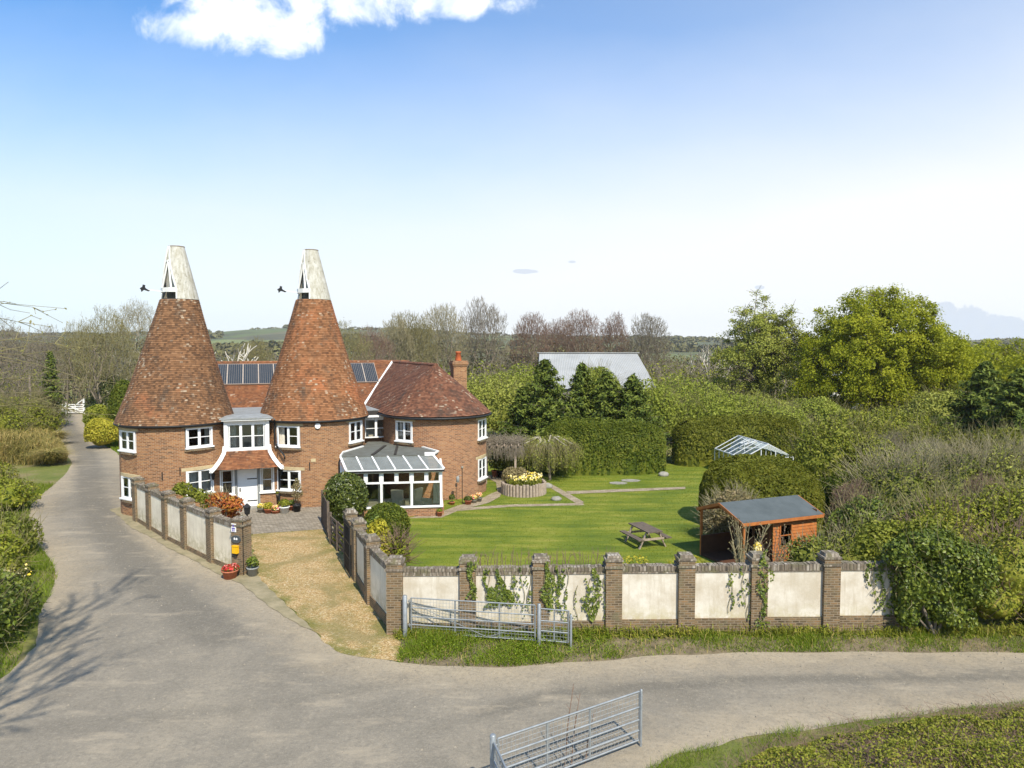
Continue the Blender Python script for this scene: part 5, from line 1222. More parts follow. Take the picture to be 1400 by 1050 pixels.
for s in (-.42, .02): m_.box(Q(x0-.05, s, 1.35), (.008, .28, .8), basis=SB)
m_.build('pane', RGLASS, dr)
for s in (-1, 1): m_ = MB(); m_.box(Q(.06, s*(hw-.1), 1.0), (.08, .08, 2.03), basis=SB); m_.build('porch_post', ORWOOD, t)
m_ = MB(); m_.box(Q(x0/2, W_, .45), (x0, .03, .75), basis=SB); m_.box(Q(x0/2, W_, .85), (x0, .06, .05), basis=SB); m_.build('porch_rail', DKWOOD, t)
m_ = MB(); m_.box(Q(SLn/2, 0, .04), (SLn, 2*W_, .1), basis=SB); m_.build('floor', DKWOOD, t)
c = Q(x0+.635, -W_-.0, 1.3); m_ = MB()
for s in (-1, 1): m_.box(c+sd*s*.29-sp_*.03, (.05, .05, .92), basis=SB); m_.box(c+Z*s*.44-sp_*.03, (.55, .05, .05), basis=SB)
m_.box(c-sp_*.03, (.53, .03, .03), basis=SB); w_ = m_.build('window', ORWOOD, t); m_ = MB(); m_.face([c-sd*.28-Z*.44, c+sd*.28-Z*.44, c+sd*.28+Z*.44, c-sd*.28+Z*.44]); m_.build('pane', GLASS, w_)
# greenhouse
ga = Vector((.13, -.99, 0)).normalized(); gb = Vector((.99, .13, 0)).normalized(); g0 = Vector((16.3, 49.6, 0)); GB = (ga, gb, Z); GLn = 4.4; gw = 1.75; ge, gr = 1.55, 2.45
def Gh(a, b, z): return g0+ga*a+gb*b+Z*z
t = thing('greenhouse', 'aluminium framed glass greenhouse showing above the clipped hedge', 'greenhouse', tuple(g0+ga*2)); m_ = MB()
for k in range(7):
    a = GLn*k/6
    for s in (-1, 1): m_.bar(Gh(a, s*gw, ge), Gh(a, 0, gr), .055, .05); m_.bar(Gh(a, s*gw, 0), Gh(a, s*gw, ge), .05, .05)
for s in (-1, 1): m_.bar(Gh(0, s*gw, ge), Gh(GLn, s*gw, ge), .06, .06); m_.bar(Gh(0, s*gw, .1), Gh(GLn, s*gw, .1), .06, .06)
m_.bar(Gh(0, 0, gr), Gh(GLn, 0, gr), .07, .07)
for e in (0, GLn):
    m_.bar(Gh(e, -gw, ge), Gh(e, gw, ge), .05, .05)
    for b in (-.5, .5): m_.bar(Gh(e, b, 0), Gh(e, b, gr-.4), .05, .05)
m_.build('frame', ALU, t)
for s in (-1, 1):
    for k in range(6):
        a, b = GLn*k/6+.03, GLn*(k+1)/6-.03; m_ = MB(); m_.face([Gh(a, s*gw, ge), Gh(b, s*gw, ge), Gh(b, 0, gr), Gh(a, 0, gr)]); m_.build('roof_pane', RGLASS, t)
m_ = MB()
for s in (-1, 1): m_.face([Gh(0, s*gw, .1), Gh(GLn, s*gw, .1), Gh(GLn, s*gw, ge), Gh(0, s*gw, ge)])
for e in (0, GLn): m_.face([Gh(e, -gw, .1), Gh(e, gw, .1), Gh(e, gw, ge), Gh(e, 0, gr), Gh(e, -gw, ge)])
m_.build('wall_glass', RGLASS, t)
m_ = MB(); q = [Gh(GLn*.5, -.9, ge+.45), Gh(GLn*.66, -.9, ge+.45), Gh(GLn*.66, -.15, gr+.0), Gh(GLn*.5, -.15, gr+.0)]; q = [p+Z*(.22 if i < 2 else .03) for i, p in enumerate(q)]
for a, b in zip(q, q[1:]+q[:1]): m_.bar(a, b, .05, .05)
m_.build('roof_vent', ALU, t)
# barn beyond the garden
bL, bR = at(737, 83, 0), at(870, 83, 0); t = thing('barn', 'pale grey sheet-roofed barn standing behind the dark conifers', 'barn', tuple((bL+bR)/2)); zr, ze = hz(483, 83), 4.3
e0, e1 = bL+Vector((-.5, -8.5, 0)), bR+Vector((.8, -8.0, 0)); k0, k1 = bL+Vector((-.5, 8, 0)), bR+Vector((.8, 8, 0))
m_ = MB(); n = 60
for (ea, eb) in ((e0, e1), (k1, k0)):
    ra_, rb2 = (bL, bR) if ea is e0 else (bR, bL)
    for i in range(n):
        for s0, s1, o0, o1 in ((0, .5, 0, .05), (.5, 1, .05, 0)):
            f0_, f1_ = (i+s0)/n, (i+s1)/n
            m_.face([ea.lerp(eb, f0_)+Z*(ze+o0), ea.lerp(eb, f1_)+Z*(ze+o1), ra_.lerp(rb2, f1_)+Z*(zr+o1), ra_.lerp(rb2, f0_)+Z*(zr+o0)])
m_.build('roof', BARNR, t)
m_ = MB()
for a, b in ((e0, e1), (e1, k1), (k1, k0), (k0, e0)): a2, b2 = a.lerp((bL+bR)/2, .03), b.lerp((bL+bR)/2, .03); m_.face([a2, b2, b2+Z*(ze-.05), a2+Z*(ze-.05)])
for r_, a, b in ((bR, e1, k1), (bL, k0, e0)): c_ = (bL+bR)/2; m_.face([a.lerp(c_, .03)+Z*(ze-.05), b.lerp(c_, .03)+Z*(ze-.05), r_.lerp(c_, .03)+Z*(zr-.1)])
m_.build('wall', BARNW, t); m_ = MB(); m_.box((bL+bR)/2+Z*(zr+.07), ((bR-bL).length+.5, .5, .08)); m_.build('ridge_cap', BARNR, t)
# white house glimpsed under the big tree
hb = at(1150, 84, 0); t = thing('white_house', 'white walled house glimpsed through the foot of the big spring-green tree', 'house', tuple(hb)); m_ = MB(); m_.box(hb+Z*2.0, (5.5, 6, 4.0)); m_.build('wall', WHITE, t)
m_ = MB(); m_.face([hb+Vector((-3.1, -3.3, 3.95)), hb+Vector((3.1, -3.3, 3.95)), hb+Vector((3.1, 0, 6)), hb+Vector((-3.1, 0, 6))]); m_.face([hb+Vector((3.1, 3.3, 3.95)), hb+Vector((-3.1, 3.3, 3.95)), hb+Vector((-3.1, 0, 6)), hb+Vector((3.1, 0, 6))]); m_.build('roof', LEAD, t)
for x in (-1.4, 1.4): m_ = MB(); m_.box(hb+Vector((x, -3.0, 1.6)), (1.0, .08, 1.5)); m_.build('window', SLATEB, t)
# pole on the left of the lane
p = at(43, 72, 0); m_ = MB(); m_.tube(p, p+Z*5.9, .13, .10, 10); tag(m_.build('utility_pole', GREYWOOD, loc=tuple(p)), 'weathered timber pole among the trees left of the lane', 'pole')
# ================================================================== vegetation
def skeleton(H, spread=.45, r0=.25, lv_max=4, fork=.28, nlimb=6, wig=.16, up=.10, seed=0, kids=(5, 4, 4, 3), droop=0.0, lean=(0, 0)):
    "branching skeleton: lists of (p0,p1,r0,r1,level) and tips"
    rs = np.random.default_rng(seed); segs = []; tips = []
    def nz(v): return v/max(1e-9, math.sqrt(v@v))
    def grow(p, d, L, r, lv):
        n = 4 if lv == 0 else (3 if lv < 3 else 2)
        stations = []
        for i in range(n):
            d = nz(d+rs.normal(size=3)*wig*(.5 if lv == 0 else 1)+np.array([0, 0, up if lv < 3 else up*.5-droop]))
            q = p+d*L/n; r1 = r*(1-(.35 if lv else .45)/n*(i+1)/1.0) if i < n-1 or lv == 0 else r*.5
            segs.append((*p, *q, r, max(r1, .006), lv)); p, r = q, max(r1, .006); stations.append((p, d, r, (i+1)/n))
        if lv >= lv_max: tips.append((*p, *d)); return
        K = nlimb if lv == 0 else kids[min(lv-1, len(kids)-1)]
        for k in range(K):
            f = (fork+(1-fork)*(k+.7)/K) if lv == 0 else .25+.75*(k+.6)/K
            j = min(n-1, int(f*n)); b, bd, br, _ = stations[j]
            if j > 0: f2 = f*n-j; b = stations[j-1][0]*(1-f2)+b*f2
            az = rs.random()*6.28 if lv else k*2.4+rs.random()*.8
            s = np.array([math.cos(az), math.sin(az), 0.]); s = nz(s-bd*(s@bd)) if lv else s
            ang = spread*(.8+.6*rs.random())*(1.25 if lv == 0 and k < K/2 else 1)
            cdv = nz(bd*math.cos(ang)+s*math.sin(ang)); LL = L*(.62 if lv == 0 else .58)*(.75+.5*rs.random())
            if lv == 0: LL = L*(.72-.25*k/K)*(.85+.3*rs.random())
            grow(b, cdv, LL, br*(.62 if lv == 0 else .6), lv+1)
        if lv: grow(p, d, L*.55, r*.9, lv+1)
    grow(np.zeros(3), nz(np.array([lean[0], lean[1], 1.])), 1.0, r0/H, 0)
    S_ = np.array(segs); k = 1/max(S_[:, 5].max(), S_[:, 2].max()); S_[:, :6] *= k*H; S_[:, 6:8] *= H
    T = np.array(tips); T[:, :3] *= k*H
    return S_, T
def tree_parts(t, S_, T, p, bark, twig, cut=2, leafmat=None, leaf=0.0, nleaf=0, thin=.012, spreadleaf=.25):
    p = np.array(p); S2 = S_.copy(); S2[:, :3] += p; S2[:, 3:6] += p
    S2[:, 6:8] = np.maximum(S2[:, 6:8], (thin*np.array([2.2, 2.0, 1.6, 1.2, .9, .7])[S2[:, 8].astype(int)])[:, None])
    big = S2[S2[:, 8] <= cut]; sm_ = S2[S2[:, 8] > cut]
    bulk('trunk', [tubes(big[:, :8], 6)], bark, t)
    parts = [tubes(sm_[:, :8], 3, 0)]; mats = [twig]
    if leafmat:
        k = rng.choice(len(T), nleaf); C = T[k, :3]+p+rng.normal(size=(nleaf, 3))*spreadleaf
        parts.append(leaves(C, rdir(nleaf)+[0, 0, .4], leaf, .55, 1)); mats.append(leafmat)
    return bulk('crown', parts, mats, t)
SK = {}
VAR = {'oak': (.40, .60, .40, .22, 1.0), 'tall': (.24, .56, .46, .16, .6), 'bush': (.42, .54, .48, .10, .8)}   # crown radius, centre, half height, bare trunk, shell bias (fractions of height)
def crown_tree(var, seed, n=2600):
    "branches grown by joining crown points to the nearest, shortest-path node: natural forking; radii by the pipe rule"
    rs = np.random.default_rng(seed); w_, zc, rz, z0, sb = VAR[var]
    D = unit(rs.normal(size=(n, 3))); D[:, 2] = np.where(D[:, 2] < -.55, -D[:, 2], D[:, 2]); lump = 1+.16*sn(D*2.6, 1.3, seed)+.10*sn(D*6, 1.3, seed+2)
    P = np.array([0, 0, zc])+D*np.array([w_, w_*.95, rz])*(rs.random((n, 1))**(.33*sb))*lump[:, None]; P = P[P[:, 2] > z0*.8]
    nodes = [np.array([rs.normal()*.004, rs.normal()*.004, z0*k/4]) for k in range(5)]; par = [-1, 0, 1, 2, 3]; path = [z0*k/4 for k in range(5)]
    o = np.argsort(np.linalg.norm(P-[0, 0, z0], axis=1)); P = P[o]; N = np.zeros((len(P)*3+10, 3)); pl_ = np.zeros(len(N)); N[:5] = nodes; pl_[:5] = path; pl_[:4] += 9; c = 5
    for q in P:
        d = np.linalg.norm(N[:c]-q, axis=1); j = int(np.argmin(d+.42*pl_[:c])); m1 = (N[j]+q)/2+rs.normal(size=3)*d[j]*.09; m1[2] -= d[j]*.06
        if d[j] > .035: N[c] = m1; pl_[c] = pl_[j]+d[j]/2; par.append(j); j = c; c += 1
        N[c] = q; pl_[c] = pl_[j]+np.linalg.norm(N[j]-q); par.append(j); c += 1
    cnt = np.zeros(c); kids_ = np.zeros(c, int)
    for i in range(c-1, 0, -1): cnt[i] += (kids_[i] == 0); cnt[par[i]] += cnt[i]; kids_[par[i]] += 1
    rad = np.maximum(cnt, 1)**.50*.00056; sg = []
    for i in range(1, c): lv = 0 if cnt[i] > 300 else 1 if cnt[i] > 60 else 2 if cnt[i] > 14 else 3 if cnt[i] > 3 else 4; sg.append((*N[par[i]], *N[i], min(rad[par[i]], rad[i]*1.35), rad[i], lv))
    tips = np.array([i for i in range(5, c) if kids_[i] == 0]); q = N[tips]; dr = unit(q-N[[par[i] for i in tips]]+unit(q-[0, 0, z0])*.02)
    for _ in range(3): e_ = q+(dr+rs.normal(size=q.shape)*.45)*.028; sg += [(*a, *b, .00045, .0003, 5) for a, b in zip(q, e_)]
    return np.array(sg), np.concatenate([q+dr*.02, dr], 1)
for v_ in VAR:
    for k_ in range(3): SK[(v_, k_)] = crown_tree(v_, 11+k_)
def bare_tree(name, label, p, H, bark, twig, seed, var='oak', r0=.4, wide=1.0, **k):
    t = thing(name, label, 'tree', tuple(p)); key = (var, seed % 3)
    if key not in SK: SK[key] = crown_tree(var, 11+seed % 3)
    S0, T0 = SK[key]; S_ = S0.copy(); T = T0.copy(); a = seed*1.3; M_ = np.array([[math.cos(a), -math.sin(a), 0], [math.sin(a), math.cos(a), 0], [0, 0, 1]]).T*H
    M_[:, :2] *= wide
    S_[:, :3] = S0[:, :3]@M_; S_[:, 3:6] = S0[:, 3:6]@M_; T[:, :3] = T0[:, :3]@M_; S_[:, 6:8] *= H
    tree_parts(t, S_, T, p, bark, twig, **k); return t
def leafy_tree(name, label, p, H, ells, ncl, per, leaf, bark, leafmat, seed, clr=1.1, group=None, r0=.4, flat=.6, twig=None, limbs=40, low=-.35):
    "trunk with limbs reaching into a crown of leaf clumps with gaps between"
    rs = np.random.default_rng(seed); t = thing(name, label, 'tree', tuple(p), group); p = np.array(p)
    E = np.array(ells, float); A = (E[:, 3]*E[:, 4]*E[:, 5])**(2/3); k = rs.choice(len(E), ncl, p=A/A.sum()); D = unit(rs.normal(size=(ncl, 3))); D[:, 2] = np.where(D[:, 2] < low, -D[:, 2]*.5, D[:, 2])
    rad = (.35+.65*rs.random((ncl, 1))**.45); C = p+E[k, :3]+D*E[k, 3:6]*rad*(1+.10*sn(D*3, 1.3, seed))[:, None]
    q = np.concatenate([rs.integers(0, ncl, 0), np.repeat(np.arange(ncl), per)]); n = len(q); sz = (clr*(.6+.8*rs.random(ncl)))[q][:, None]
    off = unit(rs.normal(size=(n, 3)))*(rs.random((n, 1))**.45); P = C[q]+off*sz*np.array([1, 1, flat]); P = P[P[:, 2] > .3]
    N = unit(P-(p+E[0, :3]))+np.array([0, 0, .5])
    lf = leaves(P, N, leaf, .6, 0, 0, .7); lf[2][:] = .55*lf[2]+.45*np.repeat(rs.random(ncl), per)[:len(lf[2])] if len(lf[2]) == n else lf[2]
    bulk('crown', [lf], leafmat, t)
    segs = []; top = p+np.array([0, 0, H*.72]); prev = p.copy(); m = 7
    def trunkpt(f): return p+np.array([.02*H*math.sin(f*5+seed), .02*H*math.cos(f*4), H*.78*f])
    for i in range(m): segs.append((*trunkpt(i/m), *trunkpt((i+1)/m), r0*(1-.8*i/m), r0*(1-.8*(i+1)/m)))
    for j in rs.choice(ncl, min(ncl, limbs), replace=False):
        c = C[j]; f = np.clip(.18+.65*(c[2]-p[2])/H*rs.uniform(.55, .9), .12, .95); a = trunkpt(f); m1 = a*.5+c*.5+np.array([0, 0, .06*H*rs.random()])+rs.normal(size=3)*.02*H; rr = r0*(1-.8*f)*.45
        segs += [(*a, *m1, rr, rr*.6), (*m1, *c, rr*.6, .03)]
        for _ in range(3): e = c+rs.normal(size=3)*clr*.7; segs.append((*c, *e, .03, .012))
    bulk('trunk', [tubes(segs, 6)], bark, t); return t
def shrub(name, label, ells, n, leaf, mat, cat='shrub', thick=.25, lump=.14, f=1.2, seed=0, core=.8, group=None, stems=0, bark=None, aspect=.55, twigs=0, twigmat=None, twl=.5):
    "bush: leaf cards over a lumpy shell, leafy inside, stems to the ground"
    E = np.array(ells, float); base = (E[0, 0], E[0, 1], max(0, E[:, 2].min()-E[np.argmin(E[:, 2]), 5])); base = (E[:, 0].mean(), E[:, 1].mean(), 0)
    t = thing(name, label, cat, base, group)
    P, N = shell(E, n, thick, lump, f, .05, seed); parts = [leaves(P, N, leaf, aspect, 0, 0, .6)]
    if core:
        for i, e in enumerate(E): parts.append(sph(e[:3], e[3:6]*core, 12, lump, seed+i, 0, .02))
    bulk('foliage', parts, mat, t)
    segs = []
    for e in E:
        for k in range(max(1, stems//len(E))):
            a = np.array([base[0]+rng.normal()*.04, base[1]+rng.normal()*.04, 0]); b = e[:3]+rng.normal(size=3)*e[3:6]*.35; b[2] = max(b[2], .3); segs.append((*a, *b, .05, .02))
    bulk('stem', [tubes(segs, 5)], bark or BARK, t)
    if twigs:
        P, N = shell(E, twigs, .15, lump, f, .2, seed); d = unit(N*.8+rdir(len(P))*.7+np.array([0, 0, .5])); L = twl*(.5+rng.random((len(P), 1))); a = P-d*L*.3; m1 = P+d*L*.4+rdir(len(P))*L*.12; b = P+d*L
        o = np.full((len(P), 1), .010)
        bulk('twigs', [tubes(np.concatenate([a, m1, o*1.3, o], 1), 3), tubes(np.concatenate([m1, b+rdir(len(P))*L*.1, o, o*.4], 1), 3)], twigmat or TWIG_P, t)
    return t
def hedge(name, label, path, hw, h, n, leaf, mat, seed=0, lump=.10, ex=4.0, taper=.0, core=True):
    "clipped hedge along a path with rounded ends"
    pts = np.array([p[:2] for p in path], float); sl_ = np.linalg.norm(np.diff(pts, axis=0), axis=1); cum = np.concatenate([[0], np.cumsum(sl_)]); Lt = cum[-1]
    hs = np.array([p[2] if len(p) > 2 else h for p in path], float)
    def frame(s):
        x = np.interp(s, cum, pts[:, 0]); y = np.interp(s, cum, pts[:, 1]); e = .05
        dx = np.interp(np.clip(s+e, 0, Lt), cum, pts[:, 0])-np.interp(np.clip(s-e, 0, Lt), cum, pts[:, 0]); dy = np.interp(np.clip(s+e, 0, Lt), cum, pts[:, 1])-np.interp(np.clip(s-e, 0, Lt), cum, pts[:, 1]); l = np.hypot(dx, dy)+1e-9
        return x, y, -dy/l, dx/l
    def surf(s, th, k=1.0):
        x, y, nx, ny = frame(s); e = np.clip(np.minimum(s, Lt-s)/hw, 0, 1); w_ = hw*np.sqrt(np.clip(1-(1-e)**2, .0, 1)); hh = np.interp(s, cum, hs)*(.55+.45*np.clip(1-(1-e)**2, 0, 1)**.5)
        c, si = np.cos(th), np.sin(th); u = np.sign(c)*np.abs(c)**(2/ex)*w_*k; z = np.abs(si)**(2/ex)*hh*(k if k < 1 else 1)
        P = np.stack([x+nx*u, y+ny*u, z], 1); N = np.stack([nx*c, ny*c, si*.9], 1)
        return P, N
    s = rng.random(n)*Lt; th = rng.random(n)*math.pi; th = np.where(rng.random(n) < .35, math.pi/2+(rng.random(n)-.5)*1.5, th); P, N = surf(s, th)
    q = lump*sn(P, 1.4, seed)+lump*.5*sn(P, 4.1, seed+3)-.10*rng.random(n)**2; P = P+unit(N)*q[:, None]; P[:, 2] = np.maximum(P[:, 2], .04)
    t = thing(name, label, 'hedge', (pts[:, 0].mean(), pts[:, 1].mean(), 0))
    parts = [leaves(P, N, leaf, .55, 0, 0, .55)]
    if core:
        ns, nt = 40, 15; Sg, Tg = np.meshgrid(np.linspace(0, Lt, ns), np.linspace(0, math.pi, nt), indexing='ij'); V, Nn = surf(Sg.ravel(), Tg.ravel(), .93); V = V+unit(Nn)*(lump*sn(V, 1.4, seed)-.06)[:, None]; V[:, 2] = np.maximum(V[:, 2], 0.01)
        i, j = np.meshgrid(np.arange(ns-1), np.arange(nt-1), indexing='ij'); a = i*nt+j; F = np.stack([a, a+1, a+nt+1, a+nt], 2).reshape(-1, 4); parts.append((V, F, rng.random(len(F)), 0, True))
    bulk('foliage', parts, mat, t); segs = []
    for k in range(int(Lt/.8)): x, y, nx, ny = frame(np.array([k*.8+.3])); segs.append((x[0], y[0], 0, x[0]+.05, y[0], 1.2, .06, .04))
    bulk('stem', [tubes(segs, 6)], BARK, t); return t
def conifer(name, label, p, H, r, n, mat, seed, tiers=15, leaf=.16, group=None):
    rs = np.random.default_rng(seed); t = thing(name, label, 'tree', tuple(p), group); p = np.array(p); C, Nn, segs = [], [], [(*p, *(p+[0, 0, H]), .16, .02)]
    nb = tiers*9
    for k in range(nb):
        f = (k+rs.random())/nb; z = .03+.95*f; R_ = r*(1-f)**.75*(.55+.8*rs.random())+.10; az = k*2.4+rs.random(); a = p+np.array([0, 0, H*z]); e = a+np.array([math.cos(az)*R_, math.sin(az)*R_, -R_*.10+.25*H*.05*(1-f)+R_*.25])
        segs.append((*a, *e, .03, .008)); m_ = max(6, int(n/nb*(1.35-f))); s = rs.random((m_, 1))**.6; q = a+(e-a)*s+rs.normal(size=(m_, 3))*np.array([.16, .16, .10])*(.5+R_*.35)
        q[:, 2] -= .10*s[:, 0]*R_; C.append(q); Nn.append(np.tile(np.array([math.cos(az)*.5, math.sin(az)*.5, .8]), (m_, 1)))
    C = np.concatenate(C); bulk('crown', [leaves(C, np.concatenate(Nn), leaf, .35, 0, .25, .5)], mat, t); bulk('trunk', [tubes(segs, 6)], BARK, t); return t

# ---- clipped hedges at the end of the garden
hedge('clipped_hedge', 'tall clipped dark green hedge closing the back of the lawn below the conifers', [(*at(742, 48.3)[:2], 3.75), (*at(800, 48.2)[:2], 3.75), (*at(860, 48.5)[:2], 3.65), (*at(908, 49.0)[:2], 3.2)], 1.25, 3.6, 26000, .085, L_HEDGE, 1)
hedge('clipped_hedge', 'clipped hedge curving behind the greenhouse to the right of the gap', [(*at(922, 51.5)[:2], 3.3), (*at(980, 52.5)[:2], 3.5), (*at(1040, 53)[:2], 3.6), (*at(1100, 51)[:2], 3.5)], 1.4, 3.5, 26000, .09, L_HEDGE2, 2)
hedge('clipped_hedge', 'broad rounded clipped hedge behind the summerhouse', [(*at(962, 33.8)[:2], 2.9), (*at(1010, 34.3)[:2], 3.35), (*at(1060, 34.3)[:2], 3.3), (*at(1125, 33.0)[:2], 2.7)], 1.75, 3.2, 34000, .075, L_HEDGE2, 5, .16, 3.2)
p = at(1002, 31.2); shrub('shrub', 'dusty pink and green rounded shrub in front of the broad hedge', [(p.x, p.y, 1.15, 1.25, .8, 1.15), (p.x-.6, p.y+.2, .8, .8, .7, .9)], 5200, .07, L_PINK, seed=3, stems=6, twigs=500, twigmat=TWIG_P)
# ---- evergreen bushes by the drive
p = G(469, 722); shrub('evergreen_bush', 'round glossy evergreen bush at the left corner of the conservatory', [(p.x, p.y+.6, 1.3, 1.1, 1.0, 1.35)], 6500, .07, L_LAUREL, seed=1, lump=.06)
p = G(527, 752); shrub('evergreen_bush', 'smooth dark clipped dome bush in front of the conservatory', [(p.x, p.y+.3, .95, 1.05, .9, 1.05)], 7500, .05, L_HEDGE, seed=2, lump=.04)
p = G(519, 778); shrub('shrub', 'light green leafy shrub behind the drive wall', [(p.x-.1, p.y+.3, .95, .55, .75, 1.05), (p.x+.35, p.y-.5, .7, .55, .6, .8)], 1700, .075, L_YEL, seed=5, thick=.5, core=.5, stems=5)
p = G(541, 785); shrub('shrub', 'small brownish garden shrub inside the corner of the front wall', [(p.x+.1, p.y, .8, .5, .5, .75)], 700, .07, L_SHRUB, seed=6, thick=.6, core=.4, twigs=160, twigmat=TWIG_R)
p = G(497, 760); shrub('shrub', 'green shrub filling the border behind the iron gate', [(p.x+.4, p.y+.4, .8, .5, .7, .8)], 1000, .08, L_IVY, seed=7, thick=.5, core=.5)
p = G(456, 748); shrub('fern_clump', 'fresh green ferny plants at the foot of the timber gate', [(p.x+.35, p.y+.3, .45, .45, .6, .45)], 500, .10, L_IVYY, seed=8, thick=.6, core=.4, cat='fern')
# flame coloured shrub behind the lane wall
c0 = G(300, 736); c0 = Vector((-13.0, 31.3, 0)); 
shrub('flame_shrub', 'bright orange and red leaved shrub behind the lane wall', [(c0.x-.35, c0.y+.25, 1.72, .6, .5, .46), (c0.x+.35, c0.y-.35, 1.66, .55, .5, .42), (c0.x-.9, c0.y+.75, 1.6, .45, .4, .4), (c0.x-.2, c0.y, .9, .8, .7, .9)], 3200, .075, L_RED, seed=9, thick=.5, lump=.25, core=.65, twigs=120, twl=.4)
shrub('shrub', 'green trailing plant along the top of the lane wall', [(c0.x-1.1, c0.y+.8, 1.55, .5, .45, .45), (c0.x-2.3, c0.y+1.9, 1.55, .6, .4, .4), (c0.x-3.6, c0.y+3.2, 1.6, .5, .4, .4)], 1500, .07, L_IVYY, seed=10, thick=.6, core=.6)
# rockery lantern on wall end
p = LP[0].lerp(LP[1], .45); m_ = MB(); q = Vector((p.x+.55, p.y+.55, 0)); m_.tube(q, q+Z*2.05, .035); m_.lathe([(.02, 2.0), (.11, 2.06), (.14, 2.32), (.17, 2.34), (.03, 2.48)], q, 6, sm=False); tag(m_.build('garden_lantern', BLACK, loc=tuple(q)), 'black lantern on a post behind the end of the lane wall', 'lantern')
# ---- ivy on the front wall
def ivy(label, strips, seed, mat=L_IVY, off=.135):
    C, segs = [], []; rs = np.random.default_rng(seed)
    for px, wpx, y0, y1, dn, pil in strips:
        Yw = PA.lerp(PB, (px-541)/688).y-(.27 if pil else .15); x = at(px, Yw, 1.2).x; wm = wpx/FPX*Yw; zt_, zb_ = hz(y0, Yw), max(.05, hz(y1, Yw)); n = int(wm*(zt_-zb_)*dn)
        z = zb_+(zt_-zb_)*rs.random(n); xx = x+(rs.random(n)-.5)*wm*(.65+.5*np.sin(z*4+px))+.06*np.sin(z*7+px); C.append(np.stack([xx, Yw-.015-.05*rs.random(n)+wd_.y/wd_.x*(xx-x), z], 1))
        for k in range(max(1, int(wpx/9))):
            xs = x+(rs.random()-.5)*wm*.7; zz = np.linspace(zb_, zt_, 8); q = [(xs+.07*math.sin(v*5+k*2+px), Yw-.012+wd_.y/wd_.x*(xs-x), v) for v in zz]; segs += [(*a, *b, .011, .009) for a, b in zip(q, q[1:])]
    C = np.concatenate(C); t = thing('ivy', label, 'ivy', (float(C[:, 0].mean()), float(C[:, 1].mean()), .1)); bulk('foliage', [leaves(C, np.tile([0, -1., .25], (len(C), 1)), .042, .75, 0, 0, .35)], mat, t); bulk('stem', [tubes(segs, 4)], TWIG_P, t)
ivy('ivy sheathing the second pillar of the front wall', [(645, 18, 768, 818, 430, 1)], 1)
ivy('dense bushy ivy spreading up the rendered panel behind the mesh gate', [(665, 9, 776, 820, 330, 0), (682, 22, 778, 824, 480, 0), (690, 44, 806, 828, 430, 0), (672, 26, 802, 830, 380, 0), (700, 12, 784, 815, 150, 0), (712, 10, 776, 836, 70, 0), (722, 10, 778, 842, 60, 0), (731, 9, 776, 840, 120, 0)], 2)
ivy('thick ivy climbing the pillar and panel behind the mesh gate post', [(750, 18, 768, 834, 520, 1), (763, 10, 772, 836, 300, 0), (772, 9, 776, 850, 140, 0)], 3)
ivy('thin forked ivy on the panel right of the mesh gate', [(813, 16, 776, 834, 300, 0), (808, 20, 815, 848, 300, 0), (826, 9, 790, 846, 130, 0), (803, 8, 790, 848, 120, 0), (785, 8, 800, 848, 60, 0)], 4)
ivy('straggling ivy over the wall panel and pillar in front of the summerhouse', [(1044, 20, 752, 856, 210, 1), (1032, 8, 760, 848, 330, 0), (1000, 8, 780, 838, 150, 0), (1015, 8, 772, 830, 110, 0), (1026, 8, 790, 846, 180, 0)], 5)
ivy('ivy trailing down the right-hand end panel of the front wall', [(1186, 12, 766, 800, 200, 0), (1205, 14, 766, 836, 200, 0), (1218, 12, 766, 842, 260, 0), (1196, 8, 766, 815, 140, 0)], 6)
Yv = 21.5; e = []
for px, zc, rx, ry, rz in ((1248, 1.55, .62, .55, 1.15), (1285, 1.75, .85, .7, 1.25), (1322, 1.6, .65, .65, 1.15), (1232, 2.45, .60, .55, .5), (1270, 2.75, .9, .7, .5), (1296, .75, .85, .55, .75), (1335, 2.1, .45, .55, .7), (1240, .7, .42, .45, .7)): q = at(px, Yv-.75, 1); e.append((q.x, Yv-.75, zc, rx, ry, rz))
shrub('ivy_thicket', 'big tangled thicket of dark glossy ivy smothering the right end of the wall', e, 19000, .05, L_IVY, 'ivy', .75, .34, 1.6, 11, .62, stems=12, aspect=.8, twigs=160, twigmat=TWIG_O, twl=.5)
q = at(1200, 22.2); shrub('shrub', 'fresh yellow-green shrub foaming over the wall beside the ivy thicket', [(q.x, q.y+.1, 2.2, .8, .7, .5), (q.x+1.3, q.y-.4, 2.9, .8, .6, .45), (q.x+.6, q.y+.6, 2.4, 1.0, .8, .6)], 3800, .07, L_IVYY, seed=12, thick=.5, core=.6, stems=8)
# low weeds at the wall foot
P = np.array([PA.lerp(PB, f)[:] for f in rng.random(5200)*1.35+.0]); P[:, 1] -= .30+np.abs(rng.normal(size=len(P)))*.16; P[:, 2] = np.abs(rng.normal(size=len(P)))*.16*np.clip(.5+.8*sn(P*[1, 0, 0], 1.3, 3), .1, 1.3); P = P[rng.random(len(P)) < np.clip(.4+sn(P, .8, 7), .15, 1)]
tag(bulk('wall_foot_weeds', [leaves(P, np.tile([0, -.5, .8], (len(P), 1)), .045, .6), strands(P[:1500]*[1, 1, 0], .32, .02, .7)], L_BRAM), kind='stuff')
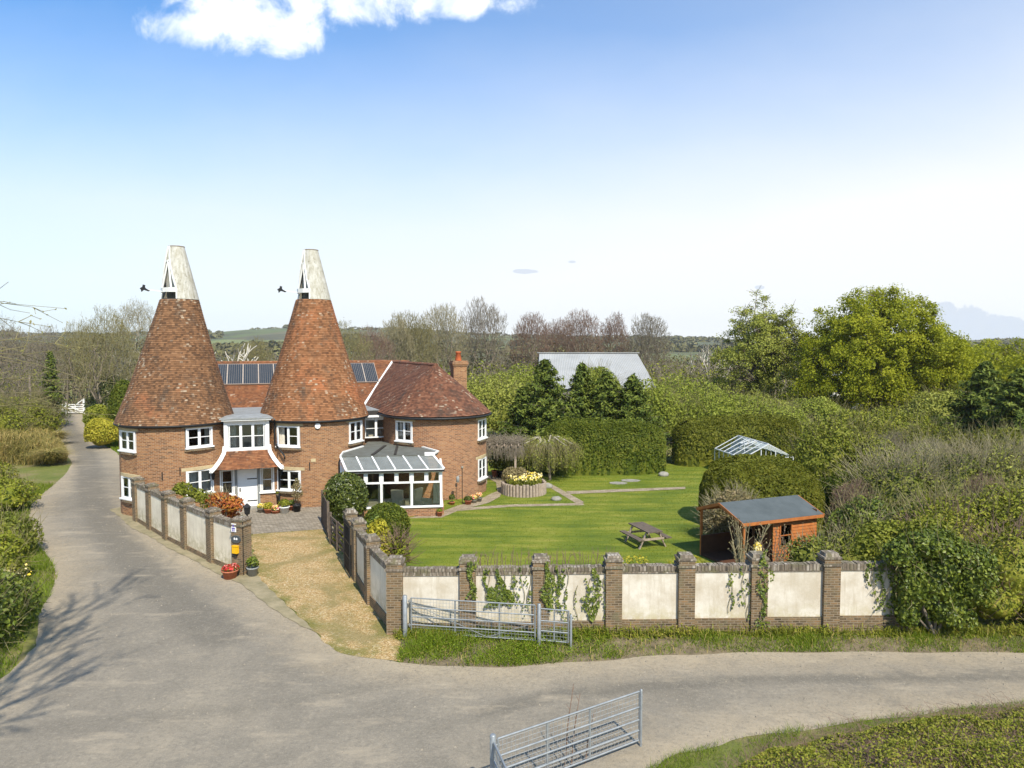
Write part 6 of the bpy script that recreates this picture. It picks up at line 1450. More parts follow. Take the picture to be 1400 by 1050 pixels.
# thin plants showing along the inside of the wall
for px, lab, mt, n in ((1014, 'bare magnolia-like shrub with upright budding branches before the summerhouse', TWIG_P, 26), (1052, 'bare twiggy shrub rising behind the front wall right of the porch', TWIG_R, 14)):
    p = at(px, 23.6); t = thing('budding_shrub', lab.replace('magnolia-like ', ''), 'shrub', tuple(p)); segs = []; tips = []
    for k in range(n):
        a = random.random()*6.28; o = np.array([math.cos(a), math.sin(a)*.6, 0])*random.uniform(.2, 1.0); h = random.uniform(1.6, 2.9); b = np.array(p)+o+[0, 0, h]; m1 = np.array(p)+o*.35+[0, 0, h*.5]; segs += [(*p, *m1, .022, .016), (*m1, *b, .016, .006)]; tips += [m1+(b-m1)*f for f in np.linspace(.2, 1, 9)]
        for f in (.3, .5, .7, .85): c = m1+(b-m1)*f; e_ = c+np.array([random.uniform(-.25, .25), random.uniform(-.2, .2), .22]); segs.append((*c, *e_, .009, .004)); tips.append(e_)
    T_ = np.array(tips); bulk('branches', [tubes(segs, 5), leaves(T_, rdir(len(T_)), .035, .7, 1)], [mt, L_PINK], t)
p = at(1034, 22.6); shrub('forsythia', 'small bright yellow flowering shrub against the inside of the front wall', [(p.x, p.y, 2.0, .16, .15, .4)], 260, .045, L_DAFF, seed=3, thick=.8, core=0, stems=4)
p = at(905, 22.6); shrub('border_plants', 'low yellowish plants lining the inside of the front wall near the picnic table', [(p.x-.9, p.y, .95, .9, .25, 1.0), (p.x+.8, p.y, .95, .9, .25, 1.05)], 1600, .05, L_YEL, seed=4, thick=.7, core=.5)
P0 = at(690, 22.0); segs = []
for px in np.linspace(645, 845, 60): a = at(px+rng.normal()*2, 21.9+.2*rng.random(), 1.9); e_ = a+Vector((rng.normal()*.08, 0, .2+.3*rng.random())); segs += [(*a, *e_, .010, .004), (*(a.lerp(e_, .5)), *(a.lerp(e_, .5)+Vector((rng.normal()*.1, 0, .12))), .006, .003), (a.x, a.y+.1, 0, *a, .012, .01)]
tag(bulk('rose_stems', [tubes(segs, 4)], TWIG_R, loc=tuple(P0)), 'row of bare thorny stems poking up behind the wall coping', 'plant')
# ---- shrubs on the right
def sh(name, lab, px, Y, zc, rx, ry, rz, n, leaf, mat, sd_, **k):
    p = at(px, Y); ex = k.pop('extra', []); E = [(p.x, p.y, zc, rx, ry, rz)]+[(p.x+a, p.y+b, c, d_, e_, f_) for a, b, c, d_, e_, f_ in ex]; return shrub(name, lab, E, n, leaf, mat, seed=sd_, **k)
sh('shrub', 'green shrub growing close in front of the summerhouse wall', 1110, 25.4, .85, 1.3, .8, .95, 4200, .07, L_DKBUSH, 21, extra=[(1.3, .2, .9, 1.0, .8, 1.0), (2.3, .6, 1.1, 1.2, .9, 1.2)], thick=.5, lump=.2, core=.65, twigs=300)
sh('shrub', 'loose olive shrub between summerhouse and ivy thicket', 1180, 27.5, 1.2, 1.7, 1.2, 1.4, 8000, .08, L_IVY, 22, extra=[(1.9, -.6, 1.3, 1.5, 1.2, 1.3)], thick=.5, lump=.22, core=.6, twigs=350, twl=.6, twigmat=TWIG_O)
sh('shrub', 'fresh green shrub behind the rounded hedge', 1128, 39, 2.3, 2.2, 1.8, 2.3, 9000, .09, L_IVYY, 23, extra=[(2.0, -1, 1.8, 2.0, 1.6, 2.0)], thick=.45, lump=.2, core=.6, twigs=300, twl=.7, twigmat=TWIG_O)
sh('thicket', 'tangled grey-brown thicket of bare branches on the right', 1225, 32, 1.8, 2.4, 1.8, 1.9, 10000, .08, L_DKBUSH, 24, extra=[(2.8, .3, 1.9, 2.2, 1.8, 1.9), (5.2, .8, 2.0, 2.4, 1.8, 2.0)], thick=.6, lump=.25, core=.62, twigs=1500, twl=1.0, twigmat=TWIG_P)
sh('thicket', 'pale twiggy thicket at the right edge of the garden', 1360, 33, 2.1, 2.4, 1.9, 2.0, 11000, .085, L_PALE, 25, extra=[(3.0, 0, 2.0, 2.2, 1.8, 1.9), (-2.2, 1.5, 2.0, 2.0, 1.7, 1.8)], thick=.6, lump=.25, core=.62, twigs=1000, twl=.8, twigmat=TWIG_P)
sh('bramble_bank', 'bramble bank with dead stems right of the ivy thicket', 1385, 21.9, 1.5, 1.7, 1.4, 1.6, 16000, .06, L_BRAM, 26, extra=[(1.8, .2, 1.6, 1.8, 1.4, 1.7), (-.9, 2.2, 1.6, 1.6, 1.3, 1.6), (-.9, -.4, .8, 1.0, .9, .9), (4.2, .3, 1.6, 2.0, 1.5, 1.7), (.6, -.5, .7, 1.2, .7, .8)], thick=.5, lump=.22, core=.66, twigs=700, twl=.6, twigmat=TWIG_R)
sh('shrub', 'olive bramble shrub above the ivy thicket', 1300, 25.6, 1.7, 2.1, 1.4, 1.6, 11000, .07, L_SHRUB, 27, extra=[(2.6, .4, 1.8, 1.8, 1.4, 1.7)], thick=.5, lump=.22, core=.64, twigs=600, twl=.7, twigmat=TWIG_O)
sh('thicket', 'greenish thicket behind the greenhouse', 1190, 48, 1.7, 3.2, 2.2, 1.8, 12000, .11, L_HEDGE2, 28, extra=[(4.4, 0, 1.6, 3.0, 2.0, 1.7), (8.8, -1, 1.7, 3.2, 2.0, 1.7), (13, -1.5, 1.7, 3.2, 2.0, 1.7)], thick=.5, lump=.24, core=.66, twigs=900, twl=.8, twigmat=TWIG_O)
# ---- middle distance shrubs beyond the garden hedge
for i, (px, Y, h, rx, lab) in enumerate(((930, 66, 5.6, 4.6, 'fresh yellow-green willow bush right of the barn'), (990, 62, 4.6, 4.4, 'pale green willow bush left of the pale tree'), (1050, 60, 3.6, 3.8, 'low bright green bush below the pale tree'), (884, 62, 5.3, 3.2, 'light green bush against the barn gable'), (672, 60, 6.4, 4.0, 'tall loose grey-green willow right of the chimney'), (712, 66, 6.9, 3.4, 'yellow-green willow rising beside the dark conifers'), (818, 64, 7.2, 2.2, 'pale feathery willow between conifers and barn roof'))):
    sh('willow', lab, px, Y, h*.5, rx, rx*.8, h*.50, 17000, .105, L_WIL if i != 4 else L_PALE, 40+i, extra=[(rx*.6, -.5, h*.38, rx*.6, rx*.5, h*.4), (-rx*.6, .5, h*.40, rx*.6, rx*.5, h*.42)], thick=.6, lump=.28, f=.7, core=.5, twigs=450, twl=1.0, twigmat=TWIG_O, cat='bush')
sh('dark_shrub', 'dark shadowy evergreen shrub below the weeping tree', 705, 46.5, 1.3, 2.0, 1.0, 1.4, 5000, .09, L_LAUREL, 50, extra=[(2.2, .5, 1.2, 1.6, 1.0, 1.3)], thick=.4, core=.7)
# pergola with bare climber behind the roundel
p = at(688, 45.2); t = thing('pergola', 'timber pergola overgrown with bare brown climber behind the wing', 'pergola', tuple(p)); 
for dx, dy in ((-1.1, -.9), (.8, -.9), (-1.1, .9), (.8, .9)): m_ = MB(); m_.box(p+Vector((dx, dy, 1.2)), (.13, .13, 2.4)); m_.build('post', GREYWOOD, t)
m_ = MB()
for dy in (-.9, .9): m_.box(p+Vector((-.15, dy, 2.42)), (2.6, .09, .14))
for k in range(6): m_.box(p+Vector((-1.3+k*.46, 0, 2.54)), (.07, 2.4, .10))
m_.build('beam', GREYWOOD, t); sg = []
for k in range(900): a = np.array(p)+[rng.uniform(-1.6, 1.3), rng.uniform(-1.1, 1.1), 2.5+.35*rng.random()]; b = a+rng.normal(size=3)*[.4, .3, .25]; sg.append((*a, *b, .012, .006))
for k in range(250): a = np.array(p)+[rng.uniform(-1.6, 1.3), -1.05, 2.5]; b = a+[rng.normal()*.1, -.1, -.4-.6*rng.random()]; sg.append((*a, *b, .010, .005))
bulk('climber', [tubes(sg, 4)], TWIG_G, t)
# weeping tree
p = at(752, 45.6); t = thing('weeping_tree', 'small weeping tree with hanging olive branches in front of the tall hedge', 'tree', tuple(p)); sg = []; tw = []; L_ = []
for k in range(11):
    a = k*.6; o = np.array([math.cos(a), math.sin(a)*.8, 0]); q0 = np.array(p)+[-.2, 0, 1.9]; q1 = q0+o*.7+[0, 0, .75+.3*rng.random()]; q2 = q0+o*(1.5+.4*rng.random())+[0, 0, .55]; sg += [(*q0, *q1, .07, .05), (*q1, *q2, .05, .025)]
    for j in range(70): s = rng.random(); b = (q1+(q2-q1)*s)+rng.normal(size=3)*[.22, .22, .08]; e_ = b+[o[0]*.35+rng.normal()*.12, o[1]*.3, -.6-1.3*rng.random()]; m1 = (b+e_)/2+o*.15; tw += [(*b, *m1, .012, .009), (*m1, *e_, .009, .004)]; L_ += [m1+(e_-m1)*f for f in (.2, .5, .8)]+[b]
bulk('limbs', [tubes(sg, 6)], BARKP, t); bulk('trunk', [tubes([(*p, *(np.array(p)+[-.1, 0, 1.0]), .11, .10), (*(np.array(p)+[-.1, 0, 1.0]), *(np.array(p)+[-.2, 0, 1.95]), .10, .08)], 6)], BARK, t); L_ = np.array(L_); bulk('crown', [tubes(tw, 3, 0), leaves(np.repeat(L_, 2, 0)+rng.normal(size=(2*len(L_), 3))*.09, rdir(2*len(L_)), .07, .3, 1, .8)], [TWIG_O, L_PALE], t)
# ---- conifers
for i, (px, Y, ty, r, lab) in enumerate(((745, 53.5, 490, 3.3, 'broad dark green conifer, leftmost of the row behind the tall hedge'), (795, 54.5, 496, 2.4, 'slim pointed dark conifer in the middle of the row'), (828, 54, 507, 2.7, 'dark conifer in front of the barn roof'), (864, 53, 512, 2.8, 'lower dark conifer, rightmost of the row behind the tall hedge'), (716, 54, 528, 2.3, 'small dark conifer beside the weeping tree'))):
    q = at(px, Y); conifer('conifer', lab, q, hz(ty, Y)*1.0, r, 15000, L_CON, 60+i, 17, .17)
for i, (px, Y, ty, r, lab) in enumerate(((1343, 57, 494, 3.4, 'dark conifer right of the big spring-green tree'), (1392, 52, 503, 3.2, 'dark conifer at the right edge of the photo'))):
    q = at(px, Y); conifer('conifer', lab, q, hz(ty, Y), r, 17000, L_CON, 70+i, 17, .2)
# ---- big trees on the right
q = at(1195, 71); leafy_tree('big_tree', 'huge round-headed tree in fresh yellow-green leaf on the right', q, 15.0, [(0, 0, 8.6, 7.4, 6.6, 6.2), (-3.4, -1, 6.0, 5.2, 5, 4.8), (4.4, -1, 6.0, 5.0, 5, 4.8), (-.3, -1, 10.6, 5.6, 5, 3.9), (6.0, 0, 3.6, 4.0, 4, 3.4), (-5.4, 0, 3.8, 3.8, 4, 3.4), (.5, -3.0, 3.8, 5.5, 3.2, 3.2)], 1250, 125, .118, BARK, L_OAK, 5, .80, r0=.6, flat=.8, low=-.9)
q = at(1042, 77); leafy_tree('pale_tree', 'thinly leaved olive tree left of the huge round tree', q, 15.2, [(0, 0, 10.0, 4.1, 3.6, 5.0), (-1.4, 0, 6.8, 4.6, 4, 4.4), (2.0, 0, 7.2, 3.8, 3.6, 4.6), (-3.6, 0, 3.6, 3.0, 3, 3.0)], 380, 95, .105, BARK, L_PALE, 9, .8, r0=.38, limbs=150)
q = at(1040, 76); sh('ivy_trunk_growth', 'dark ivy thickly clothing the trunk of the thinly leaved tree', 1046, 76, 4.5, 1.2, 1.2, 4.0, 3800, .15, L_DKBUSH, 55, extra=[(-1.4, 0, 2.6, 1.5, 1.2, 2.4)], thick=.5, lump=.3, core=.6, cat='ivy')
for i, (px, Y, ty, r, lab) in enumerate(((1330, 88, 463, 7, 'yellow-green tree behind the right-hand conifers'), (1400, 84, 461, 7, 'yellow-green tree at the right edge behind the conifers'), (1290, 82, 474, 5.5, 'low green tree at the right shoulder of the huge round tree'), (1455, 74, 466, 7, 'green tree just past the right edge'))):
    q = at(px, Y); Ht = hz(ty, Y); leafy_tree('field_tree', lab, q, Ht, [(0, 0, Ht*.55, r, r*.8, Ht*.42), (r*.5, 0, Ht*.4, r*.7, r*.6, Ht*.35)], 230, 110, .14, BARK, L_OAK, 80+i, 1.1, r0=.3)

for i, (px, Y, h, rx, mt, lab) in enumerate(((1290, 63, 5.0, 3.6, L_PALE, 'pale bush under the right side of the huge round tree'), (1335, 66, 5.6, 3.2, L_BRAM, 'brownish bush between the huge tree and the conifers'), (1120, 63, 4.2, 3.6, L_WIL, 'light green bush under the left side of the huge round tree'), (1200, 60, 3.6, 4.2, L_SHRUB, 'low olive bush hiding the foot of the huge round tree'), (1430, 62, 5.5, 4.0, L_SHRUB, 'olive bush past the right-hand conifers'), (1040, 68, 4.2, 4.0, L_PALE, 'pale bush at the foot of the thinly leaved tree'))):
    sh('field_bush', lab, px, Y, h*.45, rx, rx*.7, h*.5, 11000, .12, mt, 150+i, extra=[(rx*.6, -.5, h*.4, rx*.6, rx*.5, h*.42), (-rx*.6, .3, h*.38, rx*.6, rx*.5, h*.4)], thick=.5, lump=.25, f=.8, core=.6, twigs=300, twl=.9, twigmat=TWIG_O, cat='bush')

sh('shrub', 'green shrub filling the gap between the rounded hedge and the thicket', 1150, 34.5, 1.3, 1.3, 1.3, 1.4, 6000, .08, L_HEDGE, 170, extra=[(1.2, .6, 1.3, 1.3, 1.2, 1.5), (.4, -2.4, 1.0, 1.4, 1.2, 1.2)], thick=.5, lump=.22, core=.65, twigs=160, twl=.5, twigmat=TWIG_O)

for i, (px, Y, zc, rx, rz, lab) in enumerate(((1165, 30.0, 1.5, 1.1, 1.4, 'brown leafless bush in the dark hollow right of the rounded hedge'), (1275, 36.0, 2.0, 1.6, 1.9, 'bare brown bush standing out of the right-hand thicket'), (1345, 27.5, 1.9, 1.3, 1.7, 'leafless brown bush between the ivy thicket and the right edge'), (1215, 40.5, 1.9, 1.6, 1.8, 'brown bare bush before the olive thicket behind the greenhouse'))):
    q = at(px, Y); t = thing('bare_bush', lab, 'bush', tuple(q), 'leafless bushes right of the garden'); S0, T0 = SK[('bush', i % 3)]; S_ = S0.copy(); hgt = zc+rz
    M_ = np.diag([rx*2.2, rx*2.0, hgt]); S_[:, :3] = S0[:, :3]@M_; S_[:, 3:6] = S0[:, 3:6]@M_; T = T0.copy(); T[:, :3] = T0[:, :3]@M_; S_[:, 6:8] *= hgt*1.3
    tree_parts(t, S_, T, q, BARK, TWIG_G if i % 2 else TWIG_R, cut=2, thin=.007, leafmat=L_BUD, leaf=.035, nleaf=500, spreadleaf=.06)
# ---- bare trees on the skyline behind the house
BT = [(660, 105, 412, TWIG_G, .55, 3, 'round-crowned bare oak on the skyline above the tall loose willow', 7), (606, 100, 417, TWIG_P, .5, 4, 'pale bare tree with twisted limbs above the wing roof', 6), (566, 95, 430, TWIG_O, .5, 5, 'olive tinged bare tree left of the chimney', 6), (543, 92, 436, TWIG_P, .42, 6, 'slender pale bare tree above the wing ridge', 5),
      (726, 112, 429, TWIG_R, .5, 7, 'reddish bare tree above the left end of the barn', 6), (793, 112, 426, TWIG_R, .5, 8, 'reddish-brown bare oak over the middle of the barn ridge', 7), (838, 116, 434, TWIG_R, .42, 9, 'reddish bare birch over the right half of the barn', 6), (886, 110, 430, TWIG_G, .58, 10, 'wide grey bare tree right of the barn ridge', 7), (762, 118, 438, TWIG_R, .5, 11, 'smaller reddish bare tree between the two over the barn', 6)]
for px, Y, ty, tw, sp_a, sd_, lab, nl in BT:
    q = at(px, Y); bare_tree('bare_tree', lab, q, hz(ty, Y), BARK, tw, sd_, 'oak' if sp_a >= .5 else 'tall', r0=.36, thin=.019, cut=2, leafmat=L_BUDR if tw is TWIG_R else L_BUD, leaf=.045, nleaf=1800, spreadleaf=.12, wide=.66 if sp_a >= .5 else .9)
# trees on the left of the kilns and between them
BL = [(150, 68, 428, TWIG_O, .45, 21, 'bushy bare tree with olive twigs left of the first kiln', 9, 2600, L_BUD), (188, 74, 417, TWIG_P, .3, 22, 'pale-stemmed upright tree close to the left kiln roof', 7, 500, L_BUD), (112, 96, 444, TWIG_O, .5, 23, 'low bare tree above the white gate', 7, 1600, L_BUD), (66, 98, 450, TWIG_G, .5, 24, 'brown bare tree at the far end of the lane', 7, 1200, L_BUD),
      (28, 80, 452, TWIG_G, .55, 25, 'brown bare tree left of the lane end', 7, 1500, L_BUD), (-20, 66, 440, TWIG_G, .5, 26, 'bare tree at the left edge of the photo', 7, 1200, L_BUD), (478, 72, 447, TWIG_O, .5, 27, 'dark bushy bare tree right of the middle kiln', 8, 1800, L_BUD), (350, 82, 466, TWIG_O, .5, 28, 'low olive bare tree seen between the two kilns', 8, 1600, L_BUD), (512, 84, 452, TWIG_R, .5, 29, 'brown bare tree behind the solar panels', 7, 1400, L_BUDR)]
for px, Y, ty, tw, sp_a, sd_, lab, nl, nlf, lm in BL:
    q = at(px, Y); bare_tree('bare_tree', lab, q, hz(ty, Y), BARKP if tw is TWIG_P else BARK, tw, sd_, 'tall' if sp_a < .4 else 'bush', r0=.24, thin=.012, cut=2, leafmat=lm, leaf=.05, nleaf=nlf, spreadleaf=.12, wide=1.0 if sp_a < .4 or px < 60 else .62)
q = at(314, 66); t = thing('dead_tree', 'bleached white dead tree between the kilns', 'tree', tuple(q)); S_, T_ = skeleton(hz(463, 66), seed=31, spread=.62, r0=.4, nlimb=6, fork=.4, kids=(3, 3, 2), lv_max=3); tree_parts(t, S_, T_, q, BARKD, BARKD, cut=2, thin=.022)
q = at(962, 92); t = thing('dead_tree', 'bleached bare tree beyond the willows right of the barn', 'tree', tuple(q)); S_, T_ = skeleton(hz(470, 92), seed=32, spread=.6, r0=.3, nlimb=6, fork=.3, kids=(4, 4, 3), lv_max=3); tree_parts(t, S_, T_, q, BARKD, BARKP, cut=2, thin=.018)
# the tree just outside the left edge, whose twigs enter the frame and whose shadow lies on the lane
t = thing('bare_tree', 'tall bare tree just beyond the left edge with thin yellowish branches reaching in', 'tree', (-11, 7.2, 0))
S_, T_ = skeleton(18.0, seed=43, spread=.34, r0=.20, nlimb=5, fork=.62, kids=(4, 3, 3), lv_max=4, up=.12, lean=(.10, .08)); S_[:, 6:8] *= .34
pv_ = np.array([-11, 7.2, 0])
def unseen(P): P = P+pv_; dp = P[:, 1]; return (P[:, 0] < -.77*dp) | (np.arctan2(P[:, 2]-CAMH, np.maximum(dp, .01)) > R(27.5)) | (dp < .5)
S_ = S_[unseen(S_[:, :3]) & unseen(S_[:, 3:6])]
tree_parts(t, S_, T_, (-11, 7.2, 0), BARK, TWIG_O, cut=2, thin=.0035)
EXTRA = []
def limb(p, q, r, seed, tg):
    rs = np.random.default_rng(seed); p, q = np.array(p, float), np.array(q, float); n = 8; pts = [p+(q-p)*i/n+rs.normal(size=3)*.07*(0 < i < n)+[0, 0, .5*math.sin(math.pi*i/n)] for i in range(n+1)]
    for i in range(n): EXTRA.append((*pts[i], *pts[i+1], r*(1-.85*i/n), r*(1-.85*(i+1)/n)))
    for i in range(2, n+1):
        for k in range(3):
            d = (pts[i]-pts[i-1])/np.linalg.norm(pts[i]-pts[i-1])+rs.normal(size=3)*.40; L = rs.uniform(.3, .9); m1 = pts[i]+d*L*.5; e_ = m1+(d+rs.normal(size=3)*.3)*L*.5; rr = r*.28; EXTRA.append((*pts[i], *m1, rr, rr*.6)); EXTRA.append((*m1, *e_, rr*.6, .004)); tg.append(e_); tg.append(m1)
TG = []
for px, py, Y, sd_ in ((75, 470, 13.5, 1), (62, 520, 12.5, 2), (80, 535, 13, 3), (45, 420, 14, 4), (30, 485, 12, 5), (85, 558, 13, 6), (25, 440, 12, 7)):
    e_ = at(px, Y, hz(py, Y)); limb((-10.9, 7.3, hz(py, Y)-1.6+.15*sd_), (e_.x, e_.y, hz(py, Y)), .026, sd_, TG)
bulk('low_branches', [tubes(EXTRA, 5, 0), leaves(np.array(TG), rdir(len(TG)), .03, .5, 1)], [TWIG_O, L_BUD], t)
# ---- left side of the lane
sh('yellow_bush', 'bright golden-green rounded bush at the bend of the lane by the left kiln', 141, 60, 1.35, 1.5, 1.2, 1.35, 6000, .085, L_YEL, 61, lump=.1)
sh('evergreen_shrub', 'dark evergreen trees massed beside the white gate', 155, 70, 2.8, 2.2, 2.0, 2.9, 13000, .11, L_LAUREL, 62, extra=[(-1.5, .8, 2.3, 1.2, 1.2, 2.3), (1.8, -.5, 2.6, 1.6, 1.5, 2.9)], thick=.35, lump=.22, core=.7)
sh('yew', 'dense dark columnar yew against the left kiln roof', 171, 62, 2.9, 1.25, 1.1, 3.0, 6000, .09, L_HEDGE, 63, lump=.1)
sh('light_shrub', 'grey-green shrub in front of the dark evergreens by the lane', 138, 64, 1.9, 1.5, 1.2, 1.7, 4500, .09, L_SHRUB, 64, thick=.4, lump=.2, core=.65)
q = at(72, 76); conifer('conifer', 'small bright green conifer rising among the trees at the lane end', q, hz(478, 76), 1.5, 4500, L_IVY, 65, 14, .16)
for i, (px, Y, zc, rx, rz, mt, lab) in enumerate(((44, 76, 1.7, 2.2, 2.0, L_DKBUSH, 'dull green bushes left of the white gate'), (20, 64, 1.9, 3.4, 2.2, L_SHRUB, 'olive bushes behind the long bleached grass'), (-40, 58, 2.4, 3.6, 2.6, L_SHRUB, 'leafy bushes at the left edge behind the bleached grass'))):
    sh('roadside_bush', lab, px, Y, zc, rx, rx*.7, rz, 7500, .10, mt, 90+i, extra=[(rx*.6, .5, zc*.8, rx*.6, rx*.5, rz*.75)], thick=.5, lump=.24, core=.66, twigs=900, twl=1.2, twigmat=TWIG_O, cat='bush')
# long bleached grass bank
BANK = [tuple(G(x, y)[:2]) for x, y in [(-90, 640), (60, 636), (92, 632), (90, 622), (78, 606), (66, 590), (58, 578), (0, 580), (-90, 590)]]
P = scatter(BANK, 30000); d_ = edist(BANK, P); P[:, 2] = .0
hB = np.clip(d_*.9, .15, 1.0)*(1+.35*sn(P, .9, 3))
tag(bulk('bank', [(lambda V, F: (V, F, None, 0, True))(*[np.array([[x, y, 0] for x, y in BANK]+[[np.mean([b[0] for b in BANK]), np.mean([b[1] for b in BANK]), 1.0]]), np.array([[i, (i+1) % len(BANK), len(BANK)] for i in range(len(BANK))])])], GROUND), kind='structure')
tag(bulk('long_grass', [strands(P+np.stack([0*hB, 0*hB, np.clip(d_*.25, 0, .95)], 1), (.65+.6*hB)[:, None], .035, .8)], L_TALL), kind='stuff')
for i, (px, py, h, w_, lab) in enumerate(((70, 636, .9, 1.3, 'arching tussock of bleached grass at the lane edge, nearest the bend'), (30, 630, 1.0, 1.5, 'big tussock of bleached grass left of the lane bend'), (76, 608, .9, 1.2, 'tussock of bleached grass further up the lane'), (0, 622, 1.1, 1.6, 'tall tussock of bleached grass near the left edge'), (45, 600, 1.1, 1.5, 'tussock of greyish grass behind the nearer tussocks'))):
    q = G(px, py); t = thing('grass_tussock', lab, 'grass tussock', tuple(q)); n = 1500; a = rng.random(n)*6.28; r_ = .3*np.sqrt(rng.random(n)); bulk('blades', [strands(np.stack([q.x+r_*np.cos(a), q.y+r_*np.sin(a), np.full(n, .15)], 1), 1.1*h, .04, w_)], L_TALL, t)
# dark hedge bushes at the left margin close to the camera
for i, (px, py, zc, rx, ry, rz, mt, lab) in enumerate(((10, 700, .8, 1.6, 1.5, .95, L_SHRUB, 'brambly green bush at the left edge beside the lane'), (18, 760, .75, 1.1, 1.2, .95, L_DKBUSH, 'leafy green bush at the left edge, middle of the near verge'), (0, 800, .8, .9, 1.1, 1.0, L_SHRUB, 'bush at the left edge below the dried grass'), (5, 860, .75, 1.0, .9, .95, L_IVY, 'glossy leafy bush in the lower left corner of the verge'), (-30, 890, .8, 1.0, .9, 1.1, L_IVY, 'leafy bush cut by the left edge at the bottom'), (-16, 672, .8, 1.7, 1.3, .95, L_BRAM, 'brownish bramble bush at the left edge above the verge'))):
    q = G(px, py); shrub('verge_bush', lab, [(q.x, q.y, zc, rx, ry, rz), (q.x-rx*.8, q.y+.4, zc*1.1, rx, ry, rz*1.1)], 3600, .075, mt, seed=100+i, thick=.5, lump=.22, core=.66, twigs=160, twigmat=TWIG_O, cat='bush')
q = G(16, 820); P = np.stack([q.x+rng.normal(size=70)*.35, q.y+rng.normal(size=70)*.35, .75+.35*rng.random(70)], 1); t = thing('yellow_weed', 'weeds with small yellow flowers on the left verge', 'plant', tuple(q)); bulk('flowers', [leaves(P, rdir(70)+[0, 0, 1], .04, .9)], L_DAFF, t); Pq = P*[1, 1, 0]; bulk('stems', [blades(Pq, .9, .02, .1)], L_IVYY, t)
# ---- bramble bank in the bottom right corner
NB = [tuple(G(x, y)[:2]) for x, y in [(1700, 962), (1400, 975), (1300, 985), (1200, 1001), (1110, 1018), (1030, 1042), (985, 1068), (960, 1100), (960, 1200), (1700, 1200)]]
NBs = [tuple(G(x, y)[:2]) for x, y in [(1700, 940), (1400, 962), (1300, 972), (1200, 984), (1100, 998), (1000, 1013), (930, 1032), (885, 1054), (830, 1100), (860, 1200), (1700, 1200)]]
def nbh(V, d): V3 = np.concatenate([V, np.zeros((len(V), 1))], 1); return .66*(1-np.exp(-d/.5))*(1+.40*sn(V3, 1.1, 2)+.28*sn(V3, 2.9, 5))
sheet('near_bank', NBs, .006, GROUND, .35, lambda V, d: .10*np.clip(d, 0, 1))
P = scatter(NBs, 90000); P[:, 2] = .05; dd_ = edist(NBs, P); P = P[(rng.random(len(P)) < np.exp(-dd_/1.1)*np.clip(.6+.7*sn(P, 1.6, 2)+.4*sn(P, 4, 1), .08, 1)*1.2)]
tag(bulk('near_bank_grass', [blades(P, (.09+.10*np.clip(sn(P, 1.1, 7), 0, 1))[:, None], .010, .6)], L_GRASS), kind='stuff')
P = scatter(NB, 110000); d_ = edist(NB, P); hh = nbh(P[:, :2], d_); P[:, 2] = hh*(1-.55*rng.random(len(P))**2)+.03
keep = rng.random(len(P)) < np.clip(.55+.5*sn(P, 1.9, 3)+.35*sn(P, 5.3, 8), .06, 1); P = P[keep]
sgP = scatter(NB, 5200); d2 = edist(NB, sgP); h2 = nbh(sgP[:, :2], d2); sgP[:, 2] = h2*.55
dv_ = rng.normal(size=sgP.shape)*[.22, .22, .10]+[0, 0, .16]; m1 = sgP+dv_; e_ = m1+rng.normal(size=sgP.shape)*[.22, .22, .08]; o_ = np.full((len(sgP), 1), .005)
V = scatter(NB, 10)
t = bulk('bramble_patch', [leaves(P, np.tile([0, -.1, 1.], (len(P), 1)), .027, .7, 0, 0, .85), tubes(np.concatenate([sgP, m1, o_, o_*.8], 1), 4, 1), tubes(np.concatenate([m1, e_, o_*.8, o_*.3], 1), 4, 1)], [L_BRAM, TWIG_R]); tag(t, kind='stuff')
sheet('bramble_mound', NB, .0, SOIL, .3, lambda V, d: nbh(V, d)*.55)
# ---- woodland that reads as one mass
def wood(name, pts, n, leaf, mat):
    "pts: (px, Y, ztop, half width m)"
    C, N = [], []; parts = []; sg = []
    for px, Y, zt_, hw_ in pts:
        q = at(px, Y); m_ = int(n); D = rdir(m_); D[:, 2] = np.abs(D[:, 2]); f = rng.random((m_, 1))**.4
        P = np.array([q.x, Y, zt_*.45])+D*np.array([hw_, hw_*.7, zt_*.5])*f*(1+.25*sn(D*3+px, 1.4, px))[:, None]; P[:, 2] = np.where(rng.random(m_) < .25, P[:, 2]*rng.random(m_), P[:, 2]); C.append(P); N.append(D)
        for k in range(14): a = np.array([q.x+rng.normal()*hw_*.5, Y+rng.normal()*2, 0]); b = a+[rng.normal()*.8, 0, zt_*(.6+.35*rng.random())]; sg.append((*a, *b, .09, .03))
        for k in range(90): a = np.array([q.x+rng.normal()*hw_*.6, Y+rng.normal()*2, zt_*rng.uniform(.4, .85)]); b = a+rng.normal(size=3)*[.6, .5, .4]+[0, 0, .5]; sg.append((*a, *b, .035, .012))
    C = np.concatenate(C); parts = [leaves(C, np.concatenate(N)+[0, 0, .3], leaf, .5, 0, 0, .8), tubes(sg, 4, 1)]
    o = bulk(name, parts, [mat, TWIG_G]); return tag(o, kind='stuff')
rs = np.random.default_rng(3)
w1 = []
for px in np.arange(-140, 240, 17): w1.append((px, 105+rs.normal()*6, hz(474+rs.normal()*5-(8 if px < 60 else 0), 105), 4.0))
for px in np.arange(270, 720, 16): w1.append((px, 118+rs.normal()*6, hz(478+rs.normal()*5, 118), 4.2))
for px in np.arange(700, 1010, 15): w1.append((px, 122+rs.normal()*6, hz((473 if px < 910 else 483)+rs.normal()*5, 122), 4.4))
for px in np.arange(1000, 1560, 20): w1.append((px, 118+rs.normal()*6, hz(482+rs.normal()*4, 118), 5))
wood('woodland', w1, 620, .24, L_WOOD)
w2 = []
for px in np.arange(480, 760, 17): w2.append((px, 86+rs.normal()*4, hz(497+rs.normal()*5, 86), 3.4))
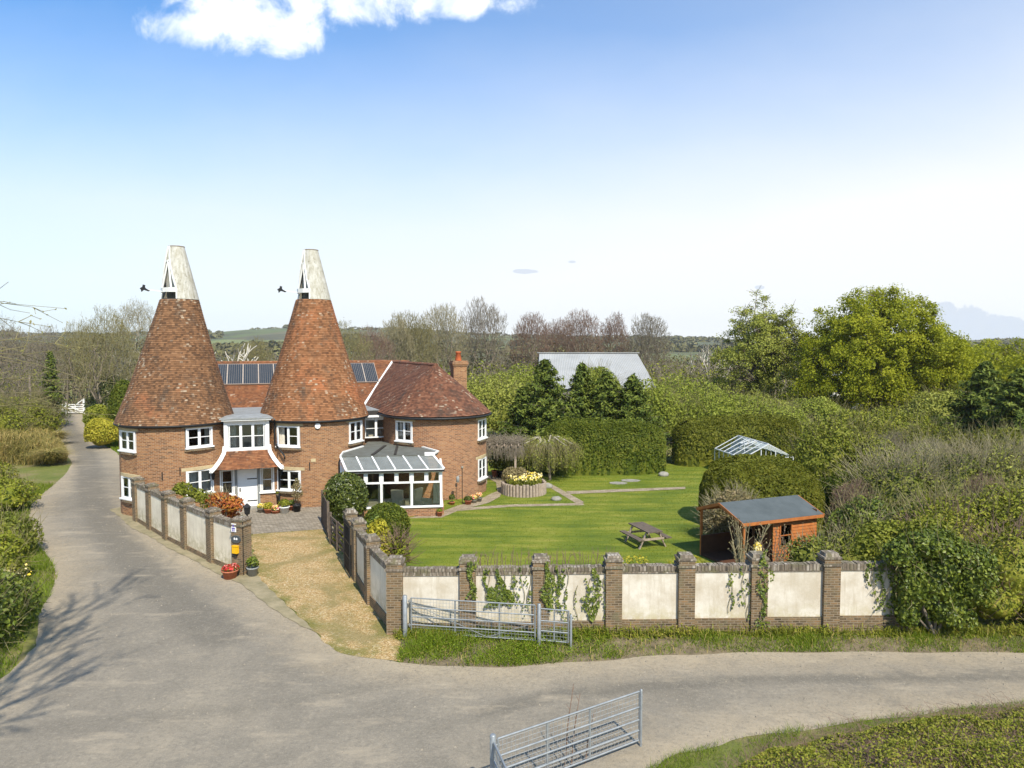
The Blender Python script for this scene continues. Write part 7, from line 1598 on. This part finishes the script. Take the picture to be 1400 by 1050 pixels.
for px in np.arange(880, 1080, 17): w2.append((px, 90+rs.normal()*4, hz(492+rs.normal()*6, 90), 3.4))
for px in np.arange(-100, 60, 16): w2.append((px, 88+rs.normal()*4, hz(492+rs.normal()*8, 88), 3.6))
for px in np.arange(270, 400, 16): w2.append((px, 84+rs.normal()*4, hz(497+rs.normal()*6, 84), 3.2))
wood('scrub', w2, 620, .17, L_SHRUB)
w3 = []
for px in np.arange(-350, 1750, 11):
    if 285 < px < 415 and rs.random() < .72: continue
    D = 1650; q = at(px, D); w3.append((px, D, 0, 22))
C, N = [], []
for px, D, _, hw_ in w3:
    X0 = (px-700)/FPX*D; m_ = 90; Dd = rdir(m_); Dd[:, 2] = np.abs(Dd[:, 2]); zt_ = float(ridge(np.array([math.atan2(X0, D)]), D)[0]); P = np.array([X0, D, zt_-4])+Dd*np.array([hw_, 14, 11*(.6+.6*rs.random())]); C.append(P); N.append(Dd)
# hedgerows and copses on the downland slope
for k in range(150):
    px = rs.uniform(-200, 1600); D = rs.uniform(480, 1500); X0 = (px-700)/FPX*D
    if 300 < px < 400 and D > 700 and rs.random() < .8: continue
    for j in range(5):
        xx = X0+j*9-20+rs.normal()*3; r_ = math.hypot(xx, D); zt_ = float(hillz(np.array([xx]), np.array([D]), np.array([min(r_, 1700)]), np.array([math.atan2(xx, D)]))[0]); m_ = 40; Dd = rdir(m_); Dd[:, 2] = np.abs(Dd[:, 2]); C.append(np.array([xx, D+rs.normal()*4, zt_])+Dd*np.array([7, 6, 7])); N.append(Dd)
C = np.concatenate(C); tag(bulk('distant_woods', [leaves(C, np.concatenate(N)+[0, 0, .2], 3.2, .7, 0, 0, .6)], L_WOOD), kind='stuff')
S.cycles.transparent_max_bounces = 16; S.cycles.max_bounces = 6

GROUPS = {'conifer': 'dark conifers', 'bare_tree': 'bare spring trees', 'field_tree': 'trees behind the right-hand conifers', 'willow': 'fresh green bushes beyond the garden hedge', 'plant_pot': 'pots and planters round the house', 'garden_wall': 'rendered garden walls with brick pillars',
          'clipped_hedge': 'clipped garden hedges', 'grass_tussock': 'bleached grass tussocks by the lane', 'verge_bush': 'bushes along the left verge', 'roadside_bush': 'bushes left of the lane', 'field_gate': 'galvanised field gates', 'gate_post': 'galvanised gate posts',
          'ivy': 'ivy on the front garden wall', 'garden_stone': 'stones in the garden', 'paving_slab': 'paving slabs in the lawn', 'evergreen_bush': 'round evergreen bushes by the conservatory', 'dead_tree': 'bleached dead trees', 'thicket': 'thickets right of the garden', 'budding_shrub': 'bare shrubs behind the front wall'}
for o in S.objects:
    if o.parent is None and 'label' in o and 'group' not in o:
        g = GROUPS.get(o.name.split('.')[0])
        if g: o['group'] = g

# the air: far things pale slightly
m = bpy.data.materials.new('air'); m.use_nodes = True; nt_ = m.node_tree
for n_ in list(nt_.nodes):
    if n_.type == 'BSDF_PRINCIPLED': nt_.nodes.remove(n_)
pv = nt_.nodes.new('ShaderNodeVolumePrincipled'); pv.inputs['Color'].default_value = (.80, .86, .95, 1); pv.inputs['Density'].default_value = .00012; pv.inputs['Anisotropy'].default_value = .1
nt_.links.new(pv.outputs[0], nt_.nodes['Material Output'].inputs['Volume'])
mb = MB(); mb.box((0, 0, 60), (5600, 5600, 134)); hz_o = mb.build('haze', m); hz_o['kind'] = 'stuff'
S.cycles.volume_bounces = 1
